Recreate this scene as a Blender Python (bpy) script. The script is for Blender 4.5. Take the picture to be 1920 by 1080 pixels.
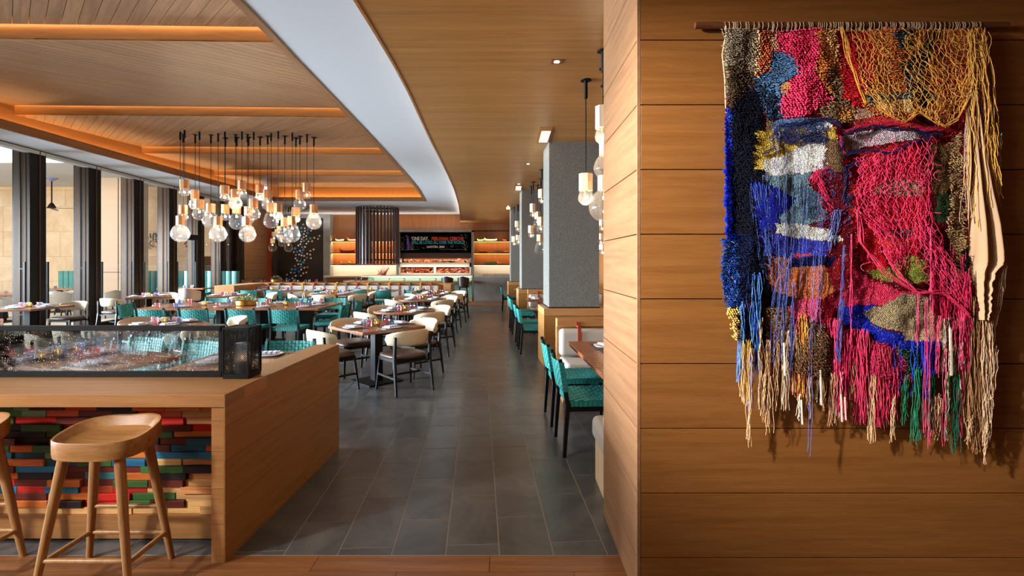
import bpy, math, random
import numpy as np
from mathutils import Vector, Matrix
R = math.radians
PI = math.pi
rnd = random.Random(7)
SC = bpy.context.scene
COL = SC.collection
for o in list(bpy.data.objects):
    bpy.data.objects.remove(o)

# ---------------------------------------------------------------- camera
F, CX, CY, H = 940.0, 951.0, 490.0, 1.63
cam = bpy.data.objects.new('camera', bpy.data.cameras.new('camera'))
COL.objects.link(cam)
cam.location = (0, 0, H)
cam.rotation_euler = (PI / 2, 0, 0)
cam.data.sensor_width = 36
cam.data.lens = 36 * F / 1920
cam.data.shift_x = (960 - CX) / 1920
cam.data.shift_y = (CY - 540) / 1920
cam.data.clip_end = 200
cam.data.clip_start = 0.05
SC.camera = cam
SC.view_settings.view_transform = 'Standard'
SC.view_settings.look = 'None'
SC.view_settings.gamma = 1
SC.view_settings.use_curve_mapping = False
SC.view_settings.exposure = 0.0
SC.cycles.use_denoising = True
SC.cycles.max_bounces = 7
SC.cycles.diffuse_bounces = 4
SC.cycles.glossy_bounces = 3
SC.cycles.transmission_bounces = 5
SC.cycles.transparent_max_bounces = 16
SC.cycles.sample_clamp_indirect = 4
SC.cycles.caustics_reflective = False
SC.cycles.caustics_refractive = False


def px(x, y, Y):
    return Vector(((x - CX) * Y / F, Y, H - (y - CY) * Y / F))


# ---------------------------------------------------------------- world and daylight
world = bpy.data.worlds.new('world')
SC.world = world
world.use_nodes = True
wn = world.node_tree
wn.nodes['Background'].inputs[0].default_value = (0.80, 0.90, 1.0, 1)
wn.nodes['Background'].inputs[1].default_value = 2.4


def light(name, kind, loc, energy, color=(1, 1, 1), rot=(0, 0, 0), size=None, size_y=None, spot=None, blend=.5, rad=None, target=None, spread=None):
    d = bpy.data.lights.new(name, kind)
    d.energy = energy
    d.color = color
    if kind == 'AREA':
        d.shape = 'RECTANGLE' if size_y else 'SQUARE'
        d.size = size
        if size_y: d.size_y = size_y
        if spread: d.spread = spread
    if kind == 'SPOT':
        d.spot_size = R(spot)
        d.spot_blend = blend
    if rad is not None and kind in ('SPOT', 'POINT'):
        d.shadow_soft_size = rad
    o = bpy.data.objects.new(name, d)
    COL.objects.link(o)
    o.location = loc
    o.rotation_euler = rot
    if target is not None:
        o.rotation_euler = (Vector(target) - Vector(loc)).to_track_quat('-Z', 'Y').to_euler()
    return o


WARM = (1.0, 0.63, 0.28)
WARM2 = (1.0, 0.80, 0.56)
DAY = (0.78, 0.89, 1.0)
# daylight that comes through the glazing: terrace side and entrance side
light('window_daylight', 'AREA', (-12.2, 8.3, 1.8), 2500, DAY, rot=(0, R(-84), R(5.7)), size=2.2, size_y=12, spread=R(65))
light('window_daylight_far', 'AREA', (-12.4, 16.0, 1.8), 1100, DAY, rot=(0, R(-84), R(5.7)), size=2.2, size_y=5, spread=R(65))
light('terrace_fill', 'AREA', (-15.5, 11.5, 4.2), 650, (1, .86, .7), rot=(R(62), 0, 0), size=9, size_y=2)  # added fill under the terrace roof, brightens the travertine wall
light('entrance_daylight', 'AREA', (-5.9, -0.9, 2.75), 130, (1, .95, .9), rot=(0, R(-78), R(8)), size=1.4, size_y=2.2, spread=R(120))
light('soffit_fill', 'AREA', (-6.0, 23.6, 3.25), 42, (1, .93, .84), rot=(R(180 - 14), 0, 0), size=8.5, size_y=.1)  # added uplight with no real fixture, lifts the far soffit
# coffer cove strips
light('cove_left', 'AREA', (-8.98, 11, 4.0), 95, WARM, rot=(R(180), R(-12), R(1)), size=.08, size_y=15.5)
light('cove_far', 'AREA', (-5.9, 19.1, 4.0), 45, WARM, rot=(R(180), 0, 0), size=5.6, size_y=.08)
for (xa, ya, xb, yb) in ((-2.12, 3.2, -2.2, 7.5), (-2.2, 7.5, -2.35, 12.5), (-2.35, 12.5, -2.75, 18.6)):
    light('cove_right', 'AREA', ((xa + xb) / 2, (ya + yb) / 2, 4.0), 16, WARM, rot=(R(180), 0, math.atan2(xa - xb, yb - ya)), size=.06, size_y=yb - ya)
# recessed downlights, the hanging's spot, and added fill spots without fixtures
for (x, y) in ((.42, 4.69), (.40, 9.6), (.28, 12.1), (.05, 17)):
    light('downlight_beam', 'SPOT', (x, y, 3.47), 26, WARM2, spot=100, blend=.9, rad=.04)
light('aisle_fill', 'SPOT', (-.6, 1.2, 3.4), 22, WARM2, spot=100, blend=1, rad=.1)  # unseen fill over the near aisle
light('hanging_beam', 'SPOT', (-2.3, .95, 2.9), 2000, (1, .94, .86), spot=41, blend=1, rad=.06, target=(.90, 2.39, 1.72))
light('counter_fill', 'SPOT', (-4.3, .6, 2.2), 400, (1, .95, .88), spot=60, blend=1, rad=.1, target=(-2.2, 2.9, .45))  # added fill to brighten the block front, no lamp stands here
light('kitchen_fill', 'SPOT', (-9.3, 20.4, 3.8), 160, WARM2, spot=120, blend=1, rad=.1, target=(-11, 22, 1.8))  # added fill for the dark boards at the far left
for x_ in (-8.5, -6.2, -3.4, -.6):
    light('kitchen_fill', 'SPOT', (x_, 21.6, 3.45 if x_ > -2 else 3.85), 55, WARM2, spot=120, blend=1, rad=.1, target=(x_, 24.2, 2.0))  # added fills that brighten the veneer wall, no fixtures
for (x_, y_) in ((-7.5, 15), (-4.5, 16), (-1.6, 13.0), (-1.7, 9.6), (-1.7, 6.6), (-4.5, 12.6)):
    light('dining_fill', 'SPOT', (x_, y_, 3.8 if x_ < -1.8 else 3.45), 45, (1, .9, .78), spot=110, blend=1, rad=.1)  # general downward fill added over the tables, no fixtures
light('passage_fill', 'SPOT', (-2.6, 0.9, 3.3), 45, WARM2, spot=90, blend=1, rad=.1, target=(-.4, 3.2, .6))  # unseen fill towards the passage and bar side


# ---------------------------------------------------------------- materials
def new_mat(name):
    m = bpy.data.materials.new(name)
    m.use_nodes = True
    nt = m.node_tree
    return m, nt, nt.nodes['Principled BSDF']


def N(nt, t, **kw):
    n = nt.nodes.new(t)
    for k, v in kw.items():
        setattr(n, k, v)
    return n


def srgb(r, g, b):
    f = lambda c: (c / 255 / 12.92) if c / 255 <= .04045 else ((c / 255 + .055) / 1.055) ** 2.4
    return (f(r), f(g), f(b), 1)


def plain(name, col, rough=.5, metal=0, bump=0, bscale=40, spec=.5, var=0):
    m, nt, b = new_mat(name)
    c = srgb(*col)
    b.inputs['Base Color'].default_value = c
    b.inputs['Roughness'].default_value = rough
    b.inputs['Metallic'].default_value = metal
    b.inputs['Specular IOR Level'].default_value = spec
    if bump or var:
        tc = N(nt, 'ShaderNodeTexCoord')
        no = N(nt, 'ShaderNodeTexNoise')
        no.inputs['Scale'].default_value = bscale
        no.inputs['Detail'].default_value = 4
        nt.links.new(tc.outputs['Object'], no.inputs['Vector'])
        if bump:
            bp = N(nt, 'ShaderNodeBump')
            bp.inputs['Strength'].default_value = bump
            bp.inputs['Distance'].default_value = .01
            nt.links.new(no.outputs['Fac'], bp.inputs['Height'])
            nt.links.new(bp.outputs['Normal'], b.inputs['Normal'])
        if var:
            cr = N(nt, 'ShaderNodeValToRGB')
            cr.color_ramp.elements[0].position = .3
            cr.color_ramp.elements[1].position = .7
            cr.color_ramp.elements[0].color = [v * (1 - var) for v in c[:3]] + [1]
            cr.color_ramp.elements[1].color = [min(1, v * (1 + var)) for v in c[:3]] + [1]
            nt.links.new(no.outputs['Fac'], cr.inputs['Fac'])
            nt.links.new(cr.outputs['Color'], b.inputs['Base Color'])
    return m


def wood(name, c1, c2, axis='x', fine=1.0, rough=.42, rnd_amt=.16, spec=.4, rot=0):
    """oak-like grain running along one axis; every piece gets its own shift and tone"""
    m, nt, b = new_mat(name)
    tc = N(nt, 'ShaderNodeTexCoord')
    oi = N(nt, 'ShaderNodeObjectInfo')
    mp = N(nt, 'ShaderNodeMapping')
    s = {'x': (.35, 7, 7), 'y': (7, .35, 7), 'z': (7, 7, .35)}[axis]
    mp.inputs['Scale'].default_value = [v * fine for v in s]
    mp0 = N(nt, 'ShaderNodeMapping')
    mp0.inputs['Rotation'].default_value = (0, 0, rot)
    off = N(nt, 'ShaderNodeVectorMath', operation='SCALE')
    cmb = N(nt, 'ShaderNodeCombineXYZ')
    for i in range(3): nt.links.new(oi.outputs['Random'], cmb.inputs[i])
    nt.links.new(cmb.outputs[0], off.inputs[0])
    off.inputs['Scale'].default_value = 37
    nt.links.new(tc.outputs['Object'], mp0.inputs['Vector'])
    nt.links.new(mp0.outputs['Vector'], mp.inputs['Vector'])
    add = N(nt, 'ShaderNodeVectorMath', operation='ADD')
    nt.links.new(mp.outputs['Vector'], add.inputs[0])
    nt.links.new(off.outputs['Vector'], add.inputs[1])
    n1 = N(nt, 'ShaderNodeTexNoise')
    n1.inputs['Scale'].default_value = 2.2
    n1.inputs['Detail'].default_value = 5
    n1.inputs['Roughness'].default_value = .62
    n1.inputs['Distortion'].default_value = .35
    n2 = N(nt, 'ShaderNodeTexNoise')
    n2.inputs['Scale'].default_value = 16
    n2.inputs['Detail'].default_value = 3
    nt.links.new(add.outputs[0], n1.inputs['Vector'])
    nt.links.new(add.outputs[0], n2.inputs['Vector'])
    mx = N(nt, 'ShaderNodeMath', operation='MULTIPLY_ADD')
    mx.inputs[1].default_value = .35
    nt.links.new(n2.outputs['Fac'], mx.inputs[0])
    nt.links.new(n1.outputs['Fac'], mx.inputs[2])
    cr = N(nt, 'ShaderNodeValToRGB')
    cr.color_ramp.elements[0].position = .45
    cr.color_ramp.elements[1].position = .9
    cr.color_ramp.elements[0].color = srgb(*c1)
    cr.color_ramp.elements[1].color = srgb(*c2)
    nt.links.new(mx.outputs[0], cr.inputs['Fac'])
    hv = N(nt, 'ShaderNodeHueSaturation')
    mr = N(nt, 'ShaderNodeMapRange')
    mr.inputs['To Min'].default_value = 1 - rnd_amt
    mr.inputs['To Max'].default_value = 1 + rnd_amt
    nt.links.new(oi.outputs['Random'], mr.inputs['Value'])
    nt.links.new(mr.outputs['Result'], hv.inputs['Value'])
    nt.links.new(cr.outputs['Color'], hv.inputs['Color'])
    nt.links.new(hv.outputs['Color'], b.inputs['Base Color'])
    b.inputs['Roughness'].default_value = rough
    b.inputs['Specular IOR Level'].default_value = spec
    bp = N(nt, 'ShaderNodeBump')
    bp.inputs['Strength'].default_value = .12
    bp.inputs['Distance'].default_value = .003
    nt.links.new(n2.outputs['Fac'], bp.inputs['Height'])
    nt.links.new(bp.outputs['Normal'], b.inputs['Normal'])
    return m


def emit(name, col, strength):
    m, nt, b = new_mat(name)
    b.inputs['Base Color'].default_value = (0, 0, 0, 1)
    b.inputs['Emission Color'].default_value = (*col, 1)
    b.inputs['Emission Strength'].default_value = strength
    return m


def thin_glass(name, tint, refl=1.0, rough=.03, op=0.0, body=(.9, .9, .9), ior=1.45):
    """thin-walled glass: see-through body with fresnel reflection and, if wanted, a little milky body"""
    m, nt, b = new_mat(name)
    nt.nodes.remove(b)
    out = nt.nodes['Material Output']
    tr = N(nt, 'ShaderNodeBsdfTransparent')
    tr.inputs[0].default_value = (*tint, 1)
    gl = N(nt, 'ShaderNodeBsdfGlossy')
    gl.inputs['Roughness'].default_value = rough
    gl.inputs[0].default_value = (1, 1, 1, 1)
    fr = N(nt, 'ShaderNodeFresnel')
    fr.inputs['IOR'].default_value = ior
    mu = N(nt, 'ShaderNodeMath', operation='MULTIPLY')
    mu.inputs[1].default_value = refl
    mu.use_clamp = True
    nt.links.new(fr.outputs[0], mu.inputs[0])
    mix = N(nt, 'ShaderNodeMixShader')
    nt.links.new(mu.outputs[0], mix.inputs[0])
    last = tr
    if op > 0:
        df = N(nt, 'ShaderNodeBsdfTranslucent')
        df.inputs[0].default_value = (*body, 1)
        m2 = N(nt, 'ShaderNodeMixShader')
        m2.inputs[0].default_value = op
        nt.links.new(tr.outputs[0], m2.inputs[1])
        nt.links.new(df.outputs[0], m2.inputs[2])
        last = m2
    nt.links.new(last.outputs[0], mix.inputs[1])
    nt.links.new(gl.outputs[0], mix.inputs[2])
    nt.links.new(mix.outputs[0], out.inputs[0])
    return m


OAK1, OAK2 = (150, 92, 42), (196, 138, 80)
MT = {}
MT['wall_wood'] = wood('warm oak wall board', (118, 74, 33), (140, 92, 46), 'x', 2.2, rnd_amt=.05)
MT['side_wood'] = wood('warm oak board along the passage', (122, 86, 58), (146, 108, 76), 'y', 1.8, rnd_amt=.06)
MT['bar_wood'] = wood('oak bar board', (158, 108, 60), (184, 134, 84), 'x', 2.4, rnd_amt=.05)
MT['bar_side'] = wood('oak bar side board', (136, 92, 44), (160, 114, 60), 'y', 2.0, rnd_amt=.06)
MT['plank_a'] = wood('coffer plank', (118, 84, 56), (156, 116, 82), 'y', 1.3, rnd_amt=.1, rot=R(-45))
MT['plank_b'] = wood('coffer plank crossing', (118, 84, 56), (156, 116, 82), 'y', 1.3, rnd_amt=.1, rot=R(45))
MT['ceil_wood'] = wood('ceiling board', (150, 102, 50), (180, 130, 70), 'x', .8, rough=.34, rnd_amt=.04)
MT['beam_wood'] = wood('beam oak', (150, 96, 48), (180, 124, 70), 'x', 1, rnd_amt=.03)
MT['beam_y'] = wood('cove oak', (150, 98, 50), (172, 118, 66), 'y', 1, rnd_amt=.03)
MT['lip_wood'] = wood('brown coffer lip', (112, 74, 42), (140, 98, 60), 'y', 1, rnd_amt=.03)
MT['table_wood'] = wood('walnut table top', (112, 64, 38), (158, 98, 62), 'x', 1.6, rough=.25, rnd_amt=.1, spec=.6)
MT['light_wood'] = wood('pale oak', (208, 178, 138), (230, 206, 170), 'z', 2.0, rnd_amt=.1)
MT['stool_wood'] = wood('stool ash', (148, 106, 64), (188, 144, 96), 'z', 2.2, rough=.35, rnd_amt=.05)
MT['seat_wood'] = wood('stool seat ash', (140, 94, 50), (184, 136, 84), 'x', 2.4, rough=.42, rnd_amt=.05)
MT['floor_wood'] = wood('foreground floor board', (108, 66, 36), (150, 100, 60), 'x', 1.3, rough=.33, rnd_amt=.12)
MT['back_wood'] = wood('back wall veneer', (124, 72, 32), (150, 92, 46), 'z', 1.2, rnd_amt=.05)
MT['slat_wood'] = plain('dark slat', (70, 42, 34), .4)
MT['shelf_wood'] = wood('shelf board', (100, 56, 28), (128, 76, 40), 'x', 1)
MT['white'] = plain('soffit plaster', (196, 199, 204), .85)
MT['black'] = plain('matt black metal', (8, 8, 8), .55, spec=.2)
MT['black_wood'] = plain('black stained wood', (8, 7, 7), .45, bump=.05, spec=.3)
MT['bronze'] = plain('brushed bronze panel', (84, 68, 57), .75, metal=0, var=.12, bscale=2, spec=.12)
MT['socket'] = wood('amber socket oak', (190, 126, 78), (222, 166, 114), 'z', 2.0, rnd_amt=.14)
MT['darkgap'] = plain('dark joint', (40, 24, 14), .9)
MT['grout'] = plain('pale grout', (146, 140, 131), .9)
MT['cream'] = plain('cream leather', (222, 204, 172), .45, bump=.05, bscale=120)
MT['brown_leather'] = plain('brown leather seat', (78, 60, 50), .38, bump=.08, bscale=90)
MT['dark_leather'] = plain('dark brown leather', (46, 30, 26), .35)
MT['teal'] = plain('teal webbing', (30, 128, 122), .55, var=.15, bscale=20)
MT['cushion'] = plain('pale grey upholstery', (176, 170, 162), .85, bump=.1, bscale=200)
MT['steel'] = plain('brushed steel', (130, 130, 134), .3, metal=1)
MT['brass'] = plain('brushed brass', (176, 128, 60), .32, metal=1)
MT['china'] = plain('white china', (226, 222, 214), .25)
MT['napkin'] = None
MT['placemat'] = plain('dark placemat', (62, 56, 52), .7)
MT['silver'] = plain('cutlery', (190, 186, 180), .22, metal=1)
MT['gold_cut'] = plain('warm cutlery', (196, 140, 90), .25, metal=1)
MT['stone'] = plain('grey stone trim', (140, 140, 138), .5, var=.2, bscale=3)
MT['concrete'] = plain('grey polished stone', (112, 106, 100), .5, var=.25, bscale=1.6)
MT['travertine'] = None
MT['tealvinyl'] = plain('teal channel upholstery', (74, 142, 138), .45)
MT['flame'] = emit('candle flame', (1, .55, .16), 14)
MT['filament'] = emit('lamp filament', (1, .70, .40), 45)
MT['frosted'] = thin_glass('lit lantern cylinder', (.9, .9, .92), 1.2, .1, op=.55)
MT['bulb'] = thin_glass('clear bulb glass', (.92, .92, .93), .4, .04, op=.05)
MT['gl_pink'] = thin_glass('pink glass', (.92, .70, .70), 1.4, .04, op=.10, body=(.9, .35, .33))
MT['gl_blue'] = thin_glass('blue glass', (.70, .76, .86), 1.4, .04, op=.08, body=(.4, .5, .75))
MT['gl_clear'] = thin_glass('clear glass', (.9, .9, .92), 1.8, .04, op=.1)
MT['gl_gold'] = thin_glass('amber glass', (.92, .82, .58), 1.4, .05, op=.15, body=(.9, .75, .45))
MT['pane'] = thin_glass('window pane', (.93, .96, .96), .6, .0)
MT['leaf'] = plain('succulent leaf', (118, 122, 68), .6, var=.5, bscale=30)
MT['red_strap'] = plain('red leather strap', (148, 58, 34), .5)
MT['yellow_strap'] = plain('ochre leather strap', (196, 138, 52), .5)
MT['grey_strap'] = plain('slate leather strap', (78, 84, 92), .5)
MT['led'] = emit('warm led strip', (1, .78, .5), 9)
MT['led2'] = emit('amber led strip', (1, .50, .14), 5)
MT['white_panel'] = plain('white back panel', (226, 218, 204), .6)


def striped_cloth():
    m, nt, b = new_mat('blue striped napkin')
    tc = N(nt, 'ShaderNodeTexCoord')
    w = N(nt, 'ShaderNodeTexWave')
    w.inputs['Scale'].default_value = 7
    cr = N(nt, 'ShaderNodeValToRGB')
    cr.color_ramp.elements[0].position = .62
    cr.color_ramp.elements[1].position = .7
    cr.color_ramp.elements[0].color = srgb(226, 222, 220)
    cr.color_ramp.elements[1].color = srgb(120, 130, 190)
    nt.links.new(tc.outputs['Object'], w.inputs['Vector'])
    nt.links.new(w.outputs['Fac'], cr.inputs['Fac'])
    nt.links.new(cr.outputs['Color'], b.inputs['Base Color'])
    b.inputs['Roughness'].default_value = .85
    return m


MT['napkin'] = striped_cloth()


def tile_mat(name, c1, c2, c3, rough=.35, sc=1.2):
    m, nt, b = new_mat(name)
    tc = N(nt, 'ShaderNodeTexCoord')
    oi = N(nt, 'ShaderNodeObjectInfo')
    add = N(nt, 'ShaderNodeVectorMath', operation='ADD')
    sc_ = N(nt, 'ShaderNodeVectorMath', operation='SCALE')
    cmb = N(nt, 'ShaderNodeCombineXYZ')
    for i in range(3): nt.links.new(oi.outputs['Random'], cmb.inputs[i])
    nt.links.new(cmb.outputs[0], sc_.inputs[0])
    sc_.inputs['Scale'].default_value = 23
    nt.links.new(tc.outputs['Object'], add.inputs[0])
    nt.links.new(sc_.outputs[0], add.inputs[1])
    n = N(nt, 'ShaderNodeTexNoise')
    n.inputs['Scale'].default_value = sc
    n.inputs['Detail'].default_value = 8
    n.inputs['Roughness'].default_value = .65
    n.inputs['Distortion'].default_value = 1.2
    nt.links.new(add.outputs[0], n.inputs['Vector'])
    cr = N(nt, 'ShaderNodeValToRGB')
    e = cr.color_ramp.elements
    e[0].position, e[0].color = .35, srgb(*c1)
    e[1].position, e[1].color = .75, srgb(*c3)
    x = e.new(.55)
    x.color = srgb(*c2)
    nt.links.new(n.outputs['Fac'], cr.inputs['Fac'])
    nt.links.new(cr.outputs['Color'], b.inputs['Base Color'])
    b.inputs['Roughness'].default_value = rough
    b.inputs['Specular IOR Level'].default_value = .45
    bp = N(nt, 'ShaderNodeBump')
    bp.inputs['Strength'].default_value = .15
    bp.inputs['Distance'].default_value = .004
    nt.links.new(n.outputs['Fac'], bp.inputs['Height'])
    nt.links.new(bp.outputs['Normal'], b.inputs['Normal'])
    return m


MT['tile'] = tile_mat('slate floor tile', (66, 69, 71), (84, 86, 87), (104, 102, 98), .28, 2.2)
MT['travertine'] = tile_mat('travertine block', (204, 176, 142), (220, 194, 162), (234, 214, 188), .7, .9)


def chiselled():
    m, nt, b = new_mat('chiselled grey column')
    tc = N(nt, 'ShaderNodeTexCoord')
    mp = N(nt, 'ShaderNodeMapping')
    mp.inputs['Scale'].default_value = (.55, .55, 1)
    mp.inputs['Rotation'].default_value = (0, R(20), 0)
    v = N(nt, 'ShaderNodeTexNoise')
    v.inputs['Scale'].default_value = 105
    v.inputs['Detail'].default_value = 3
    v.inputs['Distortion'].default_value = .7
    nt.links.new(tc.outputs['Object'], mp.inputs['Vector'])
    nt.links.new(mp.outputs['Vector'], v.inputs['Vector'])
    cr = N(nt, 'ShaderNodeValToRGB')
    cr.color_ramp.elements[0].position = .35
    cr.color_ramp.elements[1].position = .68
    cr.color_ramp.elements[0].color = srgb(84, 84, 79)
    cr.color_ramp.elements[1].color = srgb(126, 125, 118)
    nt.links.new(v.outputs['Fac'], cr.inputs['Fac'])
    nt.links.new(cr.outputs['Color'], b.inputs['Base Color'])
    b.inputs['Roughness'].default_value = .75
    bp = N(nt, 'ShaderNodeBump')
    bp.inputs['Strength'].default_value = 1.0
    bp.inputs['Distance'].default_value = .014
    nt.links.new(v.outputs['Fac'], bp.inputs['Height'])
    nt.links.new(bp.outputs['Normal'], b.inputs['Normal'])
    return m


MT['column'] = chiselled()


def dots_mat():
    m, nt, b = new_mat('green dotted mosaic tile')
    tc = N(nt, 'ShaderNodeTexCoord')
    mp = N(nt, 'ShaderNodeMapping')
    mp.inputs['Scale'].default_value = (22, 22, 22)
    v = N(nt, 'ShaderNodeTexVoronoi')
    v.inputs['Scale'].default_value = 1
    v.inputs['Randomness'].default_value = .1
    nt.links.new(tc.outputs['Object'], mp.inputs['Vector'])
    nt.links.new(mp.outputs['Vector'], v.inputs['Vector'])
    sep = N(nt, 'ShaderNodeSeparateXYZ')
    nt.links.new(tc.outputs['Object'], sep.inputs[0])
    cr = N(nt, 'ShaderNodeValToRGB')
    cr.color_ramp.elements[0].color = srgb(20, 60, 96)
    cr.color_ramp.elements[1].color = srgb(30, 120, 70)
    nt.links.new(sep.outputs['Z'], cr.inputs['Fac'])
    gt = N(nt, 'ShaderNodeMath', operation='LESS_THAN')
    gt.inputs[1].default_value = .3
    nt.links.new(v.outputs['Distance'], gt.inputs[0])
    mx = N(nt, 'ShaderNodeMix', data_type='RGBA')
    nt.links.new(gt.outputs[0], mx.inputs['Factor'])
    nt.links.new(cr.outputs['Color'], mx.inputs['A'])
    mx.inputs['B'].default_value = srgb(214, 224, 196)
    nt.links.new(mx.outputs['Result'], b.inputs['Base Color'])
    b.inputs['Roughness'].default_value = .3
    return m


MT['dots'] = dots_mat()


def seeded_glass():
    m, nt, b = new_mat('seeded wavy glass')
    tc = N(nt, 'ShaderNodeTexCoord')
    mp = N(nt, 'ShaderNodeMapping')
    mp.inputs['Scale'].default_value = (3, 3, 16)
    n = N(nt, 'ShaderNodeTexNoise')
    n.inputs['Scale'].default_value = 1.6
    n.inputs['Detail'].default_value = 4
    nt.links.new(tc.outputs['Object'], mp.inputs['Vector'])
    nt.links.new(mp.outputs['Vector'], n.inputs['Vector'])
    bp = N(nt, 'ShaderNodeBump')
    bp.inputs['Strength'].default_value = .22
    bp.inputs['Distance'].default_value = .01
    nt.links.new(n.outputs['Fac'], bp.inputs['Height'])
    nt.nodes.remove(b)
    out = nt.nodes['Material Output']
    rf = N(nt, 'ShaderNodeBsdfRefraction')
    rf.inputs['IOR'].default_value = 1.07
    rf.inputs['Roughness'].default_value = .03
    rf.inputs['Color'].default_value = (.93, .94, .93, 1)
    gl = N(nt, 'ShaderNodeBsdfGlossy')
    gl.inputs['Roughness'].default_value = .05
    tr = N(nt, 'ShaderNodeBsdfTransparent')
    tr.inputs[0].default_value = (.9, .9, .9, 1)
    df = N(nt, 'ShaderNodeBsdfDiffuse')
    df.inputs[0].default_value = (.95, .95, .93, 1)
    nt.links.new(bp.outputs[0], rf.inputs['Normal'])
    nt.links.new(bp.outputs[0], gl.inputs['Normal'])
    m1 = N(nt, 'ShaderNodeMixShader')
    m1.inputs[0].default_value = .5
    nt.links.new(tr.outputs[0], m1.inputs[1])
    nt.links.new(rf.outputs[0], m1.inputs[2])
    fr = N(nt, 'ShaderNodeFresnel')
    nt.links.new(bp.outputs[0], fr.inputs['Normal'])
    m2 = N(nt, 'ShaderNodeMixShader')
    nt.links.new(fr.outputs[0], m2.inputs[0])
    nt.links.new(m1.outputs[0], m2.inputs[1])
    nt.links.new(gl.outputs[0], m2.inputs[2])
    v = N(nt, 'ShaderNodeTexVoronoi')
    v.inputs['Scale'].default_value = 55
    nt.links.new(tc.outputs['Object'], v.inputs['Vector'])
    lt = N(nt, 'ShaderNodeMath', operation='LESS_THAN')
    lt.inputs[1].default_value = .13
    nt.links.new(v.outputs['Distance'], lt.inputs[0])
    m3 = N(nt, 'ShaderNodeMixShader')
    nt.links.new(lt.outputs[0], m3.inputs[0])
    nt.links.new(m2.outputs[0], m3.inputs[1])
    nt.links.new(df.outputs[0], m3.inputs[2])
    nt.links.new(m3.outputs[0], out.inputs[0])
    return m


MT['seeded'] = seeded_glass()


def yarn_mat():
    m, nt, b = new_mat('dyed yarn')
    a = N(nt, 'ShaderNodeVertexColor')
    a.layer_name = 'Col'
    nt.links.new(a.outputs['Color'], b.inputs['Base Color'])
    b.inputs['Roughness'].default_value = .85
    b.inputs['Specular IOR Level'].default_value = .15
    return m


MT['yarn'] = yarn_mat()


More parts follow.
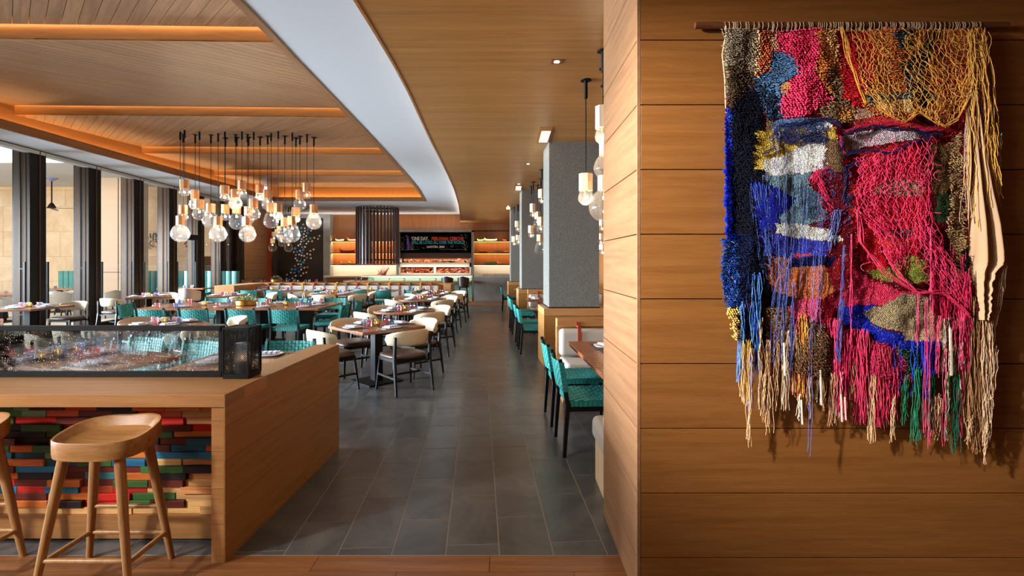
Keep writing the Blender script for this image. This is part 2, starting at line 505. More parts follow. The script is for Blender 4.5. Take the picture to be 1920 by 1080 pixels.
# ---------------------------------------------------------------- mesh helpers
class MB:
    def __init__(s):
        s.v, s.f, s.M = [], [], None

    def add(s, vs, fs):
        n = len(s.v)
        if s.M is not None:
            vs = [tuple(s.M @ Vector(v)) for v in vs]
        s.v += [tuple(v) for v in vs]
        s.f += [tuple(i + n for i in f) for f in fs]
        return s

    def box(s, x0, x1, y0, y1, z0, z1):
        vs = [(x0, y0, z0), (x1, y0, z0), (x1, y1, z0), (x0, y1, z0), (x0, y0, z1), (x1, y0, z1), (x1, y1, z1), (x0, y1, z1)]
        return s.add(vs, [(3, 2, 1, 0), (4, 5, 6, 7), (0, 1, 5, 4), (1, 2, 6, 5), (2, 3, 7, 6), (3, 0, 4, 7)])

    def prism(s, poly, z0, z1):
        n = len(poly)
        vs = [(p[0], p[1], z0) for p in poly] + [(p[0], p[1], z1) for p in poly]
        fs = [tuple(range(n - 1, -1, -1)), tuple(range(n, 2 * n))] + [(i, (i + 1) % n, (i + 1) % n + n, i + n) for i in range(n)]
        return s.add(vs, fs)

    def lathe(s, prof, c=(0, 0, 0), n=24, sx=1, sy=1):
        """prof: list of (r, z) bottom to top; capped where r is 0"""
        vs, fs = [], []
        for (r, z) in prof:
            for k in range(n):
                a = 2 * PI * k / n
                vs.append((c[0] + r * sx * math.cos(a), c[1] + r * sy * math.sin(a), c[2] + z))
        for i in range(len(prof) - 1):
            for k in range(n):
                k2 = (k + 1) % n
                fs.append((i * n + k, i * n + k2, (i + 1) * n + k2, (i + 1) * n + k))
        fs.append(tuple(range(n - 1, -1, -1)))
        m = (len(prof) - 1) * n
        fs.append(tuple(range(m, m + n)))
        return s.add(vs, fs)

    def tube(s, pts, rad, n=8, flat=1.0):
        pts = [Vector(p) for p in pts]
        if not hasattr(rad, '__len__'): rad = [rad] * len(pts)
        vs, fs = [], []
        up = Vector((0, 0, 1))
        for i, p in enumerate(pts):
            t = (pts[min(i + 1, len(pts) - 1)] - pts[max(i - 1, 0)]).normalized()
            a = t.cross(up)
            if a.length < .05: a = t.cross(Vector((0, 1, 0)))
            a.normalize()
            b = a.cross(t)
            for k in range(n):
                an = 2 * PI * k / n + PI / n
                vs.append(p + a * (math.cos(an) * rad[i]) + b * (math.sin(an) * rad[i] * flat))
        for i in range(len(pts) - 1):
            for k in range(n):
                k2 = (k + 1) % n
                fs.append((i * n + k, i * n + k2, (i + 1) * n + k2, (i + 1) * n + k))
        fs.append(tuple(range(n - 1, -1, -1)))
        m = (len(pts) - 1) * n
        fs.append(tuple(range(m, m + n)))
        return s.add(vs, fs)

    def bar(s, p, q, w, h=None, w2=None, h2=None):
        """square bar from p to q, tapering"""
        h = h or w
        w2 = w2 or w
        h2 = h2 or h
        p, q = Vector(p), Vector(q)
        t = (q - p).normalized()
        a = Vector((1, 0, 0)) if abs(t.x) < .8 else Vector((0, 1, 0))
        b = t.cross(a).normalized()
        a = b.cross(t).normalized()
        vs = []
        for c, ww, hh in ((p, w, h), (q, w2, h2)):
            for sx, sy in ((-1, -1), (1, -1), (1, 1), (-1, 1)):
                vs.append(c + a * (sx * ww / 2) + b * (sy * hh / 2))
        return s.add(vs, [(3, 2, 1, 0), (4, 5, 6, 7), (0, 1, 5, 4), (1, 2, 6, 5), (2, 3, 7, 6), (3, 0, 4, 7)])

    def grid(s, fn, nu, nv, close_u=False):
        vs = [fn(i / nu, j / nv) for j in range(nv + 1) for i in range(nu + (0 if close_u else 1))]
        w = nu if close_u else nu + 1
        fs = []
        for j in range(nv):
            for i in range(nu):
                i2 = (i + 1) % w
                fs.append((j * w + i, j * w + i2, (j + 1) * w + i2, (j + 1) * w + i))
        return s.add(vs, fs)

    def mesh(s, name):
        me = bpy.data.meshes.new(name)
        me.from_pydata(s.v, [], s.f)
        me.validate()
        return me

    def build(s, name, mat, parent=None, loc=None, smooth=None, bevel=0, label=None, seg=2, rz=0):
        me = s.mesh(name)
        if smooth:
            me.polygons.foreach_set('use_smooth', [True] * len(me.polygons))
            me.set_sharp_from_angle(angle=R(smooth))
        return put(name, me, mat, parent, loc, bevel, label, seg, rz)


def put(name, me, mat, parent=None, loc=None, bevel=0, label=None, seg=2, rz=0):
    o = bpy.data.objects.new(name, me)
    if mat is not None and len(me.materials) == 0: me.materials.append(mat)
    COL.objects.link(o)
    if loc: o.location = loc
    if rz: o.rotation_euler.z = rz
    if parent: o.parent = parent
    if bevel:
        b = o.modifiers.new('bevel', 'BEVEL')
        b.width = bevel
        b.segments = seg
        b.limit_method = 'ANGLE'
    if label: o['label'] = label
    return o


def tag(o, label=None, cat=None, group=None, kind=None):
    if label: o['label'] = label
    if cat: o['category'] = cat
    if group: o['group'] = group
    if kind: o['kind'] = kind
    return o


def thing(name, label, cat, loc=(0, 0, 0), rz=0, group=None, kind=None):
    o = bpy.data.objects.new(name, None)
    o.empty_display_size = .1
    COL.objects.link(o)
    o.location = loc
    o.rotation_euler.z = rz
    return tag(o, label, cat, group, kind)


KIDS = {}


def dup(root, loc, rz, label, group=None):
    """a copy of a thing with copies of its parts and sub-parts"""
    if root not in KIDS: KIDS[root] = [(c, list(c.children)) for c in root.children]
    r = root.copy()
    COL.objects.link(r)
    r.location = loc
    r.rotation_euler.z = rz
    r['label'] = label
    if group: r['group'] = group
    for c0, gs in KIDS[root]:
        c = c0.copy()
        COL.objects.link(c)
        c.parent = r
        for g in gs:
            d = g.copy()
            COL.objects.link(d)
            d.parent = c
    return r


USED = set()


def place(root, loc, rz, label, group=None):
    if root in USED:
        return dup(root, loc, rz, label, group)
    if root not in KIDS: KIDS[root] = [(c, list(c.children)) for c in root.children]
    USED.add(root)
    root.location = loc
    root.rotation_euler.z = rz
    root['label'] = label
    if group: root['group'] = group
    return root


def clip(poly, half):
    """Sutherland-Hodgman; half planes (a, b, c): keep a*x + b*y <= c"""
    for (a, b, c) in half:
        out = []
        for i in range(len(poly)):
            p, q = poly[i], poly[(i + 1) % len(poly)]
            dp, dq = a * p[0] + b * p[1] - c, a * q[0] + b * q[1] - c
            if dp <= 0: out.append(p)
            if (dp < 0 < dq) or (dq < 0 < dp):
                t = dp / (dp - dq)
                out.append((p[0] + t * (q[0] - p[0]), p[1] + t * (q[1] - p[1])))
        poly = out
        if len(poly) < 3: return []
    return poly


def interp(pts, y):
    if y <= pts[0][0]: return pts[0][1]
    for (a, b), (c, d) in zip(pts, pts[1:]):
        if y <= c: return b + (d - b) * (y - a) / (c - a)
    return pts[-1][1]

# ================================================================ ROOM
XW = lambda Y: -8.76 - .1 * Y            # line of the glass wall
XL = lambda Y: -8.49 - .018 * Y          # left edge of the coffer opening
CURVE = [(-3, -1.6), (0, -1.2), (2, -1.11), (3.59, -1.09), (4.06, -1.08), (4.78, -1.076), (5.55, -1.09), (6.42, -1.127), (7.68, -1.18), (8.92, -1.215), (10.7, -1.275), (12.97, -1.37), (16.4, -1.59), (20.2, -1.9), (23.75, -2.22), (24.6, -2.3)]
LIPR = [(3.0, -2.3), (4.36, -2.31), (4.77, -2.32), (5.7, -2.36), (6.86, -2.39), (8.6, -2.44), (10.4, -2.5), (13, -2.61), (15.7, -2.76), (18.9, -3.05), (20, -3.2)]
ZW, ZR, ZC = 3.9, 3.5, 4.47
YB = 24.2                                 # back wall


def structure(name, mb, mat, parent=None, **kw):
    o = mb.build(name, mat, parent, **kw)
    if parent is None: o['kind'] = 'structure'
    return o


# ---- slate tile floor, single tiles along the aisle, the rest joined
TH = .055
ct, st = math.cos(TH), math.sin(TH)
uv2xy = lambda u, v: (u * ct - v * st, u * st + v * ct)
floor = structure('floor', MB().box(-11.3, 5.4, 2.78, 25, -.06, -.0015), MT['grout'])
tiles = []
for k in range(-36, 22):
    u0 = -.79 + .3 * k
    for j in range(-4, 45):
        v0 = 2.893 + .6 * j + (.3 if k % 2 else 0)
        g = .0032
        poly = [uv2xy(*p) for p in ((u0 + g, v0 + g), (u0 + .3 - g, v0 + g), (u0 + .3 - g, v0 + .6 - g), (u0 + g, v0 + .6 - g))]
        poly = clip(poly, [(0, -1, -2.785), (-1, -.1, 8.9), (1, 0, 3.3), (0, 1, 24.1)])
        if len(poly) < 3: continue
        cx = sum(p[0] for p in poly) / len(poly)
        cy = sum(p[1] for p in poly) / len(poly)
        tiles.append((poly, cx, cy))
vis = lambda t: (t[2] > 2.7 and (-1.62 < t[1] < .95) and not (t[1] > .62 and t[2] < 3.3)) or (t[2] < 3.1 and -2.95 < t[1] < -1.6)
near = sorted([t for t in tiles if vis(t)], key=lambda t: t[2])[:300]
keep = set(id(t) for t in near)
for t in near:
    p = [(x - t[1], y - t[2]) for x, y in t[0]]
    MB().prism(p, -.02, 0).build('tile', MT['tile'], floor, loc=(t[1], t[2], 0))
rest = MB()
for t in tiles:
    if id(t) not in keep: rest.prism(t[0], -.02, 0)
tag(rest.build('tile_field', MT['tile'], floor), kind='stuff')
# terrace floor, wood floor in the foreground
structure('floor', MB().box(-90, -8.9, -70, 70, -.3, -.02), plain('terrace paving', (176, 166, 150), .7, var=.12, bscale=2))
wf = structure('floor', MB().box(-6.5, 5.4, -3.2, 2.78, -.08, -.01), MT['darkgap'])
rw = random.Random(3)
yb = 2.778
joints = {0: [-3.3, -1.98, -1.04, -.095, 1.0], 1: [-2.9, -1.62, -.58, .35, 1.4]}
for r in range(40):
    w = .146
    js = joints.get(r) or [-6.4 + .2 * rw.random() + 1.25 * i for i in range(9)]
    js = [-6.5] + js + [5.4] if r < 2 else js + [5.4]
    for a, b in zip(js, js[1:]):
        if b - a < .05: continue
        MB().box(-(b - a) / 2 + .0015, (b - a) / 2 - .0015, -w / 2 + .0015, w / 2 - .0015, -.012, 0).build('board', MT['floor_wood'], wf, loc=((a + b) / 2, yb - w / 2, 0))
    yb -= w

# ---- right wall: horizontal oak boards, with its return into the passage
WF = 2.39
wr = structure('wall_right', MB().box(.645, 5.4, WF + .025, 3.20, 0, 3.9), MT['darkgap'])
zg = [0] + [2.685 - .3087 * k for k in range(8, -1, -1)] + [2.994, 3.302, 3.5]
for a, b in zip(zg, zg[1:]):
    g = .0022
    MB().box(.637, 5.4, WF, WF + .02, a + g, b - g).build('board', MT['wall_wood'], wr, bevel=.0012, seg=1)
    MB().box(.62, .64, WF + .012, 3.227, a + g, b - g).build('side_board', MT['side_wood'], wr, bevel=.0012, seg=1)
MB().box(.62, .6345, WF - .001, WF + .01, 0, 3.5).build('corner_strip', MT['side_wood'], wr)
MB().box(.641, 5.4, 3.202, 3.227, 0, 3.5).build('rear_board', MT['side_wood'], wr)

# ---- right ceiling: boards across the room, ends cut along the curved edge
cr_ = structure('ceiling', MB().box(-.9, 5.4, -3.2, 24.6, ZR + .03, ZR + .06), MT['darkgap'])
w = .148
y = -3.0
colY = [7.83, 13.1, 17.9]
while y < 24.4:
    x0 = interp(CURVE, y + w / 2)
    MB().box(x0, 5.4, -w / 2, w / 2, 0, .022).build('ceiling_board', MT['ceil_wood'], cr_, loc=(0, y + w / 2, ZR))
    y += w
ed, fs = MB(), MB()
ys = [CURVE[0][0] + .25 * i for i in range(int((24.5 - CURVE[0][0]) / .25) + 1)]
cv = lambda i: interp(CURVE, ys[i])
for i in range(len(ys) - 1):
    a, b = cv(i), cv(i + 1)
    ed.add([(a - .012, ys[i], ZR - .004), (b - .012, ys[i + 1], ZR - .004), (b - .012, ys[i + 1], ZR + .09), (a - .012, ys[i], ZR + .09),
            (a + .012, ys[i], ZR - .004), (b + .012, ys[i + 1], ZR - .004), (b + .012, ys[i + 1], ZR + .09), (a + .012, ys[i], ZR + .09)],
           [(0, 3, 2, 1), (4, 5, 6, 7), (0, 1, 5, 4), (3, 7, 6, 2), (0, 4, 7, 3), (1, 2, 6, 5)])
    fs.add([(a + .3, ys[i], ZR + .03), (b + .3, ys[i + 1], ZR + .03), (b + .3, ys[i + 1], ZW + .05), (a + .3, ys[i], ZW + .05)], [(0, 1, 2, 3)])
ed.build('ceiling_edge', MT['ceil_wood'], cr_)
fs.build('cove_riser', MT['white'], cr_)
for (xa, ya, xb, yb_, en) in ((-1.0, 1, -.9, 5, 4), (-.9, 5, -1.02, 10, 12), (-1.02, 10, -1.35, 16, 26), (-1.35, 16, -2.0, 23.5, 42)):
    light('cove_edge', 'AREA', ((xa + xb) / 2, (ya + yb_) / 2, 3.62), en * (yb_ - ya) / 5, (1, .95, .88), rot=(R(180), R(24), math.atan2(xa - xb, yb_ - ya)), size=.06, size_y=yb_ - ya)

# ---- white soffit around the coffer
wc = MB()
ys2 = sorted(set([round(v, 3) for v in ys] + [3.0, 18.9]))
for a, b in zip(ys2, ys2[1:]):
    l0, l1 = XW(a) - .1, XW(b) - .1
    r0, r1 = interp(CURVE, a) + .3, interp(CURVE, b) + .3
    segs = [(l0, l1, r0, r1)]
    if 3.0 <= (a + b) / 2 <= 18.9:
        segs = [(l0, l1, XL(a), XL(b)), (interp(LIPR, a), interp(LIPR, b), r0, r1)]
    for (p, q, s_, t_) in segs:
        wc.add([(p, a, ZW), (s_, a, ZW), (t_, b, ZW), (q, b, ZW), (p, a, ZW + .05), (s_, a, ZW + .05), (t_, b, ZW + .05), (q, b, ZW + .05)],
               [(3, 2, 1, 0), (4, 5, 6, 7), (0, 1, 5, 4), (1, 2, 6, 5), (2, 3, 7, 6), (3, 0, 4, 7)][::1])
wc_o = structure('ceiling', wc, MT['white'])
# coffer lip, trough and upper walls
lip = MB()
yl = [3.0 + .3 * i for i in range(54)]
yl[-1] = 18.9


def ribbon(mb, P, w_in, z0, z1):
    """ribbon of rectangular section along plan points P = [(x, y)], offset w_in towards +n"""
    for (a, b) in zip(P, P[1:]):
        (ax, ay, bx, by) = (*a[0], *a[1])
        (cx_, cy_, dx, dy) = (*b[0], *b[1])
        mb.add([(ax, ay, z0), (bx, by, z0), (dx, dy, z0), (cx_, cy_, z0), (ax, ay, z1), (bx, by, z1), (dx, dy, z1), (cx_, cy_, z1)],
               [(3, 2, 1, 0), (4, 5, 6, 7), (0, 1, 5, 4), (1, 2, 6, 5), (2, 3, 7, 6), (3, 0, 4, 7)])


LW = .08
ribbon(lip, [((XL(t) - .004, t), (XL(t) + .03, t)) for t in yl], 0, ZW - .006, ZW + .16)
ribbon(lip, [((interp(LIPR, t) + .004, t), (interp(LIPR, t) - LW, t)) for t in yl], 0, ZW - .008, ZW + .012)
ribbon(lip, [((interp(LIPR, t) - LW + .02, t), (interp(LIPR, t) - LW, t)) for t in yl], 0, ZW, ZW + .13)
lip.box(XL(18.9), interp(LIPR, 18.9), 18.87, 18.904, ZW - .006, ZW + .15)
lip.box(XL(3), interp(LIPR, 3), 2.996, 3.03, ZW - .006, ZW + .15)
tr_o = structure('trim_1', lip, MT['lip_wood'])
OUT = .36
cw = MB()
pw = [((XL(t) - OUT, t), (XL(t) - OUT - .05, t)) for t in yl]
ribbon(cw, pw, 0, ZW + .05, ZC + .35)
ribbon(cw, [((interp(LIPR, t) + OUT, t), (interp(LIPR, t) + OUT + .05, t)) for t in yl], 0, ZW + .05, ZC + .35)
cw.box(XL(18.9) - OUT, interp(LIPR, 18.9) + OUT + .1, 18.9 + .3, 18.9 + .35, ZW + .05, ZC + .35)
cw.box(XL(3) - OUT, interp(LIPR, 3) + OUT, 2.6, 2.65, ZW + .05, ZC + .35)
ribbon(cw, [((XL(t) - OUT, t), (XL(t), t)) for t in yl], 0, ZW + .05, ZW + .055)
structure('trim_2', cw, MT['beam_y'])
# coffer ceiling: five folded bays of diagonal boards, stepping down at each glowing slot
BY = [2.6, 6.07, 9.27, 12.55, 15.7, 19.25]
tilt = .028
W_P = .137
for b in range(5):
    y0, y1 = BY[b], BY[b + 1]
    slope = (ZC - (ZC - .155)) / (y1 - y0)
    bay = structure('ceiling', MB().box(-9.4, -1.8, y0 - .1, y1 + .2, ZC + .12, ZC + .16), MT['darkgap'])
    d = 1 if b % 2 else -1                  # direction of boards in plan
    # a board: strip around a line x = c + d*(y - y0)
    step = W_P * math.sqrt(2)
    n = int((7.9 + (y1 - y0)) / step) + 2
    yl0 = lambda x: y0 + tilt * (x + 5.5)
    yl1 = lambda x: y1 + tilt * (x + 5.5)
    for k in range(n):
        c = (-9.5 - (y1 - y0) if d > 0 else -9.5) + k * step
        g = .0035
        poly = [(c + g, y0), (c + step - g, y0), (c + step - g + d * (y1 - y0 + .6), y1 + .6), (c + g + d * (y1 - y0 + .6), y1 + .6)]
        p0 = [(x - d * .6, y - .6) if y == y0 else (x, y) for x, y in poly]
        gap0 = 0
        gap1 = -.07
        # keep between y = y0 + tilt*(x+5.5) and y = y1 + gap1 + tilt*(x+5.5), x in [-9.2, -1.95]
        pl = clip(p0, [(tilt, -1, -(y0 + gap0) - tilt * 5.5), (-tilt, 1, y1 + gap1 + tilt * 5.5), (-1, 0, 9.2), (1, 0, -1.9)])
        if len(pl) < 3: continue
        # drop boards wholly above the soffit
        if min(p[0] for p in pl) > interp(LIPR, min(p[1] for p in pl)) + .3: continue
        zf = lambda x, y: ZC - .155 + slope * (y - y0 - tilt * (x + 5.5))
        cx = sum(p[0] for p in pl) / len(pl)
        cy = sum(p[1] for p in pl) / len(pl)
        m = len(pl)
        vs = [(x - cx, y - cy, zf(x, y)) for x, y in pl] + [(x - cx, y - cy, zf(x, y) + .015) for x, y in pl]
        fcs = [tuple(range(m - 1, -1, -1)), tuple(range(m, 2 * m))] + [(i, (i + 1) % m, (i + 1) % m + m, i + m) for i in range(m)]
        MB().add(vs, fcs).build('plank', MT['plank_a' if d < 0 else 'plank_b'], bay, loc=(cx, cy, 0))
    if b < 4:
        xa, xb = -9.2, interp(LIPR, y1) + .36
        yy0, yy1 = y1 + tilt * (xa + 5.5), y1 + tilt * (xb + 5.5)
        MB().add([(xa, yy0, ZC - .157), (xb, yy1, ZC - .157), (xb, yy1 + .02, ZC - .157), (xa, yy0 + .02, ZC - .157),
                  (xa, yy0, ZC + .12), (xb, yy1, ZC + .12), (xb, yy1 + .02, ZC + .12), (xa, yy0 + .02, ZC + .12)],
                 [(3, 2, 1, 0), (4, 5, 6, 7), (0, 1, 5, 4), (1, 2, 6, 5), (2, 3, 7, 6), (3, 0, 4, 7)]).build('step_board', MT['beam_wood'], bay)
        light('slot_strip', 'AREA', ((xa + xb) / 2, (yy0 + yy1) / 2 - .06, ZC + .04), 9 if b == 0 else 6, WARM, rot=(R(78), 0, math.atan2(yy1 - yy0, xb - xa)), size=xb - xa - .1, size_y=.03)

# ---- window wall: bronze fins, panes, curb, handles
fin_y = [6.9, 8.52, 10.13, 11.75, 13.4, 15.04, 16.7, 18.3, 19.9]
for i, fy in enumerate(fin_y):
    xg = XW(fy) - .03
    fn = structure('trim_%d' % (10 + i), MB().box(-.17, .13, 0, .36, 0, ZW), MT['bronze'], loc=(xg, fy, 0))
    MB().box(-.055, -.03, -.012, .0, 0, ZW).build('shadow_joint', MT['black'], fn)
    MB().box(.07, .08, -.006, .0, 0, ZW).build('groove', MT['black'], fn)
    MB().box(.13, .155, .0, .36, 0, ZW).build('edge_plate', MT['black'], fn)
    MB().box(-.2, -.17, .0, .36, 0, ZW).build('edge_plate', MT['black'], fn)
    MB().box(.155, .17, .2, .225, 0, ZW).build('bead', MT['bronze'], fn)
hl = MB().box(-.018, .018, -.018, .018, .42, 1.62).box(-.09, -.018, -.012, .012, .55, .575).box(-.09, -.018, -.012, .012, 1.47, 1.49)
for i in range(len(fin_y) - 1):
    a, b = fin_y[i] + .36, fin_y[i + 1]
    w_ = structure('window_%d' % (i + 1), MB().add([(XW(a) - .02, a, .12), (XW(b) - .02, b, .12), (XW(b) - .02, b, ZW), (XW(a) - .02, a, ZW)], [(0, 1, 2, 3)]), MT['pane'])
    MB().add([(XW(a) - .06, a, 0), (XW(a) + .03, a, 0), (XW(b) + .03, b, 0), (XW(b) - .06, b, 0), (XW(a) - .06, a, .14), (XW(a) + .03, a, .14), (XW(b) + .03, b, .14), (XW(b) - .06, b, .14)],
             [(3, 2, 1, 0), (4, 5, 6, 7), (0, 1, 5, 4), (1, 2, 6, 5), (2, 3, 7, 6), (3, 0, 4, 7)]).build('bottom_rail', MT['black'], w_)
    for yy in (a + .1, b - .1):
        h_ = put('door_handle', hl.mesh('door_handle'), MT['black'], w_, (XW(yy) + .11, yy, 0))
    if i == 5:                               # the bay with a low door head
        MB().box(XW(a) - .04, XW(a) + .06, a, b, 2.32, 2.50).build('transom', MT['black'], w_)
        for yy in (a, b - .06): MB().box(XW(yy) - .03, XW(yy) + .05, yy, yy + .06, 0, 2.4).build('door_jamb', MT['black'], w_)
# head of the glazing with its thin dark slot
hd = MB()
hd.add([(XW(5), 5, ZW - .07), (XW(5) + .16, 5, ZW - .07), (XW(21) + .16, 21, ZW - .07), (XW(21), 21, ZW - .07), (XW(5), 5, ZW), (XW(5) + .16, 5, ZW), (XW(21) + .16, 21, ZW), (XW(21), 21, ZW)],
       [(3, 2, 1, 0), (4, 5, 6, 7), (0, 1, 5, 4), (1, 2, 6, 5), (2, 3, 7, 6), (3, 0, 4, 7)])
hd_o = structure('trim_3', hd, MT['white'])
MB().add([(XW(5) + .2, 5, ZW - .012), (XW(5) + .222, 5, ZW - .012), (XW(21) + .222, 21, ZW - .012), (XW(21) + .2, 21, ZW - .012), (XW(5) + .2, 5, ZW), (XW(5) + .222, 5, ZW), (XW(21) + .222, 21, ZW), (XW(21) + .2, 21, ZW)],
         [(3, 2, 1, 0), (4, 5, 6, 7), (0, 1, 5, 4), (1, 2, 6, 5), (2, 3, 7, 6), (3, 0, 4, 7)]).build('dark_slot', MT['black'], hd_o)
# rest of the left side: boarded wall, reveal coloured with its reddish light, stone post
wl = structure('wall_left', MB().add([(XW(20.3) + .03, 20.3, 0), (XW(YB) + .03, YB, 0), (XW(YB) - .2, YB, 0), (XW(20.3) - .2, 20.3, 0), (XW(20.3) + .03, 20.3, ZW), (XW(YB) + .03, YB, ZW), (XW(YB) - .2, YB, ZW), (XW(20.3) - .2, 20.3, ZW)],
                                     [(3, 2, 1, 0), (4, 5, 6, 7), (0, 1, 5, 4), (1, 2, 6, 5), (2, 3, 7, 6), (3, 0, 4, 7)]), MT['darkgap'])


def side_piece(name, mat, a, b, z0, z1, d=.06):
    MB().add([(XW(a) + .03, a, z0), (XW(a) + d, a, z0), (XW(b) + d, b, z0), (XW(b) + .03, b, z0), (XW(a) + .03, a, z1), (XW(a) + d, a, z1), (XW(b) + d, b, z1), (XW(b) + .03, b, z1)],
             [(3, 2, 1, 0), (4, 5, 6, 7), (0, 1, 5, 4), (1, 2, 6, 5), (2, 3, 7, 6), (3, 0, 4, 7)]).build(name, mat, wl)


for k in range(13):
    side_piece('board', MT['side_wood'], 20.3, 22.9, .31 * k + .004, min(ZW, .31 * k + .306))
side_piece('reveal', plain('reddish lit reveal', (150, 58, 30), .4), 22.9, 23.5, 0, ZW)  # red base colour stands in for reddish light on the reveal
side_piece('stone_post', plain('dark stone post', (70, 56, 54), .5, var=.3, bscale=3), 23.5, 24.15, 0, ZW, .12)

# left side of the foreground and the room behind the camera
structure('wall_skyblock', MB().box(-6.6, -6.5, -3.3, 2.2, 0, 3.9), MT['wall_wood'])  # unseen wall, put in to cut sky fill from the left
structure('wall_back', MB().box(-6.5, 5.4, -3.3, -3.2, 0, 3.9), MT['wall_wood'])
structure('wall_east', MB().box(5.4, 5.5, -3.3, 3.2, 0, 3.9), MT['wall_wood'])

# ---- back wall with its niches
bw = structure('wall_far', MB().box(-11.4, 5, YB + .5, YB + .6, 0, 4), MT['back_wood'])
P = lambda x: (x - CX) * YB / F
Zp = lambda y: H - (y - CY) * YB / F
ZN = Zp(518)
# panels of veneer above
for (a, b, z0, z1) in ((617, 666, Zp(402), ZW), (617, 745, Zp(432), Zp(401.5)), (745, 863, Zp(431.5), ZW), (863, 960, Zp(431.5), ZR + .1), (863, 1030, Zp(431.5), ZR + .1)):
    pass
vp = MB().box(P(745), P(890), YB, YB + .06, Zp(431.5), ZW)
vp.build('veneer_panel', MT['back_wood'], bw)
MB().box(P(890), P(1200), YB, YB + .06, Zp(431.5), ZW).build('veneer_panel', MT['back_wood'], bw)
MB().box(P(617), P(747), YB + .40, YB + .44, ZN, ZW).build('veneer_panel', MT['back_wood'], bw)
MB().box(P(887), P(1200), YB + .40, YB + .44, ZN, Zp(431)).build('veneer_panel', MT['back_wood'], bw)
for (xa, xb) in ((617, 747), (887, 1130)):
    MB().box(P(xa), P(xb), YB + .37, YB + .40, ZN, Zp(497)).build('white_panel', MT['white_panel'], bw)
    for ys_ in (451.5, 474, 496):
        sh = MB().box(P(xa) + .01, P(xb) - .01, YB + .02, YB + .4, Zp(ys_ + 1.6), Zp(ys_)).build('shelf', MT['shelf_wood'], bw)
        MB().box(P(xa) + .03, P(xb) - .03, YB + .10, YB + .14, Zp(ys_ + 1.6) - .012, Zp(ys_ + 1.6)).build('led_strip', MT['led'] if ys_ == 496 else MT['led2'], sh)
        light('shelf_glow', 'AREA', ((P(xa) + P(xb)) / 2, YB + .2, Zp(ys_ + 1.6) - .02), 10 if ys_ == 496 else 38, WARM2 if ys_ == 496 else WARM, rot=(R(12), 0, 0), size=P(xb) - P(xa) - .1, size_y=.08)
light('shelf_glow', 'AREA', ((P(617) + P(669)) / 2, YB + .1, Zp(452) + .02), 6, WARM, rot=(R(180), 0, 0), size=1.2, size_y=.05)
light('shelf_glow', 'AREA', ((P(887) + P(950)) / 2, YB + .1, Zp(452) + .02), 6, WARM, rot=(R(180), 0, 0), size=1.6, size_y=.05)
for (xa, xb, z0, z1, nm) in ((607, 619.5, 0, ZW, 'stone_post'), (555, 607, Zp(409), ZW, 'stone_lintel'), (517, 555, Zp(409), ZW, 'stone_lintel'), (743.5, 748, 0, Zp(432), 'stone_post'), (743.5, 888, Zp(435), Zp(431), 'stone_lintel'), (884, 888, 0, Zp(432), 'stone_post')):
    MB().box(P(xa), P(xb), YB - .06, YB + .4, z0, z1).build(nm, MT['stone'], bw)
MB().box(P(617), P(747), YB - .3, YB + .45, 0, ZN - .04).build('counter_base', MT['back_wood'], bw)
MB().box(P(612), P(748), YB - .36, YB + .4, ZN - .04, ZN + .03).build('white_ledge', MT['white_panel'], bw)
# stone half wall on the right with its top
hw = structure('wall_half', MB().box((888.5 - CX) * 20.1 / F, 1.2, 20.1, YB + .4, 0, 1.0), MT['concrete'])
MB().box((888.5 - CX) * 20.1 / F, 1.25, 20.07, YB + .4, 1.0, 1.04).build('top_slab', MT['stone'], hw)
structure('trim_4', MB().box(-3.2, 1.3, 18.3, 20.1, 0, .035), MT['floor_wood'])

# ---- columns on oak plinths
for (yc, ztop) in ((7.83, 3.7), (13.1, 3.7), (17.9, 3.7)):
    x0 = .654 - .052 * (yc - 7.83)
    th = R(3)
    co = structure('wall_column', MB().box(0, .79, 0, .72, .905, ztop), MT['column'], loc=(x0, yc, 0), rz=th)
    MB().box(-.01, .8, -.01, .73, .9, .915).build('shadow_base', MT['black'], co)
    pc = structure('wall_plinth', MB().box(-.02, 1.9, -.07, .72, 0, .78), MT['bar_side'], loc=(x0 - .055, yc - .02, 0), rz=th)
    MB().box(-.035, 1.9, -.085, .73, .44, .785).build('panel', MT['bar_side'], pc)
    MB().box(-.035, 1.9, -.085, .73, .0, .435).build('panel', MT['bar_side'], pc)
    MB().box(-.035, 1.9, -.085, .73, .79, .9).build('panel', MT['bar_wood'], pc)
    light('column_slot', 'AREA', (x0 - .13, yc + .3, ZR - .03), 1.2, WARM, rot=(0, R(0), 0), size=.04, size_y=.5)
    s_ = structure('trim_5', MB().box(x0 - .2, x0 - .02, yc - .85, yc + .1, ZR - .006, ZR + .0), plain('slot board', (160, 104, 54), .5))
    MB().box(x0 - .16, x0 - .03, yc - .65, yc + .0, ZR - .012, ZR - .006).build('led_strip', emit('slot glow', (1, .62, .28), 4), s_)
structure('wall_side', MB().box(3.3, 3.4, 3.2, 24.5, 0, 3.6), MT['wall_wood'])

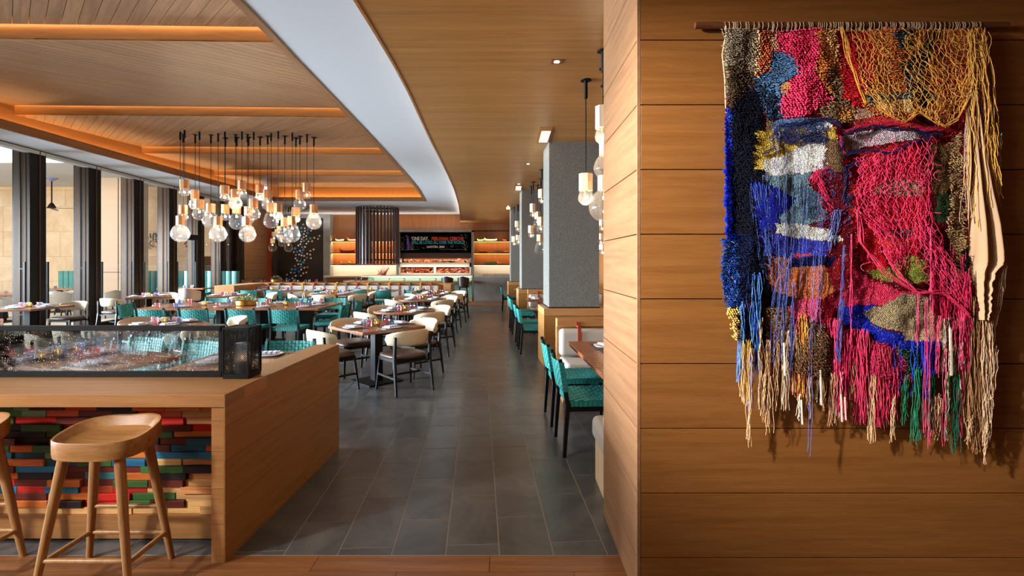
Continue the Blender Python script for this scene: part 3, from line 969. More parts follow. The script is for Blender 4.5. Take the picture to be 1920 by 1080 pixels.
# ---- the terrace outside
tv = structure('wall_terrace', MB().box(-26, -10.78, 19.45, 19.6, 0, 5.2), MT['darkgap'])
rt = random.Random(5)
tw = .96
for r in range(5):
    x = -24.5 + .5 * (r % 2) - .3 * (r % 3)
    while x < -10.6:
        ww = rt.choice((.8, 1.1, 1.3))
        if x + ww > -10.78: break
        MB().box(0.002, ww - .003, 19.4 - .01 * rt.random(), 19.45, tw * r + .002 - .1, tw * (r + 1) - .1 - .003).build('stone_block', MT['travertine'], tv, loc=(x, 0, 0))
        x += ww
MB().box(-26, -10.8, 19.3, 19.45, 4.38, 4.5).build('head_board', MT['light_wood'], tv)
structure('ceiling', MB().box(-26, -10.4, 14.6, 19.6, 4.5, 4.7), MT['white'])
structure('ceiling', MB().box(-12.3, -10.1, 5, 14.6, 4.7, 4.9), MT['white'])
pr_ = structure('wall_pier', MB().box(-13.95, -12.6, 17.2, 17.6, 0, 4.5), plain('beige rendered pier', (196, 176, 156), .7))
MB().box(-13.35, -13.33, 17.19, 17.2, 0, 4.5).build('joint', MT['darkgap'], pr_)
MB().box(-13.95, -12.6, 17.19, 17.2, 1.25, 1.262).build('joint', MT['darkgap'], pr_)

def ordinal(i):
    return ['leftmost', 'second from left', 'third from left', 'fourth from left', 'fifth from left', 'sixth from left', 'seventh from left', 'eighth from left', 'ninth from left', 'tenth from left',
            'eleventh from left', 'twelfth from left', 'thirteenth from left', 'fourteenth from left', 'fifteenth from left', 'sixteenth from left', 'seventeenth from left', 'eighteenth from left', 'nineteenth from left',
            'twentieth from left', 'sixth from right', 'fifth from right', 'fourth from right', 'third from right', 'second from right', 'rightmost'][i]



# ================================================================ BAR COUNTER IN FRONT
def panel4(mb, p0, p1, th, z0, z1):
    """upright slab between plan points p0 -> p1, thickness th to its left"""
    d = Vector((p1[0] - p0[0], p1[1] - p0[1])).normalized()
    n = Vector((-d.y, d.x)) * th
    q = [p0, p1, (p1[0] + n.x, p1[1] + n.y), (p0[0] + n.x, p0[1] + n.y)]
    return mb.prism(q, z0, z1)


bar = thing('bar_counter', 'long oak bar counter with multicoloured wood block front in the left foreground', 'bar counter', (-1.525, 2.71, 0))
BL = (-bar.location.x, -bar.location.y)


def bl(mb):
    mb.M = Matrix.Translation((-bar.location.x, -bar.location.y, 0))
    return mb


FZ, TZ = .838, .908
XE = -5.2
NB, FB = (-1.525, 2.71), (-1.463, 4.362)       # outer near and far corners of the wing
bl(MB()).prism([(XE, 2.71), (-1.528, 2.71), (-1.505, 3.14), (XE, 3.14)], FZ + .002, TZ).build('worktop', MT['bar_wood'], bar, bevel=.002, seg=1)
bl(MB()).prism([(-1.505 - .235, 3.142), (-1.508, 3.142), (FB[0] - .002, FB[1]), (-1.662, 4.362)], TZ - .07, TZ).build('wing_top', MT['bar_side'], bar, bevel=.002, seg=1)
bl(MB()).box(-1.597, -1.53, 2.713, 3.2, 0, FZ).build('end_post', MT['darkgap'], bar)
for a, b in ((0, .205), (.207, .40), (.402, .60), (.602, .765), (.767, .837)):
    bl(MB()).box(-1.599, -1.529, 2.7105, 2.75, a, b).build('post_board', MT['bar_wood'], bar)
core = MB().prism([(-1.53, 2.73), (-1.470, 4.355), (-1.66, 4.355), (-1.75, 3.15), (-1.60, 3.15), (-1.6, 2.73)], 0, TZ - .072)
bl(core)
core2 = MB()
core2.M = bar.matrix_world.inverted() if False else Matrix.Translation((1.525, -2.71, 0))
core2.prism([(-1.53, 2.73), (-1.470, 4.355), (-1.66, 4.355), (-1.75, 3.15), (-1.6, 3.15), (-1.6, 2.73)], 0, TZ - .072)
core2.build('wing_core', MT['darkgap'], bar)
for a, b in ((0, .3), (.302, .545), (.547, .735), (.737, .842), (.844, .908)):
    m = MB()
    m.M = Matrix.Translation((1.525, -2.71, 0))
    panel4(m, NB, FB, .008, a, b)
    m.build('side_board', MT['bar_side'], bar)
m = MB()
m.M = Matrix.Translation((1.525, -2.71, 0))
m.box(-1.66, -1.464, 4.355, 4.362, 0, .9)
m.build('end_board', MT['bar_side'], bar)
m = MB()
m.M = Matrix.Translation((1.525, -2.71, 0))
m.box(XE, -1.6, 2.955, 3.06, 0, FZ)
m.build('front_backing', MT['darkgap'], bar)
m = MB()
m.M = Matrix.Translation((1.525, -2.71, 0))
m.box(XE, -1.6, 2.925, 2.955, .012, .148)
m.build('base_board', MT['bar_wood'], bar)
# coloured blocks, row by row from the top
CB = {'g': (52, 92, 44), 's': (96, 128, 96), 'm': (84, 32, 24), 'k': (24, 18, 18), 't': (186, 126, 78), 'p': (172, 66, 58), 'r': (178, 36, 28),
      'o': (206, 104, 40), 'b': (30, 100, 136), 'e': (52, 116, 124), 'u': (150, 66, 36), 'w': (196, 148, 96)}
BM = {k: wood('stained block ' + k, tuple(int(c * .95) for c in v), tuple(min(255, int(c * 1.4)) for c in v), 'x', 1.6, rough=.5, rnd_amt=.18) for k, v in CB.items()}
ROWS = ['80g 350m 620k 890t 1165t 1340t', '80g 180s 395m 615p 840k 1045o 1265t 1340t', '120g 275s 480u 700m 860k 1030r 1145u 1340t', '80g 345r 560m 780g 1000k 1165r 1340t',
        '130k 380g 600m 800r 1000k 1215m 1340r', '275k 400g 600k 805m 1085g 1340t', '95m 310k 525r 730b 805g 1000k 1175m 1340b', '60g 205o 465g 680r 850r 1070m 1290b 1340o',
        '70b 275b 485s 705r 920o 1140b 1340b', '80o 275o 490b 710g 920b 1140w 1340t', '90m 350b 600m 890m 1160g 1340k', '100o 320k 525m 740e 960o 1180k 1340t',
        '80r 300m 510o 720m 940g 1160m 1340w', '100b 275r 490b 700u 920r 1140w 1340t', '20w 290m 555o 820r 1100g 1340w', '85t 300o 520k 730r 945g 1165m 1340w', '180w 390w 830w 1050w 1260w 1340w']
rb = random.Random(11)
it_last = lambda c_, b_: c_[-1][1] == b_
zt = FZ - .002
rh = (FZ - .002 - .148) / 17
for i, row in enumerate(ROWS):
    x = -2.92
    z1 = zt - i * rh
    z0 = z1 - rh + .0012
    cuts = []
    for it in row.split():
        xe = ((int(it[:-1]) / 3.376) - CX) * 2.93 / F
        cuts.append((x if cuts else None, xe, it[-1]))
        x = xe
    first = True
    for (a, b, c) in cuts:
        if a is None: a = max(-2.99, b - .24)
        d = .028 * rb.random() + .004
        if it_last(cuts, b): b = -1.601
        if b - a < .01: continue
        m = MB().box(-(b - a) / 2 + .0006, (b - a) / 2 - .0006, -d, 0, 0, z1 - z0)
        m.build('wood_block', BM[c], bar, loc=((a + b) / 2 + 1.525, 2.955 - 2.71, z0), bevel=.0015, seg=1)
    x = cuts[0][1] - .24 if cuts[0][1] - .24 > -2.99 else -2.99
    for k in range(9):
        L = .14 + .13 * rb.random()
        c = rb.choice('gmkroubs' if i < 15 else 'wt')
        d = .028 * rb.random() + .004
        MB().box(-L / 2 + .0006, L / 2 - .0006, -d, 0, 0, z1 - z0).build('wood_block', BM[c], bar, loc=(x - L / 2 + 1.525, 2.955 - 2.71, z0), bevel=.0015, seg=1)
        x -= L

# glass screen on the worktop
gs = thing('glass_screen', 'low black framed screen of bubbly wavy glass along the bar top', 'screen', (-3.2, 3.14, TZ))
x0, x1 = -2.0, 3.2 - 1.78
MB().box(x0, x1, -.02, .02, 0, .034).build('bottom_rail', MT['black'], gs, bevel=.002, seg=1)
MB().box(x0, x1, -.03, .03, .29, .318).build('top_rail', MT['black'], gs, bevel=.002, seg=1)
MB().box(x1 - .02, x1, -.015, .015, .034, .29).build('end_stile', MT['black'], gs)
MB().box(x0, x1 - .02, -.004, .004, .034, .29).build('glass_pane', MT['seeded'], gs)

# pierced lantern
LX0, LX1, LY0 = (418.5 - CX) * 3.075 / F, (465.5 - CX) * 3.075 / F, 3.075
lw = LX1 - LX0
ln = thing('lantern', 'black pierced metal lantern standing at the right end of the glass screen', 'lantern', ((LX0 + LX1) / 2, LY0 + lw / 2, TZ), rz=R(-1))
h_ = lw / 2
LH = .315
MB().box(-h_ - .002, h_ + .002, -h_ - .002, h_ + .002, 0, .018).build('base', MT['black'], ln, bevel=.002)
fr = MB()
for sx in (-1, 1):
    for sy in (-1, 1): fr.box(sx * h_ - .004, sx * h_ + .004, sy * h_ - .004, sy * h_ + .004, .018, LH)
for z in (.022, LH - .006):
    for s_ in (-1, 1):
        fr.box(-h_, h_, s_ * h_ - .004, s_ * h_ + .004, z - .006, z + .006)
        fr.box(s_ * h_ - .004, s_ * h_ + .004, -h_, h_, z - .006, z + .006)
fr.build('frame', MT['black'], ln)


def lattice(w, h, pitch, sw):
    mb = MB()
    k = -h
    while k < w:
        for d in (1, -1):
            # strip line x = k + z (d=1) or x = w - k - z
            z0, z1 = max(0, -k), min(h, w - k)
            if z1 - z0 > .004:
                xa, xb = k + z0, k + z1
                if d < 0: xa, xb = w - xa, w - xb
                mb.add([(xa - w / 2 - sw, 0, z0), (xa - w / 2 + sw, 0, z0), (xb - w / 2 + sw, 0, z1), (xb - w / 2 - sw, 0, z1),
                        (xa - w / 2 - sw, .0015, z0), (xa - w / 2 + sw, .0015, z0), (xb - w / 2 + sw, .0015, z1), (xb - w / 2 - sw, .0015, z1)],
                       [(0, 1, 2, 3), (7, 6, 5, 4), (0, 3, 7, 4), (1, 5, 6, 2)])
        k += pitch
    return mb.mesh('pierced_panel')


lm = lattice(lw, LH - .04, .0125, .0021)
for k in range(4):
    a = k * PI / 2
    put('pierced_panel', lm, MT['black'], ln, (h_ * math.sin(a), -h_ * math.cos(a), .026), rz=a)
lt_ = put('pierced_top', lattice(lw, lw, .0125, .0021), MT['black'], ln, (0, -h_, LH - .002))
lt_.rotation_euler.x = R(-90)
lt_.location = (0, -h_, LH - .002)
MB().lathe([(.0, .02), (.045, .02), (.047, .2), (.047, .21), (.042, .21), (.040, .03), (0, .028)], n=24).build('glass_cylinder', MT['frosted'], ln, smooth=40)
MB().lathe([(0, .02), (.03, .02), (.03, .1), (0, .1)], n=20).build('candle', MT['china'], ln, smooth=40)
MB().lathe([(0, .103), (.006, .112), (.004, .128), (0, .138)], n=8).build('flame', MT['flame'], ln, smooth=60)

# ================================================================ BAR STOOLS
def make_stool():
    t = thing('bar_stool', '', 'stool')
    n = 48

    def ring(sc, z):
        vs = []
        for k in range(n):
            a = 2 * PI * k / n
            ca, sa = math.cos(a), math.sin(a)
            e = .72
            x = .232 * sc * math.copysign(abs(ca) ** e, ca)
            y = .165 * sc * math.copysign(abs(sa) ** e, sa)
            if y < 0: x *= 1 + .03 * sa
            zz = z(x, y, sc)
            vs.append((x, y, zz))
        return vs
    rimz = lambda x, y: .742 + .045 * max(0, (y + .1) / .26) ** 1.3 + .022 * max(0, x / .23) * max(0, (y + .16) / .3)
    seat = MB()
    rings = [ring(.93, lambda x, y, s: rimz(x, y) - .092), ring(.985, lambda x, y, s: rimz(x, y) - .088), ring(1.0, lambda x, y, s: rimz(x, y) - .07), ring(1.0, lambda x, y, s: rimz(x, y) - .004), ring(.99, lambda x, y, s: rimz(x, y)), ring(.955, lambda x, y, s: rimz(x, y)), ring(.93, lambda x, y, s: rimz(x, y) - .004)]
    for s_ in (.82, .66, .48, .28, .1):
        rings.append(ring(s_, lambda x, y, s: rimz(x, y) * .4 + .742 * .6 - .012 - .030 * (1 - (s / .93) ** 3)))
    vs = [v for r in rings for v in r]
    fs = [tuple(range(n - 1, -1, -1))]
    for i in range(len(rings) - 1):
        for k in range(n):
            fs.append((i * n + k, i * n + (k + 1) % n, (i + 1) * n + (k + 1) % n, (i + 1) * n + k))
    m = (len(rings) - 1) * n
    fs.append(tuple(range(m, m + n)))
    seat.add(vs, fs).build('seat', MT['seat_wood'], t, smooth=40)
    top = {(-1, -1): (-.135, -.1), (1, -1): (.135, -.1), (-1, 1): (-.135, .09), (1, 1): (.135, .09)}
    bot = {(-1, -1): (-.232, -.165), (1, -1): (.232, -.165), (-1, 1): (-.226, .155), (1, 1): (.226, .155)}
    P_ = {}
    for k in top:
        a = Vector((*top[k], .685 if k[1] < 0 else .70))
        b = Vector((*bot[k], 0))
        P_[k] = (a, b)
        MB().tube([a, a.lerp(b, .12), a.lerp(b, .55), b], [.0235, .0245, .0215, .0155], n=16).build('leg', MT['stool_wood'], t, smooth=40)
    at = lambda k, z: P_[k][1].lerp(P_[k][0], z / P_[k][0].z)
    for (k1, k2, z) in (((-1, -1), (1, -1), .165), ((-1, 1), (1, 1), .15), ((-1, -1), (-1, 1), .15), ((1, -1), (1, 1), .15), ((-1, 1), (1, 1), .30)):
        a, b = at(k1, z), at(k2, z)
        MB().tube([a, a.lerp(b, .08), a.lerp(b, .5), a.lerp(b, .92), b], [.009, .012, .0135, .012, .009], n=12).build('rung', MT['stool_wood'], t, smooth=40)
    return t


st0 = make_stool()
place(st0, (-2.07, 2.60, 0), R(0), 'natural wood bar stool with a scooped seat, standing whole before the coloured block front', 'wooden bar stools at the counter')
place(st0, (-2.905, 2.62, 0), R(0), 'natural wood bar stool cut off by the left edge, beside the whole one', 'wooden bar stools at the counter')

# ================================================================ CHAIRS
def make_armchair():
    t = thing('armchair', '', 'chair')

    def seat_fn(u, v):
        a = 2 * PI * u
        e = .55
        ca, sa = math.cos(a), math.sin(a)
        r = [.0, .5, .85, .97, 1.0, .97, .8, .0][int(round(v * 7))]
        z = [.475, .488, .484, .472, .452, .432, .425, .425][int(round(v * 7))]
        x = .262 * r * math.copysign(abs(ca) ** e, ca) * (1 - .06 * (sa < 0) * abs(sa))
        y = .245 * r * math.copysign(abs(sa) ** e, sa)
        return (x, y, z)
    MB().grid(seat_fn, 36, 7, close_u=True).build('seat', MT['brown_leather'], t, smooth=60)
    MB().prism([(-.22, -.2), (.22, -.2), (.235, .2), (-.235, .2)], .385, .428).build('seat_frame', MT['black_wood'], t, bevel=.004)
    # wrap-around back
    nb = 28
    prof = [(-.5, 0), (-.46, .6), (-.3, 1), (.3, 1), (.46, .6), (.5, 0), (.46, -.6), (.3, -1), (-.3, -1), (-.46, -.6)]
    vs, fs = [], []
    for i in range(nb + 1):
        tt = -1 + 2 * i / nb
        ang = -PI / 2 + tt * R(72)
        rr = .305
        cx, cy = rr * math.cos(ang) * 1.02, .0 + rr * math.sin(ang) * .9
        top = .785 - .062 * abs(tt) ** 2.4
        botm = .592 + .012 * abs(tt) ** 2
        e = max(0, (abs(tt) - .93) / .07)
        sh = math.sqrt(max(.02, 1 - e * e))
        zc, hh = (top + botm) / 2, (top - botm) * sh
        for (pz, pn) in prof:
            rad = .016 * pn * (.3 + .7 * sh) + .02 * pz + .0
            vs.append((cx + math.cos(ang) * rad, cy + math.sin(ang) * rad, zc + pz * hh))
    m = len(prof)
    for i in range(nb):
        for k in range(m):
            fs.append((i * m + k, (i + 1) * m + k, (i + 1) * m + (k + 1) % m, i * m + (k + 1) % m))
    fs.append(tuple(range(m)))
    fs.append(tuple(nb * m + k for k in range(m - 1, -1, -1)))
    MB().add(vs, fs).build('backrest', MT['cream'], t, smooth=60)
    for s_ in (-1, 1):
        MB().bar((s_ * .215, .185, .43), (s_ * .25, .235, 0), .04, .034, .024, .02).build('leg', MT['black_wood'], t, bevel=.003, seg=1)
        p = MB()
        p.bar((s_ * .25, -.222, .43), (s_ * .262, -.29, 0), .036, .046, .024, .026)
        p.bar((s_ * .25, -.222, .40), (s_ * .246, -.236, .71), .034, .042, .03, .03)
        p.build('leg', MT['black_wood'], t, bevel=.003, seg=1)
        MB().bar((s_ * .236, .21, .205), (s_ * .250, -.25, .205), .022, .024).build('stretcher', MT['black_wood'], t)
    MB().bar((-.243, .0, .205), (.243, .0, .205), .022, .024).build('stretcher', MT['black_wood'], t)
    MB().bar((-.245, -.215, .39), (.245, -.215, .39), .04, .024).build('rear_rail', MT['black_wood'], t)
    return t


def weave(W, Hh, nu, nv, frame, amp=.0035, edge=.0):
    """over-and-under webbing on the surface frame(u, v) -> (point, normal); both sides closed by thickness"""
    mb = MB()
    gap = .14
    for j in range(nv):                    # straps along u
        rows = []
        n = nu * 4
        for i in range(n + 1):
            u = i / n
            ph = max(-1, min(1, 1.7 * math.cos(PI * (u * nu - .5) + PI * j)))
            off = amp * math.sin(PI * (u * nu) + PI * j + 0) if 0 else amp * ph
            row = []
            for (dv, dn) in ((gap / 2, 0), (1 - gap / 2, 0)):
                p, nn = frame(u, (j + dv) / nv)
                row.append(p + nn * (off + .002))
            for (dv, dn) in ((1 - gap / 2, 0), (gap / 2, 0)):
                p, nn = frame(u, (j + dv) / nv)
                row.append(p + nn * (off - .002))
            rows.append(row)
        vs = [v for r in rows for v in r]
        fs = []
        for i in range(n):
            for k in range(4):
                fs.append((i * 4 + k, i * 4 + (k + 1) % 4, (i + 1) * 4 + (k + 1) % 4, (i + 1) * 4 + k))
        mb.add(vs, fs)
    for j in range(nu):
        rows = []
        n = nv * 4
        for i in range(n + 1):
            v = i / n
            off = -amp * max(-1, min(1, 1.7 * math.cos(PI * (v * nv - .5) + PI * j)))
            row = []
            for dv in (gap / 2, 1 - gap / 2):
                p, nn = frame((j + dv) / nu, v)
                row.append(p + nn * (off + .002))
            for dv in (1 - gap / 2, gap / 2):
                p, nn = frame((j + dv) / nu, v)
                row.append(p + nn * (off - .002))
            rows.append(row)
        vs = [v for r in rows for v in r]
        fs = []
        for i in range(n):
            for k in range(4):
                fs.append((i * 4 + k, (i + 1) * 4 + k, (i + 1) * 4 + (k + 1) % 4, i * 4 + (k + 1) % 4))
        mb.add(vs, fs)
    return mb


def make_webchair():
    t = thing('woven_chair', '', 'chair')
    # seat: webbing wrapped over a frame
    core = MB().box(-.235, .235, -.215, .235, .415, .452)
    core.build('seat_rail', MT['black_wood'], t)

    def fs_(u, v):
        x, y = -.25 + .5 * u, -.22 + .47 * v
        z = .466 - .012 * (math.sin(PI * u) * math.sin(PI * v))
        return Vector((x, y, z)), Vector((0, 0, 1))
    wb = weave(.5, .47, 12, 12, fs_, .0048)
    # straps turning down over the front and the sides
    for k in range(12):
        xa = -.25 + .0417 * k + .003
        wb.box(xa, xa + .036, .238, .252, .408, .466)
        wb.box(xa, xa + .036, -.226, -.216, .408, .466)
    for k in range(12):
        ya = -.22 + .0392 * k + .002
        wb.box(-.252, -.238, ya, ya + .035, .408, .466)
        wb.box(.238, .252, ya, ya + .035, .408, .466)
    wb.build('woven_seat', MT['teal'], t)

    def fb(u, v):
        x = -.235 + .47 * u
        z = .545 + .245 * v
        y = -.232 - (z - .45) * .17 - .035 * math.sin(PI * u)
        return Vector((x, y, z)), Vector((0, -1, .17)).normalized()
    wk = weave(.47, .25, 12, 8, fb, .0048)
    for k in range(8):
        z = .545 + .0306 * k + .001
        y = -.232 - (z - .45) * .17
        wk.box(-.262, -.236, y - .022, y + .022, z, z + .028)
        wk.box(.236, .262, y - .022, y + .022, z, z + .028)
    wk.build('woven_back', MT['teal'], t)
    for s_ in (-1, 1):
        MB().bar((s_ * .235, .225, .43), (s_ * .24, .235, 0), .036, .036, .026, .026).build('leg', MT['black_wood'], t, bevel=.003, seg=1)
        p = MB()
        p.bar((s_ * .243, -.232, .45), (s_ * .248, -.262, 0), .036, .04, .028, .03)
        p.bar((s_ * .243, -.232, .43), (s_ * .243, -.297, .815), .034, .038, .03, .032)
        p.build('leg', MT['black_wood'], t, bevel=.003, seg=1)
        MB().bar((s_ * .238, .22, .40), (s_ * .243, -.24, .40), .026, .04).build('side_rail', MT['black_wood'], t)
    MB().bar((-.24, .225, .40), (.24, .225, .40), .04, .026).build('front_rail', MT['black_wood'], t)
    return t


ac0 = make_armchair()
wc0 = make_webchair()
G_ARM, G_WEB = 'cream armchairs around the dining tables', 'teal woven chairs'
D45 = PI / 4


def face(cx, cy, tx, ty):
    return math.atan2(ty - cy, tx - cx) - PI / 2


# ================================================================ TABLES AND SETTINGS
def wood_top_prism(poly, th=.035):
    return MB().prism(poly, .75 - th, .75)


def make_table(kind, w, d=None, name='dining_table'):
    t = thing(name, '', 'table')
    if kind == 'round':
        MB().lathe([(0, .715), (w - .006, .715), (w, .72), (w, .745), (w - .005, .75), (0, .75)], n=56).build('table_top', MT['table_wood'], t, smooth=30)
    else:
        d = d or w
        MB().box(-w / 2, w / 2, -d / 2, d / 2, .712, .75).build('table_top', MT['table_wood'], t, bevel=.003)
    if w > 2:
        for sx in (-1, -.33, .33, 1):
            MB().box(sx * (w / 2 - .55) - .05, sx * (w / 2 - .55) + .05, -.32, .32, .02, .712).build('leg', MT['black'], t, bevel=.004)
            MB().box(sx * (w / 2 - .55) - .22, sx * (w / 2 - .55) + .22, -.42, .42, 0, .02).build('base_plate', MT['black'], t, bevel=.003)
    else:
        if kind == 'round':
            for k in range(3):
                a = k * 2 * PI / 3 + .4
                MB().tube([(.1 * math.cos(a), .1 * math.sin(a), .02), (.1 * math.cos(a), .1 * math.sin(a), .715)], .028, n=14).build('leg', MT['black'], t, smooth=40)
            MB().lathe([(0, 0), (.26, 0), (.26, .012), (0, .016)], n=36).build('base_plate', MT['black'], t, smooth=30)
        else:
            MB().box(-.06, .06, -.06, .06, .016, .712).build('pedestal', MT['black'], t, bevel=.004)
            MB().box(-.26, .26, -.26, .26, 0, .016).build('base_plate', MT['black'], t, bevel=.003)
    return t


mat_me = MB().box(-.2, .2, -.14, .14, 0, .002).mesh('placemat')
plate_me = MB().grid(lambda u, v: (lambda a, r, z: (r * math.copysign(abs(math.cos(a)) ** .6, math.cos(a)), r * math.copysign(abs(math.sin(a)) ** .6, math.sin(a)), z))(2 * PI * u, [0, .06, .075, .108, .112, .108, .07, 0][int(round(v * 7))], [.006, .006, .008, .016, .014, .009, .0, .0][int(round(v * 7))]), 28, 7, close_u=True).mesh('plate')
plate_me.polygons.foreach_set('use_smooth', [True] * len(plate_me.polygons))
nap_me = MB().box(-.085, .085, -.045, .045, 0, .01).box(-.083, .083, -.043, .045, .0105, .018).mesh('napkin')


def tumbler_mesh(r=.041, h=.088):
    n = 24
    prof = [(0, .0), (r * .78, 0), (r * .86, .004), (r * .92, h * .35), (r, h * .8), (r * 1.0, h), (r * .93, h), (r * .86, h * .5), (r * .76, .014), (0, .012)]
    vs, fs = [], []
    for i, (rr, z) in enumerate(prof):
        for k in range(n):
            a = 2 * PI * k / n
            q = 1 + (.05 * (1 if (k + i) % 2 else -1) if 2 <= i <= 4 else 0)
            vs.append((rr * q * math.cos(a), rr * q * math.sin(a), z))
    for i in range(len(prof) - 1):
        for k in range(n):
            k2 = (k + 1) % n
            fs.append((i * n + k, i * n + k2, (i + 1) * n + k2, (i + 1) * n + k))
    return MB().add(vs, fs).mesh('tumbler')


tum_me = {}
for c in ('pink', 'blue', 'clear'):
    tum_me[c] = tumbler_mesh()
    tum_me[c].materials.append(MT['gl_' + c])
fork_me = MB().box(-.004, .004, -.09, .03, 0, .003).box(-.011, .011, .03, .05, 0, .003).box(-.011, -.007, .05, .09, 0, .003).box(-.002, .002, .05, .09, 0, .003).box(.007, .011, .05, .09, 0, .003).mesh('fork')
knife_me = MB().prism([(-.005, -.1), (.005, -.1), (.006, 0), (.009, .02), (.009, .08), (.003, .1), (-.005, .1)], 0, .003).mesh('knife')
for me, mt in ((mat_me, 'placemat'), (plate_me, 'china'), (nap_me, 'napkin'), (fork_me, 'silver'), (knife_me, 'gold_cut')): me.materials.append(MT[mt])
cd0 = thing('candle_holder', '', 'candle')
MB().lathe([(0, 0), (.034, 0), (.042, .01), (.05, .04), (.044, .07), (.034, .082), (.034, .09), (.030, .09), (.030, .08), (.04, .068), (.045, .04), (.036, .012), (0, .008)], n=22).build('glass_cup', MT['gl_gold'], cd0, smooth=50)
MB().lathe([(0, .01), (.028, .01), (.028, .03), (0, .03)], n=14).build('wax', MT['china'], cd0, smooth=40)
MB().lathe([(0, .032), (.007, .042), (.005, .056), (0, .068)], n=8).build('flame', MT['flame'], cd0, smooth=60)


def item(name, me, loc, rz, label, cat, group):
    o = bpy.data.objects.new(name, me)
    COL.objects.link(o)
    o.location = loc
    o.rotation_euler.z = rz
    return tag(o, label, cat, group)


def side_word(dx, dy):
    s = ''
    if dy < -.12: s = 'near'
    elif dy > .12: s = 'far'
    if dx < -.12: s += ' left'
    elif dx > .12: s += ' right'
    return s.strip() or 'middle'


def seats(ph, T, spots, cutlery=True, glasses=True, word=None):
    """ph: phrase naming the table; T: (x, y) centre; spots: (dx, dy, angle) of each cover"""
    for i, (dx, dy, a) in enumerate(spots):
        x, y = T[0] + dx, T[1] + dy
        wd = (word[i] if word else side_word(dx, dy)) + ' side'
        z = .7505
        item('placemat', mat_me, (x, y, z), a, 'dark placemat, %s of %s' % (wd, ph), 'placemat', 'dark placemats')
        item('plate', plate_me, (x, y, z + .0025), a, 'white side plate, %s of %s' % (wd, ph), 'plate', 'white plates')
        item('napkin', nap_me, (x, y, z + .0195), a + .25, 'blue striped napkin, %s of %s' % (wd, ph), 'napkin', 'striped napkins')
        if cutlery:
            c_, s_ = math.cos(a), math.sin(a)
            item('fork', fork_me, (x - c_ * .15, y - s_ * .15, z + .0025), a + .1, 'steel fork, %s of %s' % (wd, ph), 'fork', 'forks')
            item('knife', knife_me, (x + c_ * .15, y + s_ * .15, z + .0025), a - .15, 'coppery knife, %s of %s' % (wd, ph), 'knife', 'knives')


def cup(ph, x, y, c, wd):
    item('tumbler', tum_me[c], (x, y, .7505), .3 * x, '%s tumbler %s, %s' % (c, wd, ph), 'glass', 'coloured tumblers')


def candle(ph, x, y):
    place(cd0, (x, y, .7505), 0, 'lit amber tealight on %s' % ph, 'lit candle holders')


def centre(ph, T, rot=0, n=4):
    cols = [('blue', -.16, .03), ('pink', -.09, -.07), ('pink', .12, .07), ('blue', .2, .0)] if n == 4 else [('blue', -.14, .02), ('pink', .12, -.02)]
    wds = ['left of the candle', 'in front left of the candle', 'behind right of the candle', 'right of the candle'] if n == 4 else ['left of the candle', 'right of the candle']
    for (c, dx, dy), w_ in zip(cols, wds):
        cup(ph, T[0] + dx, T[1] + dy, c, w_)
    candle(ph, T[0] + .0, T[1] - .01)


# row of tables along the aisle
sq0 = make_table('square', .94)
rd0 = make_table('round', .55)
TT = [('s', (-1.78, 6.84), 'square table nearest the bar end'), ('r', (-1.85, 9.05), 'nearest round table by the aisle'),
      ('r', (-1.98, 11.75), 'second round table by the aisle'), ('r', (-1.95, 13.8), 'farthest round table by the aisle')]
for i, (k, T, ph) in enumerate(TT):
    place(sq0 if k == 's' else rd0, (*T, 0), D45 if k == 's' else .5 * i, '%s walnut topped %s, set for four' % ('square' if k == 's' else 'round', ph.replace('square ', '').replace('round ', '')), 'small dining tables')
    sp = [(-.26, -.24, D45 * -1), (.26, -.24, D45), (-.26, .25, D45 * 5), (.26, .25, D45 * 3)]
    seats(ph, T, sp, cutlery=i < 2)
    centre(ph, T)
    q = .455
    for (sx, sy, w_) in ((-1, -1, 'near left'), (1, -1, 'near right'), (-1, 1, 'far left'), (1, 1, 'far right')):
        cx, cy = T[0] + sx * q, T[1] + sy * q
        if k == 'r': cx, cy = T[0] + sx * q * 1.02, T[1] + sy * q * 1.02
        place(ac0, (cx, cy, 0), face(cx, cy, *T) + .05 * sx * sy, 'cream backed armchair at the %s of the %s' % (w_, ph), G_ARM)

# communal table with woven chairs
com0 = make_table('rect', 3.42, 1.42, name='communal_table')
tag(com0, 'long walnut communal table with a plant bowl, under the bulb cluster', 'table')
com0.location = (-5.24, 10.08, 0)
ph = 'long communal table'
sx_ = [-6.25, -5.5, -4.68, -3.92]
nm = ['leftmost', 'second from left', 'third from left', 'rightmost']
for i, x in enumerate(sx_):
    place(wc0, (x + .02, 9.02, 0), 0, 'teal woven chair on the near side of the long communal table, %s' % nm[i], G_WEB)
    place(wc0, (x - .35 + .12 * i, 11.12, 0), PI, 'teal woven chair on the far side of the long communal table, %s' % nm[i], G_WEB)
place(wc0, (-3.42, 9.75, 0), R(88), 'teal woven chair at the right end of the communal table, nearer one', G_WEB)
place(wc0, (-3.38, 10.5, 0), R(92), 'teal woven chair at the right end of the communal table, farther one', G_WEB)
place(wc0, (-7.2, 9.9, 0), R(-80), 'teal woven chair at the left end of the communal table', G_WEB)
seats(ph, (-5.24, 10.08), [(x + 5.24, -.45, 0) for x in sx_] + [(x + 5.14, .48, PI) for x in sx_] + [(1.45, .0, R(90))], cutlery=False,
      word=['near ' + n for n in nm] + ['far ' + n for n in nm] + ['right end'])
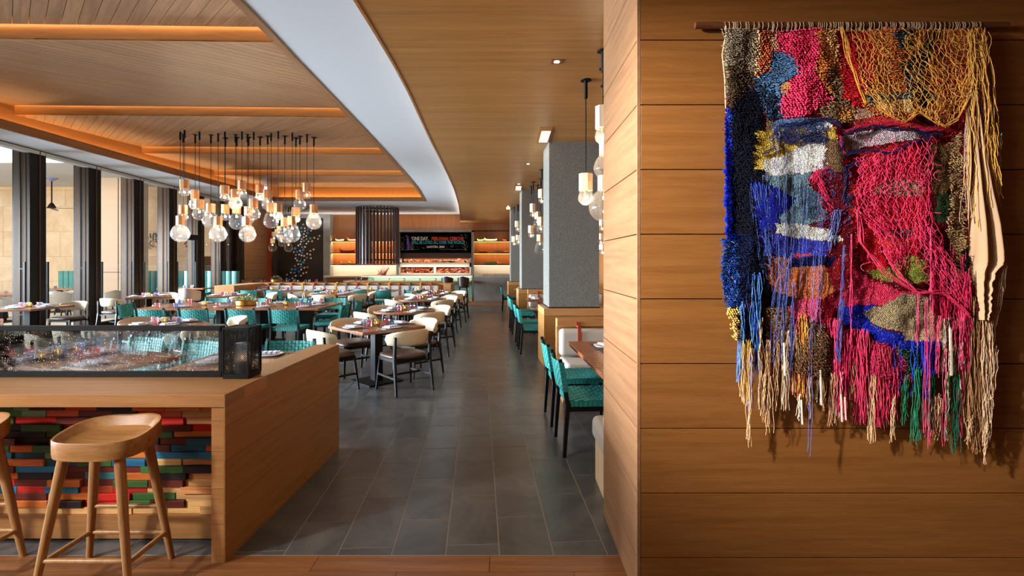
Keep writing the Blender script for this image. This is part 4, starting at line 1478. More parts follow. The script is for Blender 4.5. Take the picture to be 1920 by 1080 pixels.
for (p_, yb_, c, w_) in ((295, 577, 'pink', 'at the left end'), (330, 577, 'blue', 'second from left'), (337, 571, 'blue', 'at the far left'), (356, 569, 'pink', 'behind left candle'), (408, 576.5, 'pink', 'near left of bowl'), (430, 569, 'blue', 'left behind the bowl'),
                      (485, 575, 'clear', 'right of the bowl'), (502, 568.5, 'pink', 'far right of bowl'), (556, 574.5, 'pink', 'at the near right'), (566, 567.5, 'blue', 'at the far right'), (582, 572, 'blue', 'near the right end'), (603, 567, 'pink', 'at far right corner')):
    Y_ = 827 / (yb_ - 490)
    cup(ph, (p_ - CX) * Y_ / F, Y_, c, w_)
place(cd0, (-6.0, 9.93, .7505), 0, 'lit tealight in an amber glass left of the plant bowl on the communal table', 'lit candle holders')
place(cd0, (-4.42, 10.0, .7505), 0, 'lit tealight in an amber glass right of the plant bowl on the communal table', 'lit candle holders')


def plant_bowl(loc, s, label):
    t = thing('plant_bowl', label, 'plant', loc)
    MB().lathe([(0, 0), (.155 * s, 0), (.17 * s, .01 * s), (.172 * s, .085 * s), (.166 * s, .09 * s), (.158 * s, .085 * s), (.15 * s, .07 * s), (0, .07 * s)], n=36).build('bowl', MT['brass'], t, smooth=40)
    lf = MB()
    rp = random.Random(4)
    for k in range(170):
        a, e = rp.random() * 2 * PI, rp.random() ** .6 * PI / 2
        r = .15 * s
        c = Vector((r * math.cos(a) * math.sin(e), r * math.sin(a) * math.sin(e), .075 * s + .1 * s * math.cos(e)))
        d = Vector((math.cos(a) * math.sin(e), math.sin(a) * math.sin(e), .5 + math.cos(e))).normalized()
        w_ = d.cross(Vector((rp.random() - .5, rp.random() - .5, .3))).normalized() * .012 * s
        L = d * .035 * s
        nn = d.cross(w_).normalized() * .004
        lf.add([c - w_ * .3, c + L * .5 + w_, c + L, c + L * .5 - w_, c + L * .5 + nn, c + L * .5 - nn], [(0, 1, 4), (1, 2, 4), (2, 3, 4), (3, 0, 4), (1, 0, 5), (2, 1, 5), (3, 2, 5), (0, 3, 5)])
    o = lf.build('foliage', MT['leaf'], t)
    tag(o, kind='stuff')


plant_bowl((-5.2, 10.02, .7505), 1.15, 'round brass bowl of succulents on the long communal table')

# tables nearest the glass screen and along the windows
extra = [('s', (-4.85, 7.1), D45, 'square table behind the glass screen', .0), ('s', (-7.75, 7.05), D45, 'square table behind the screen at far left', 0),
         ('s', (-9.2, 9.66), 0, 'window table at the left edge', 0), ('s', (-9.0, 12.6), R(35), 'window table beyond the communal one', 0), ('s', (-7.25, 13.0), R(30), 'table before the banquette arm', 0)]
for (k, T, rz, ph, _) in extra:
    place(sq0, (*T, 0), rz, 'square walnut topped %s' % (ph if 'table' in ph else ph + ' table'), 'small dining tables')
    sp = [(-.27 * math.cos(a) if 0 else .3 * math.cos(a), .3 * math.sin(a), a + PI / 2) for a in (rz + D45 * 1 + k_ * PI / 2 - D45 for k_ in range(4))]
    seats(ph, T, sp, cutlery=False, word=['%s %s' % (('right', 'far', 'left', 'near')[q], 'edge') for q in range(4)])
    centre(ph, T)
armch = [(-5.42, 7.5, -4.85, 7.1, 'far left of the square table behind the glass screen'), (-4.28, 7.62, -4.85, 7.1, 'far right of the square table behind the glass screen'),
         (-4.15, 6.75, -4.85, 7.1, 'near right of the square table behind the glass screen'), (-5.5, 6.5, -4.85, 7.1, 'near left of the square table behind the glass screen'),
         (-7.0, 6.65, -7.75, 7.05, 'right of the far left table behind the screen'), (-9.15, 10.45, -9.2, 9.66, 'far side of the window table at the left edge'), (-9.25, 8.85, -9.2, 9.66, 'near side of the window table at the left edge'),
         (-9.15, 11.75, -9.0, 12.6, 'near side of the window table beyond the communal one'), (-9.2, 13.45, -9.0, 12.6, 'far side of the window table beyond the communal one'),
         (-7.9, 12.45, -7.25, 13.0, 'near left of the table before the banquette arm'), (-6.7, 12.45, -7.25, 13.0, 'near right of the table before the banquette arm'),
         (-6.55, 13.6, -7.25, 13.0, 'far right of the table before the banquette arm')]
for (x, y, tx, ty, w_) in armch:
    place(ac0, (x, y, 0), face(x, y, tx, ty), 'cream backed armchair at the %s' % w_, G_ARM)

# tables close behind the counter
ct0 = make_table('rect', 1.7, .85)
place(ct0, (-3.95, 4.62, 0), R(-20), 'long walnut table seen through the bubbly glass screen', 'tables behind the counter')
place(sq0, (-2.32, 4.42, 0), 0, 'square walnut table tucked behind the counter wing', 'small dining tables')
seats('table tucked behind the counter wing', (-2.32, 4.42), [(.1, .27, PI), (-.25, -.05, R(90))], cutlery=True, word=['far', 'left'])
seats('long table behind the glass screen', (-3.95, 4.62), [(-.5, .38, R(160)), (.05, .18, R(160)), (.42, -.35, R(-20)), (-.3, -.1, R(-20))], cutlery=False, word=['far left', 'far right', 'near right', 'near left'])
for (dx, dy, c, w_) in ((-.55, .1, 'pink', 'at the left'), (.15, .0, 'pink', 'in the middle'), (.4, .05, 'clear', 'at the right'), (-.2, .25, 'blue', 'at the far side')):
    cup('long table behind the glass screen', -3.95 + dx, 4.62 + dy, c, w_)
candle('long table behind the glass screen', -4.12, 4.6)
place(wc0, (-2.28, 5.0, 0), PI, 'teal woven chair facing the table tucked behind the counter wing', G_WEB)
place(wc0, (-4.05, 5.25, 0), R(162), 'teal woven chair behind the long table seen through the glass, left one', G_WEB)
place(wc0, (-3.3, 5.02, 0), R(162), 'teal woven chair behind the long table seen through the glass, right one', G_WEB)

# far round table and the row of tables at the banquette
fr0 = make_table('round', .66)
T = (-4.78, 13.75)
ph = 'large round table before the banquette'
place(fr0, (*T, 0), 0, 'large round walnut table before the banquette', 'small dining tables')
seats(ph, T, [(-.4, -.25, 0), (.35, -.3, 0), (.4, .25, PI), (-.35, .3, PI)], cutlery=False)
centre(ph, T)
for (x, y, w_) in ((-5.5, 13.3, 'left'), (-4.72, 13.0, 'near side'), (-4.05, 13.3, 'near right'), (-3.97, 14.0, 'far right'), (-5.42, 14.2, 'far left')):
    place(ac0, (x, y, 0), face(x, y, *T), 'cream backed armchair at the %s of the large round table' % w_, G_ARM)
b0 = make_table('rect', 1.5, .7)
b1 = make_table('rect', .78, .7)
BT = [(b0, -7.12, 'first table along the banquette'), (b1, -5.68, 'second table along the banquette'), (b0, -4.12, 'third table along the banquette'), (b1, -2.68, 'fourth table along the banquette')]
for i, (o, x, ph) in enumerate(BT):
    place(o, (x, 15.3, 0), 0, '%s walnut %s' % ('wide' if o is b0 else 'small', ph), 'banquette tables')
    sp = [(-.38, -.16, 0), (.38, -.16, 0), (-.38, .17, PI), (.38, .17, PI)] if o is b0 else [(0, -.17, 0), (0, .18, PI)]
    seats(ph, (x, 15.25), sp, cutlery=False)
    if o is b0:
        for (dx, c, w_) in ((-.5, 'blue', 'at its left end'), (-.38, 'pink', 'left of the candle'), (.3, 'pink', 'right of the candle'), (.45, 'blue', 'at its right end')): cup(ph, x + dx, 15.25 + .02, c, w_)
        candle(ph, x - .02, 15.2)
    else:
        for (dx, c, w_) in ((-.16, 'blue', 'left of the candle'), (.14, 'pink', 'right of the candle')): cup(ph, x + dx, 15.25, c, w_)
        candle(ph, x, 15.2)
for (x, w_) in ((-7.5, 'first from left'), (-6.76, 'second from left'), (-5.55, 'third from left'), (-4.32, 'fourth from left'), (-3.62, 'fifth from left'), (-2.72, 'rightmost')):
    place(wc0, (x, 14.76, 0), 0, 'teal woven chair facing the banquette, %s' % w_, G_WEB)

# ---- banquette
bq = thing('banquette', 'long oak framed banquette with pale cushions and coloured straps across the room', 'bench', (-5.1, 16.0, 0))
BX0, BX1 = -8.47 + 5.1, -1.74 + 5.1
MB().box(BX0 + .57, BX1, .33, .45, 0, .925).build('back_panel', MT['bar_wood'], bq, bevel=.003)
MB().box(BX0 + .57, BX1 - .22, .22, .33, .86, .925).build('back_rail', MT['bar_wood'], bq)
MB().box(BX1 - .22, BX1, -.55, .33, 0, .925).build('end_panel', MT['bar_wood'], bq, bevel=.003)
MB().box(BX0, BX0 + .57, -1.5, .45, 0, .925).build('arm_box', MT['bar_wood'], bq, bevel=.003)
MB().box(BX0 + .57, BX1 - .22, -.42, .22, 0, .3).build('seat_base', MT['bar_wood'], bq)
MB().box(BX0 + .57, BX1 - .22, -.45, .1, .3, .455).build('seat_cushion', MT['cushion'], bq, bevel=.03, seg=3)
xs = [(p - CX) * 16.15 / F + 5.1 for p in (484, 505, 526, 548, 568.6, 589.5, 610, 631, 651, 670.6, 690, 710, 730.6, 750, 769, 789, 809, 823)]
bc = {505: 'red_strap', 548: 'red_strap', 568.6: 'yellow_strap', 589.5: 'red_strap', 631: 'yellow_strap', 651: 'grey_strap', 670.6: 'red_strap', 690: 'yellow_strap', 710: 'grey_strap', 730.6: 'yellow_strap', 750: 'red_strap', 769: 'grey_strap', 809: 'red_strap', 526: 'grey_strap', 610: 'grey_strap', 789: 'yellow_strap'}
for a, b in zip(xs, xs[1:]):
    MB().box(a + .008, b - .008, .08, .22, .48, .85).build('back_cushion', MT['cushion'], bq, bevel=.03, seg=3)
for p, c in bc.items():
    x = (p - CX) * 16.15 / F + 5.1
    MB().box(x - .018, x + .018, .066, .08, .47, .87).box(x - .018, x + .018, .07, .34, .87, .93).box(x - .018, x + .018, .2, .215, .86, .96).build('strap', MT[c], bq, label={'r': 'red', 'y': 'ochre', 'g': 'slate'}[c[0]] + ' leather strap')

# ---- table with glasses beyond the banquette
hb = thing('serving_table', 'long table beyond the banquette crowded with glasses and a plant', 'table', (-8.6, 19.2, 0))
MB().box(-1.6, 1.6, -.5, .5, .80, .84).build('table_top', MT['table_wood'], hb)
for sx in (-1.4, 1.4): MB().box(sx - .06, sx + .06, -.4, .4, 0, .8).build('leg', MT['black'], hb)
for i in range(14):
    c = ('clear', 'pink', 'blue')[i % 3]
    item('tumbler', tum_me[c], (-10.0 + .21 * i, 18.95 + .15 * (i % 2), .841), 0, '%s tumbler on the far serving table, %s' % (c, ordinal(i) if i < 13 else 'rightmost'), 'glass', 'tumblers on the far serving table')
plant_bowl((-8.75, 19.0, .841), 1.2, 'low succulent bowl on the far serving table beyond the banquette')

# ================================================================ RIGHT SIDE BOOTHS
def booth(loc, flip, L, label, name='booth_bench'):
    t = thing(name, label, 'bench', loc, rz=R(3) + (PI if flip else 0))
    s_ = -1 if flip else 1                   # keeps the aisle end at local x = 0
    X = lambda a, b: (min(s_ * a, s_ * b), max(s_ * a, s_ * b))
    a, b = X(0, L)
    MB().box(a, b, .0, .08, 0, .92).build('back_panel', MT['bar_wood'], t, bevel=.003)
    MB().box(a, b, -.06, .0, .82, .92).build('back_rail', MT['bar_wood'], t, bevel=.003)
    MB().box(a, b, -.5, .0, 0, .3).build('seat_base', MT['bar_wood'], t)
    a, b = X(.03, L)
    MB().box(a, b, -.56, .0, .30, .455).build('seat_cushion', MT['cushion'], t, bevel=.045, seg=4)
    a, b = X(.02, .95)
    MB().box(a, b, -.17, -.02, .47, .80).build('back_cushion', MT['cushion'], t, bevel=.05, seg=4)
    a, b = X(.96, 1.9)
    MB().box(a, b, -.17, -.02, .47, .80).build('back_cushion', MT['cushion'], t, bevel=.05, seg=4)
    a, b = X(.235, .275)
    MB().box(a, b, -.185, -.172, .46, .84).box(a, b, -.075, -.06, .8, .88).box(a, b, -.185, -.06, .825, .84).build('strap', MT['red_strap'], t, label='red leather strap')
    return t


booth((.615, 6.26, 0), False, 2.4, 'oak framed bench with pale cushions and red strap before the nearest column')
# bench backing on to the return of the right wall; only its end shows
eb = thing('booth_bench', 'pale cushioned bench end peeping out beyond the oak wall corner', 'bench', (.66, 3.26, 0))
MB().box(.0, 2.4, .0, .5, 0, .3).build('seat_base', MT['light_wood'], eb, bevel=.004)
MB().box(-.02, 2.4, .0, .56, .30, .47).build('seat_cushion', MT['cushion'], eb, bevel=.05, seg=4)
MB().box(-.01, 2.4, -.02, .2, .47, .60).build('back_cushion', MT['cushion'], eb, bevel=.05, seg=4)
rt0 = make_table('rect', 1.45, 1.62)
ph = 'nearest right hand table'
place(rt0, (1.43, 4.74, 0), R(2.7), 'walnut table half hidden by the oak wall, with two covers showing', 'right hand tables')
seats(ph, (1.43, 4.74), [(-.42, .42, R(-88)), (-.38, -.02, R(-88)), (.1, .55, PI)], word=['far left', 'left', 'far'])
G2 = 'teal woven chairs'
for (y, w_) in ((4.43, 'nearest chair by the oak wall'), (5.2, 'second from the oak wall'), (9.02, 'third from the oak wall, beyond the column'), (9.85, 'fourth from the oak wall'), (11.4, 'fifth from the oak wall'), (12.02, 'sixth from the oak wall'), (16.5, 'last of the row by the farthest column')):
    xb = .47 - .052 * (y - 4.3)
    place(wc0, (xb + .26, y, 0), R(-90 + 3), 'teal woven chair facing right along the aisle, %s' % w_, G2)
bs = make_table('rect', 1.3, .8)
for (x, y, ph, wd) in ((.98, 9.42, 'right hand table just past the nearest column', 'just past the nearest column'), (.86, 11.75, 'right hand table between the columns', 'between the first two columns'), (.62, 16.1, 'right hand table near the last column', 'near the last column')):
    place(bs, (x + .25, y, 0), R(3), 'walnut right hand table %s' % wd, 'right hand tables')
    seats(ph, (x + .1, y), [(-.3, -.2, R(-90)), (-.3, .2, R(-90))], cutlery=False, word=['near left', 'far left'])
    cup(ph, x + .12, y - .05, 'pink', 'at the middle')
    cup(ph, x + .2, y + .12, 'blue', 'at the far side')
booth((.47, 17.1, 0), False, 2.2, 'oak framed bench with pale cushions beside the farthest column')
booth((.52, 12.7, 0), False, 2.2, 'oak framed bench with pale cushions before the middle column')

# ================================================================ PENDANT BULBS
BULBS = {}


def pendant(x, Y, zc, z_top, z_bot, dia, label, group, sw=.17, hb=None, sm='light_wood'):
    """x, Y plan; zc ceiling; z_top/z_bot socket; dia bulb diameter"""
    t = thing('bulb_pendant', label, 'pendant light', (x, Y, z_bot), rz=.13 * (x * 7 % 5), group=group)
    hs = z_top - z_bot
    MB().tube([(0, 0, hs - .01), (0, 0, zc - z_bot - .17)], .006, n=6).build('cord', MT['black'], t)
    MB().lathe([(0, zc - z_bot - .19), (.019, zc - z_bot - .19), (.019, zc - z_bot - .012), (.055, zc - z_bot - .01), (.055, zc - z_bot + .03), (0, zc - z_bot + .03)], n=14).build('canopy', MT['black'], t, smooth=30)
    MB().lathe([(0, 0), (sw / 2 * 1.04, 0), (sw / 2 * 1.04, hs / 2 - .001), (sw / 2 * 1.015, hs / 2), (sw / 2 * 1.04, hs / 2 + .001), (sw / 2 * 1.04, hs), (0, hs)], n=8).build('wood_socket', MT[sm], t)
    r = dia / 2
    H_ = hb or dia
    prof = []
    nn = 16
    neck = min(sw * .3, r * .6)
    for i in range(nn + 1):
        a = PI * i / nn
        zc_ = -H_ + min(r * .98, H_ * .55)
        if a <= PI / 2:
            rr, z = r * math.sin(a), zc_ - min(r * .98, H_ * .55) * math.cos(a)
        else:
            q_ = (a - PI / 2) / (PI / 2)
            rr, z = neck + (r - neck) * math.cos(q_ * PI / 2) ** 1.0 * (1 - .12 * math.sin(q_ * PI)), zc_ + (0 - zc_) * math.sin(q_ * PI / 2)
        prof.append((max(rr, .0005), z))
    bo_ = MB().lathe(prof, n=28).build('bulb', MT['bulb'], t, smooth=80)
    g = min(.022, r * .3)
    MB().lathe([(0, -.05 - 2 * g), (g * .8, -.05 - 1.6 * g), (g, -.05 - g), (g * .7, -.05 - .2 * g), (0, -.05)], n=12).build('filament', MT['filament'], t, smooth=80).parent = bo_
    MB().lathe([(0, -.055), (.013, -.05), (.018, 0), (0, .0)], n=10).build('lamp_holder', MT['brass'], t, smooth=40)
    return t


# canopy x, canopy y, socket top, socket bottom, bulb bottom, bulb width (pixels)
PD = [(338, 243, 405, 422, 454, 33), (346, 239, 337, 354, 367.7, 19), (343.5, 248, 385, 401.5, 414, 17), (366, 249.5, 356, 373, 393.6, 22), (374, 243, 374, 391, 413.6, 25), (395.5, 250, 382, 398.5, 429, 29),
      (409, 246.5, 406, 423, 454, 31), (421.5, 243, 348, 364, 376.7, 17), (422.5, 256.5, 383.5, 400, 413.6, 18), (441.5, 249, 355, 371, 394, 24), (443.8, 255.5, 385, 400, 430.8, 27), (453.5, 242.5, 339, 355.5, 369.6, 18),
      (464, 248.5, 406, 423, 454.5, 30), (466, 255, 388, 404, 420, 20), (475.6, 243, 373, 390, 413, 24), (487.5, 254.5, 346.7, 363, 375, 16), (501.8, 252, 356, 372, 394, 22), (508.3, 246, 380, 397, 428.6, 27),
      (521.5, 241, 382, 398.5, 412.6, 18), (534, 252, 408, 424.5, 456, 29), (548, 245, 405.5, 422, 454.5, 29), (554.8, 256.5, 389, 405, 417.5, 16), (562.3, 252.5, 356, 373, 394.5, 22.5), (575.5, 248.5, 343.7, 360, 373, 16), (588.5, 255.5, 383.7, 400, 430.6, 28)]
for i, (x, yc, s0, s1, bb, dw) in enumerate(PD):
    Y = (4.43 - H) * F / (CY - yc)
    X = (x - CX) * Y / F
    z = lambda p: H - (p - CY) * Y / F
    size = 'large' if dw > 25 else ('mid-sized' if dw > 19 else 'small')
    lev = 'lowest tier' if s0 > 400 else ('top tier' if s0 < 360 else 'middle tier')
    pendant(X, Y, 4.40, z(s0), z(s1), dw * Y / F, '%s clear bulb pendant over the communal table, %s, %s' % (size, ordinal(i), lev), 'bulb pendants over the communal table', hb=(bb - s1) * Y / F, sm='socket')
    if i % 3 == 0:
        light('bulb_light', 'POINT', (X, Y, z(s1) - .12), 14, WARM2, rad=.03)
PD2 = [(511, 21.4, 447, 456, 472, 16, 'lowest at the left'), (514, 20.6, 435, 443, 451, 9, 'small upper left one'), (523, 21, 424, 432, 446, 12, 'upper middle one'), (528, 21.8, 441, 449, 463, 12, 'central one'),
       (519, 21.6, 430, 438, 448, 10, 'small middle left one'), (541, 21.2, 447, 456, 472.5, 16, 'lowest at the right'), (545, 20.8, 432, 440, 452, 11, 'upper right one')]
for (x, Y, s0, s1, bb, dw, w_) in PD2:
    X = (x - CX) * Y / F
    z = lambda p: H - (p - CY) * Y / F
    pendant(X, Y, ZW, z(s0), z(s1), dw * Y / F, 'clear bulb pendant in the far cluster before the plate artwork, %s' % w_, 'bulb pendants in the far cluster', sw=.18, hb=(bb - s1) * Y / F)
PD3 = [(1098.5, 150, 326, 358, 385, 29.5, 'hanging whole in front of the nearest column'), (1131, 95, 200, 241, 271, 31, 'highest one half hidden by the oak wall'), (1136, 160, 269, 291, 336.6, 46, 'middle one half hidden by the oak wall'), (1134, 128, 330, 357, 417, 60, 'largest one half hidden by the oak wall')]
for (x, yc, s0, s1, bb, dw, w_) in PD3:
    Y = (ZR - H) * F / (CY - yc)
    X = (x - CX) * Y / F
    z = lambda p: H - (p - CY) * Y / F
    pendant(X, Y, ZR, z(s0), z(s1), dw * Y / F, 'clear bulb pendant with pale wooden block, %s' % w_, 'bulb pendants beside the oak wall', sw=.14, hb=(bb - s1) * Y / F)
    light('bulb_light', 'POINT', (X, Y, z(s1) - .1), 7, WARM2, rad=.03)
PD4 = [(999.5, 341, 382, 397.6, 408, 12, 'topmost left'), (1008, 347, 397, 410.5, 429, 16, 'centre'), (996, 349, 423, 436.5, 446, 11, 'low left'), (1014, 335, 407, 423, 438, 15, 'right of centre'), (1012, 352, 440, 452, 478, 20, 'lowest'), (1016, 318, 355, 371, 382, 13, 'topmost right')]
for (x, yc, s0, s1, bb, dw, w_) in PD4:
    Y = (ZR - H) * F / (CY - yc)
    X = (x - CX) * Y / F
    z = lambda p: H - (p - CY) * Y / F
    pendant(X, Y, ZR, z(s0), z(s1), dw * Y / F, 'clear bulb pendant between the first two columns, %s of its cluster' % w_, 'bulb pendants between the first two columns', sw=.15, hb=(bb - s1) * Y / F)
PD5 = [(970.5, 384, 414.7, 425.6, 433, 9, 'topmost'), (964, 388, 443, 453.6, 461, 8, 'left'), (972, 386, 441, 450, 464, 9, 'right')]
for (x, yc, s0, s1, bb, dw, w_) in PD5:
    Y = (ZR - H) * F / (CY - yc)
    X = (x - CX) * Y / F
    z = lambda p: H - (p - CY) * Y / F
    pendant(X, Y, ZR, z(s0), z(s1), dw * Y / F, 'clear bulb pendant near the farthest column, %s of its cluster' % w_, 'bulb pendants near the farthest column', sw=.18)
for (x, Y, s0, s1, dw, w_) in ((1129, 10.2, 412, 423, 11, 'upper'), (1127, 10.6, 438, 449, 11, 'middle'), (1130, 11, 458, 468, 12, 'lower')):
    X = (x - CX) * Y / F
    z = lambda p: H - (p - CY) * Y / F
    pendant(X, Y, ZR, z(s0), z(s1), dw * Y / F, 'clear bulb pendant in the sliver between column and oak wall, %s one' % w_, 'bulb pendants behind the nearest column', sw=.15)

# recessed downlights
for (x, y, w_) in ((.464, 4.69, 'nearest'), (.40, 9.6, 'second'), (.283, 12.1, 'third'), (.03, 17, 'farthest')):
    t = thing('downlight', 'small square recessed downlight in the oak ceiling, %s of the aisle row' % w_, 'ceiling light', (x, y, ZR), group='recessed downlights')
    s_ = .052
    MB().box(-s_, s_, -s_, s_, -.004, .0).build('trim_plate', MT['shelf_wood'], t)
    MB().lathe([(0, -.0065), (.026, -.0065), (.026, -.004), (0, -.004)], n=18).build('lens', emit('downlight lens', (1, .84, .62), 22), t)

# ================================================================ THINGS AT THE FAR WALL
# slatted drum hanging over the counter
YD = 21.1
dr = thing('slatted_drum', 'hanging round screen of dark vertical slats left of the chalkboard', 'screen', ((708 - CX) * YD / F, YD, 0))
zb, ztp = 1.52, 3.88
for k in range(36):
    a = 2 * PI * k / 36 + .05
    MB().box(-.03, .03, -.025, .025, zb, ztp).build('slat', MT['slat_wood'], dr, loc=(.86 * math.cos(a), .86 * math.sin(a), 0), rz=a - 0 * PI / 2 + (PI / 2 if 0 else 0))
for z in (zb + .15, ztp - .12):
    mb = MB()
    for k in range(40):
        a0, a1 = 2 * PI * k / 40, 2 * PI * (k + 1) / 40
        mb.add([(r * math.cos(a), r * math.sin(a), zz) for a in (a0, a1) for r in (.79, .81) for zz in (z, z + .05)], [(0, 1, 3, 2), (4, 6, 7, 5), (0, 4, 5, 1), (2, 3, 7, 6), (0, 2, 6, 4), (1, 5, 7, 3)])
    mb.build('ring', MT['black'], dr)

# seafood counter
yg = 20.35
gx = lambda p, Y=20.35: (p - CX) * Y / F
sc = thing('seafood_counter', 'green mosaic fronted seafood counter with a pale marble top and oak ledge', 'counter', (gx(780), yg, 0))
ox = gx(780)
MB().box(gx(690) - ox, gx(885) - ox, 0, .12, .14, .98).build('mosaic_front', MT['dots'], sc)
MB().box(gx(700) - ox, gx(885) - ox, .05, .5, 0, .14).build('plinth', MT['bar_wood'], sc)
MB().box(gx(678) - ox, gx(886) - ox, -.06, .9, .985, 1.05).build('marble_top', MT['white_panel'], sc, bevel=.01)
MB().box(gx(652) - ox, gx(885) - ox, -.55, -.0, .80, .86).build('oak_ledge', MT['bar_wood'], sc, bevel=.004)
light('counter_glow', 'AREA', (gx(790), yg - .2, .97), 14, (.9, 1, .9), rot=(R(25), 0, 0), size=4, size_y=.05)
for i, p in enumerate((662, 694, 724, 752, 782, 812, 840, 868)):
    item('plate', plate_me, (gx(p, 20), 20.08, .861), 0, 'plate on the oak ledge of the seafood counter, %s' % ordinal(i).replace('eighth from left', 'rightmost'), 'plate', 'plates on the oak ledge')
for i, p in enumerate((667, 676, 700, 730, 758, 788, 817, 845, 872)):
    item('tumbler', tum_me[('pink', 'blue', 'clear')[i % 3]], (gx(p, 20), 20.0, .861), 0, '%s tumbler on the oak ledge of the seafood counter, %s' % (('pink', 'blue', 'clear')[i % 3], ordinal(i) if i < 8 else 'rightmost'), 'glass', 'tumblers on the oak ledge')


def far_stool(x, y, label):
    t = thing('counter_stool', label, 'stool', (x, y, 0))

    def shell(u, v):
        a = -PI / 2 + (u - .5) * R(190)
        top = .18 * (1 - abs(u - .5) * 1.1)
        r = .2 + .03 * v
        return (r * math.cos(a), r * math.sin(a) * .9, .66 + v * (.22 + top))
    MB().grid(shell, 16, 5).lathe([(0, .62), (.19, .62), (.215, .66), (.2, .68), (0, .69)], n=20).build('shell_seat', MT['dark_leather'], t, smooth=60)
    for sx in (-1, 1):
        for sy in (-1, 1): MB().bar((sx * .13, sy * .13, .63), (sx * .2, sy * .2, 0), .022).build('leg', MT['black'], t)
    MB().box(-.17, .17, .15, .17, .25, .27).box(-.17, .17, -.17, -.15, .25, .27).build('foot_rail', MT['black'], t)


far_stool(gx(869, 19.3), 19.25, 'dark leather counter stool at the green seafood counter, right one')
far_stool(gx(839, 19.3), 19.25, 'dark leather counter stool at the green seafood counter, partly behind the banquette end')

# chalkboard and fish display between stone trims
YK = YB + .3
k = YK / F
bx = lambda p: (p - CX) * YK / F
bz = lambda p: H - (p - CY) * YK / F
cb = thing('chalkboard', 'wide black chalkboard with white, orange and teal hand lettering on the far wall', 'sign', (bx(816.5), YK, 0))
o0 = bx(816.5)
MB().box(bx(748.5) - o0, bx(884) - o0, 0, .05, bz(474), bz(435)).build('board', plain('chalkboard black', (6, 6, 7), .9, spec=.05), cb)
MB().box(bx(748.5) - o0, bx(884) - o0, .05, .09, bz(484), bz(474)).build('lower_panel', plain('smoked brown panel', (56, 38, 32), .4), cb)


def text(s, x0, y_mid, hpx, wpx, col, shear=0):
    cu = bpy.data.curves.new('lettering', 'FONT')
    cu.body = s
    cu.size = 1
    cu.offset = .03
    cu.align_x = 'LEFT'
    ob = bpy.data.objects.new('tmp', cu)
    COL.objects.link(ob)
    bpy.context.view_layer.update()
    dg = bpy.context.evaluated_depsgraph_get()
    me = bpy.data.meshes.new_from_object(ob.evaluated_get(dg))
    bpy.data.objects.remove(ob)
    n = len(me.vertices)
    co = np.empty(n * 3, np.float32)
    me.vertices.foreach_get('co', co)
    co = co.reshape(-1, 3)
    mn, mx = co.min(0), co.max(0)
    co[:, 0] = (co[:, 0] - mn[0]) / (mx[0] - mn[0]) * wpx * k
    co[:, 1] = (co[:, 1] - mn[1]) / (mx[1] - mn[1]) * hpx * k
    out = np.zeros_like(co)
    out[:, 0] = bx(x0) - o0 + co[:, 0]
    out[:, 1] = -.004
    out[:, 2] = bz(y_mid) - hpx * k / 2 + co[:, 1]
    me.vertices.foreach_set('co', out.ravel())
    me.materials.clear()
    me.materials.append(col)
    return put('lettering', me, col, cb)


CH_W, CH_O, CH_T = plain('white chalk', (236, 232, 224), .9), plain('orange chalk', (232, 86, 44), .9), plain('teal chalk', (52, 160, 178), .9)
CH_P, CH_Y = plain('purple chalk', (126, 92, 180), .9), plain('ochre chalk', (208, 160, 70), .9)
ax = lambda p: 740 + p / 9
ay = lambda p: 420 + p / 9
text('\u2018ONE DAY,', ax(280), ay(250), 8.0, 32.5, CH_W)
text('PERUVIAN CEBICHE', ax(625), ay(248), 7.0, 60, CH_O)
text('WILL BE LOVED ALL OVER THE WORLD\u2019', ax(288), ay(311), 6.2, 100, CH_T)
text('GAST\u00d3N, 2005', ax(540), ay(384), 5.6, 33.5, CH_W)


def chalk(pts, w, mat, name='chalk_line'):
    mb = MB()
    for line in pts:
        mb.tube([(bx(ax(x)) - o0, -.004, bz(ay(y))) for x, y in line], w * k, n=4, flat=.3)
    return mb.build(name, mat, cb)


coral = lambda x, s: [[(x, 440), (x - 10 * s, 380), (x - 25 * s, 320), (x - 20 * s, 285)], [(x - 10 * s, 380), (x + 15 * s, 340), (x + 22 * s, 300)], [(x, 440), (x - 35 * s, 400), (x - 60 * s, 365)], [(x, 440), (x + 30 * s, 395), (x + 50 * s, 360)], [(x - 25 * s, 350), (x - 45 * s, 330)]]
chalk(coral(135, .6) + coral(300, .6) + coral(1195, .9) + [[(105, 440), (150, 434), (200, 442), (330, 432), (420, 428)], [(760, 428), (820, 436), (900, 422), (980, 438), (1100, 428), (1225, 444)],
      [(100, 225), (125, 240), (155, 222)], [(110, 245), (140, 232)], [(460, 405), (490, 398), (515, 412), (480, 415)], [(940, 380), (970, 370), (1000, 362), (975, 390), (940, 380)],
      [(1100, 190), (1130, 180), (1150, 195), (1120, 200)], [(1170, 185), (1200, 176), (1220, 190), (1190, 204)], [(1185, 232), (1210, 228), (1225, 240)], [(155, 265), (165, 258), (170, 270), (160, 275)], [(375, 390), (395, 388)], [(875, 375), (885, 390)], [(1040, 375), (1050, 378)], [(1065, 372), (1075, 375)]], .38, CH_W)
chalk([[(205, 230), (215, 300), (200, 430)], [(215, 230), (225, 320), (225, 438)], [(225, 230), (240, 330), (245, 430)], [(232, 240), (255, 340), (272, 430)], [(225, 200), (222, 260), (228, 310)]], 1.3, CH_P, 'squid_drawing')
chalk([[(185, 215), (195, 195), (212, 188)], [(190, 225), (205, 205)]], 1.2, CH_Y, 'squid_crown')

fd = thing('fish_display', 'white illuminated seafood display with ice bins under the chalkboard', 'display', (bx(816.5), YK, 0))
wpl = MT['white_panel']


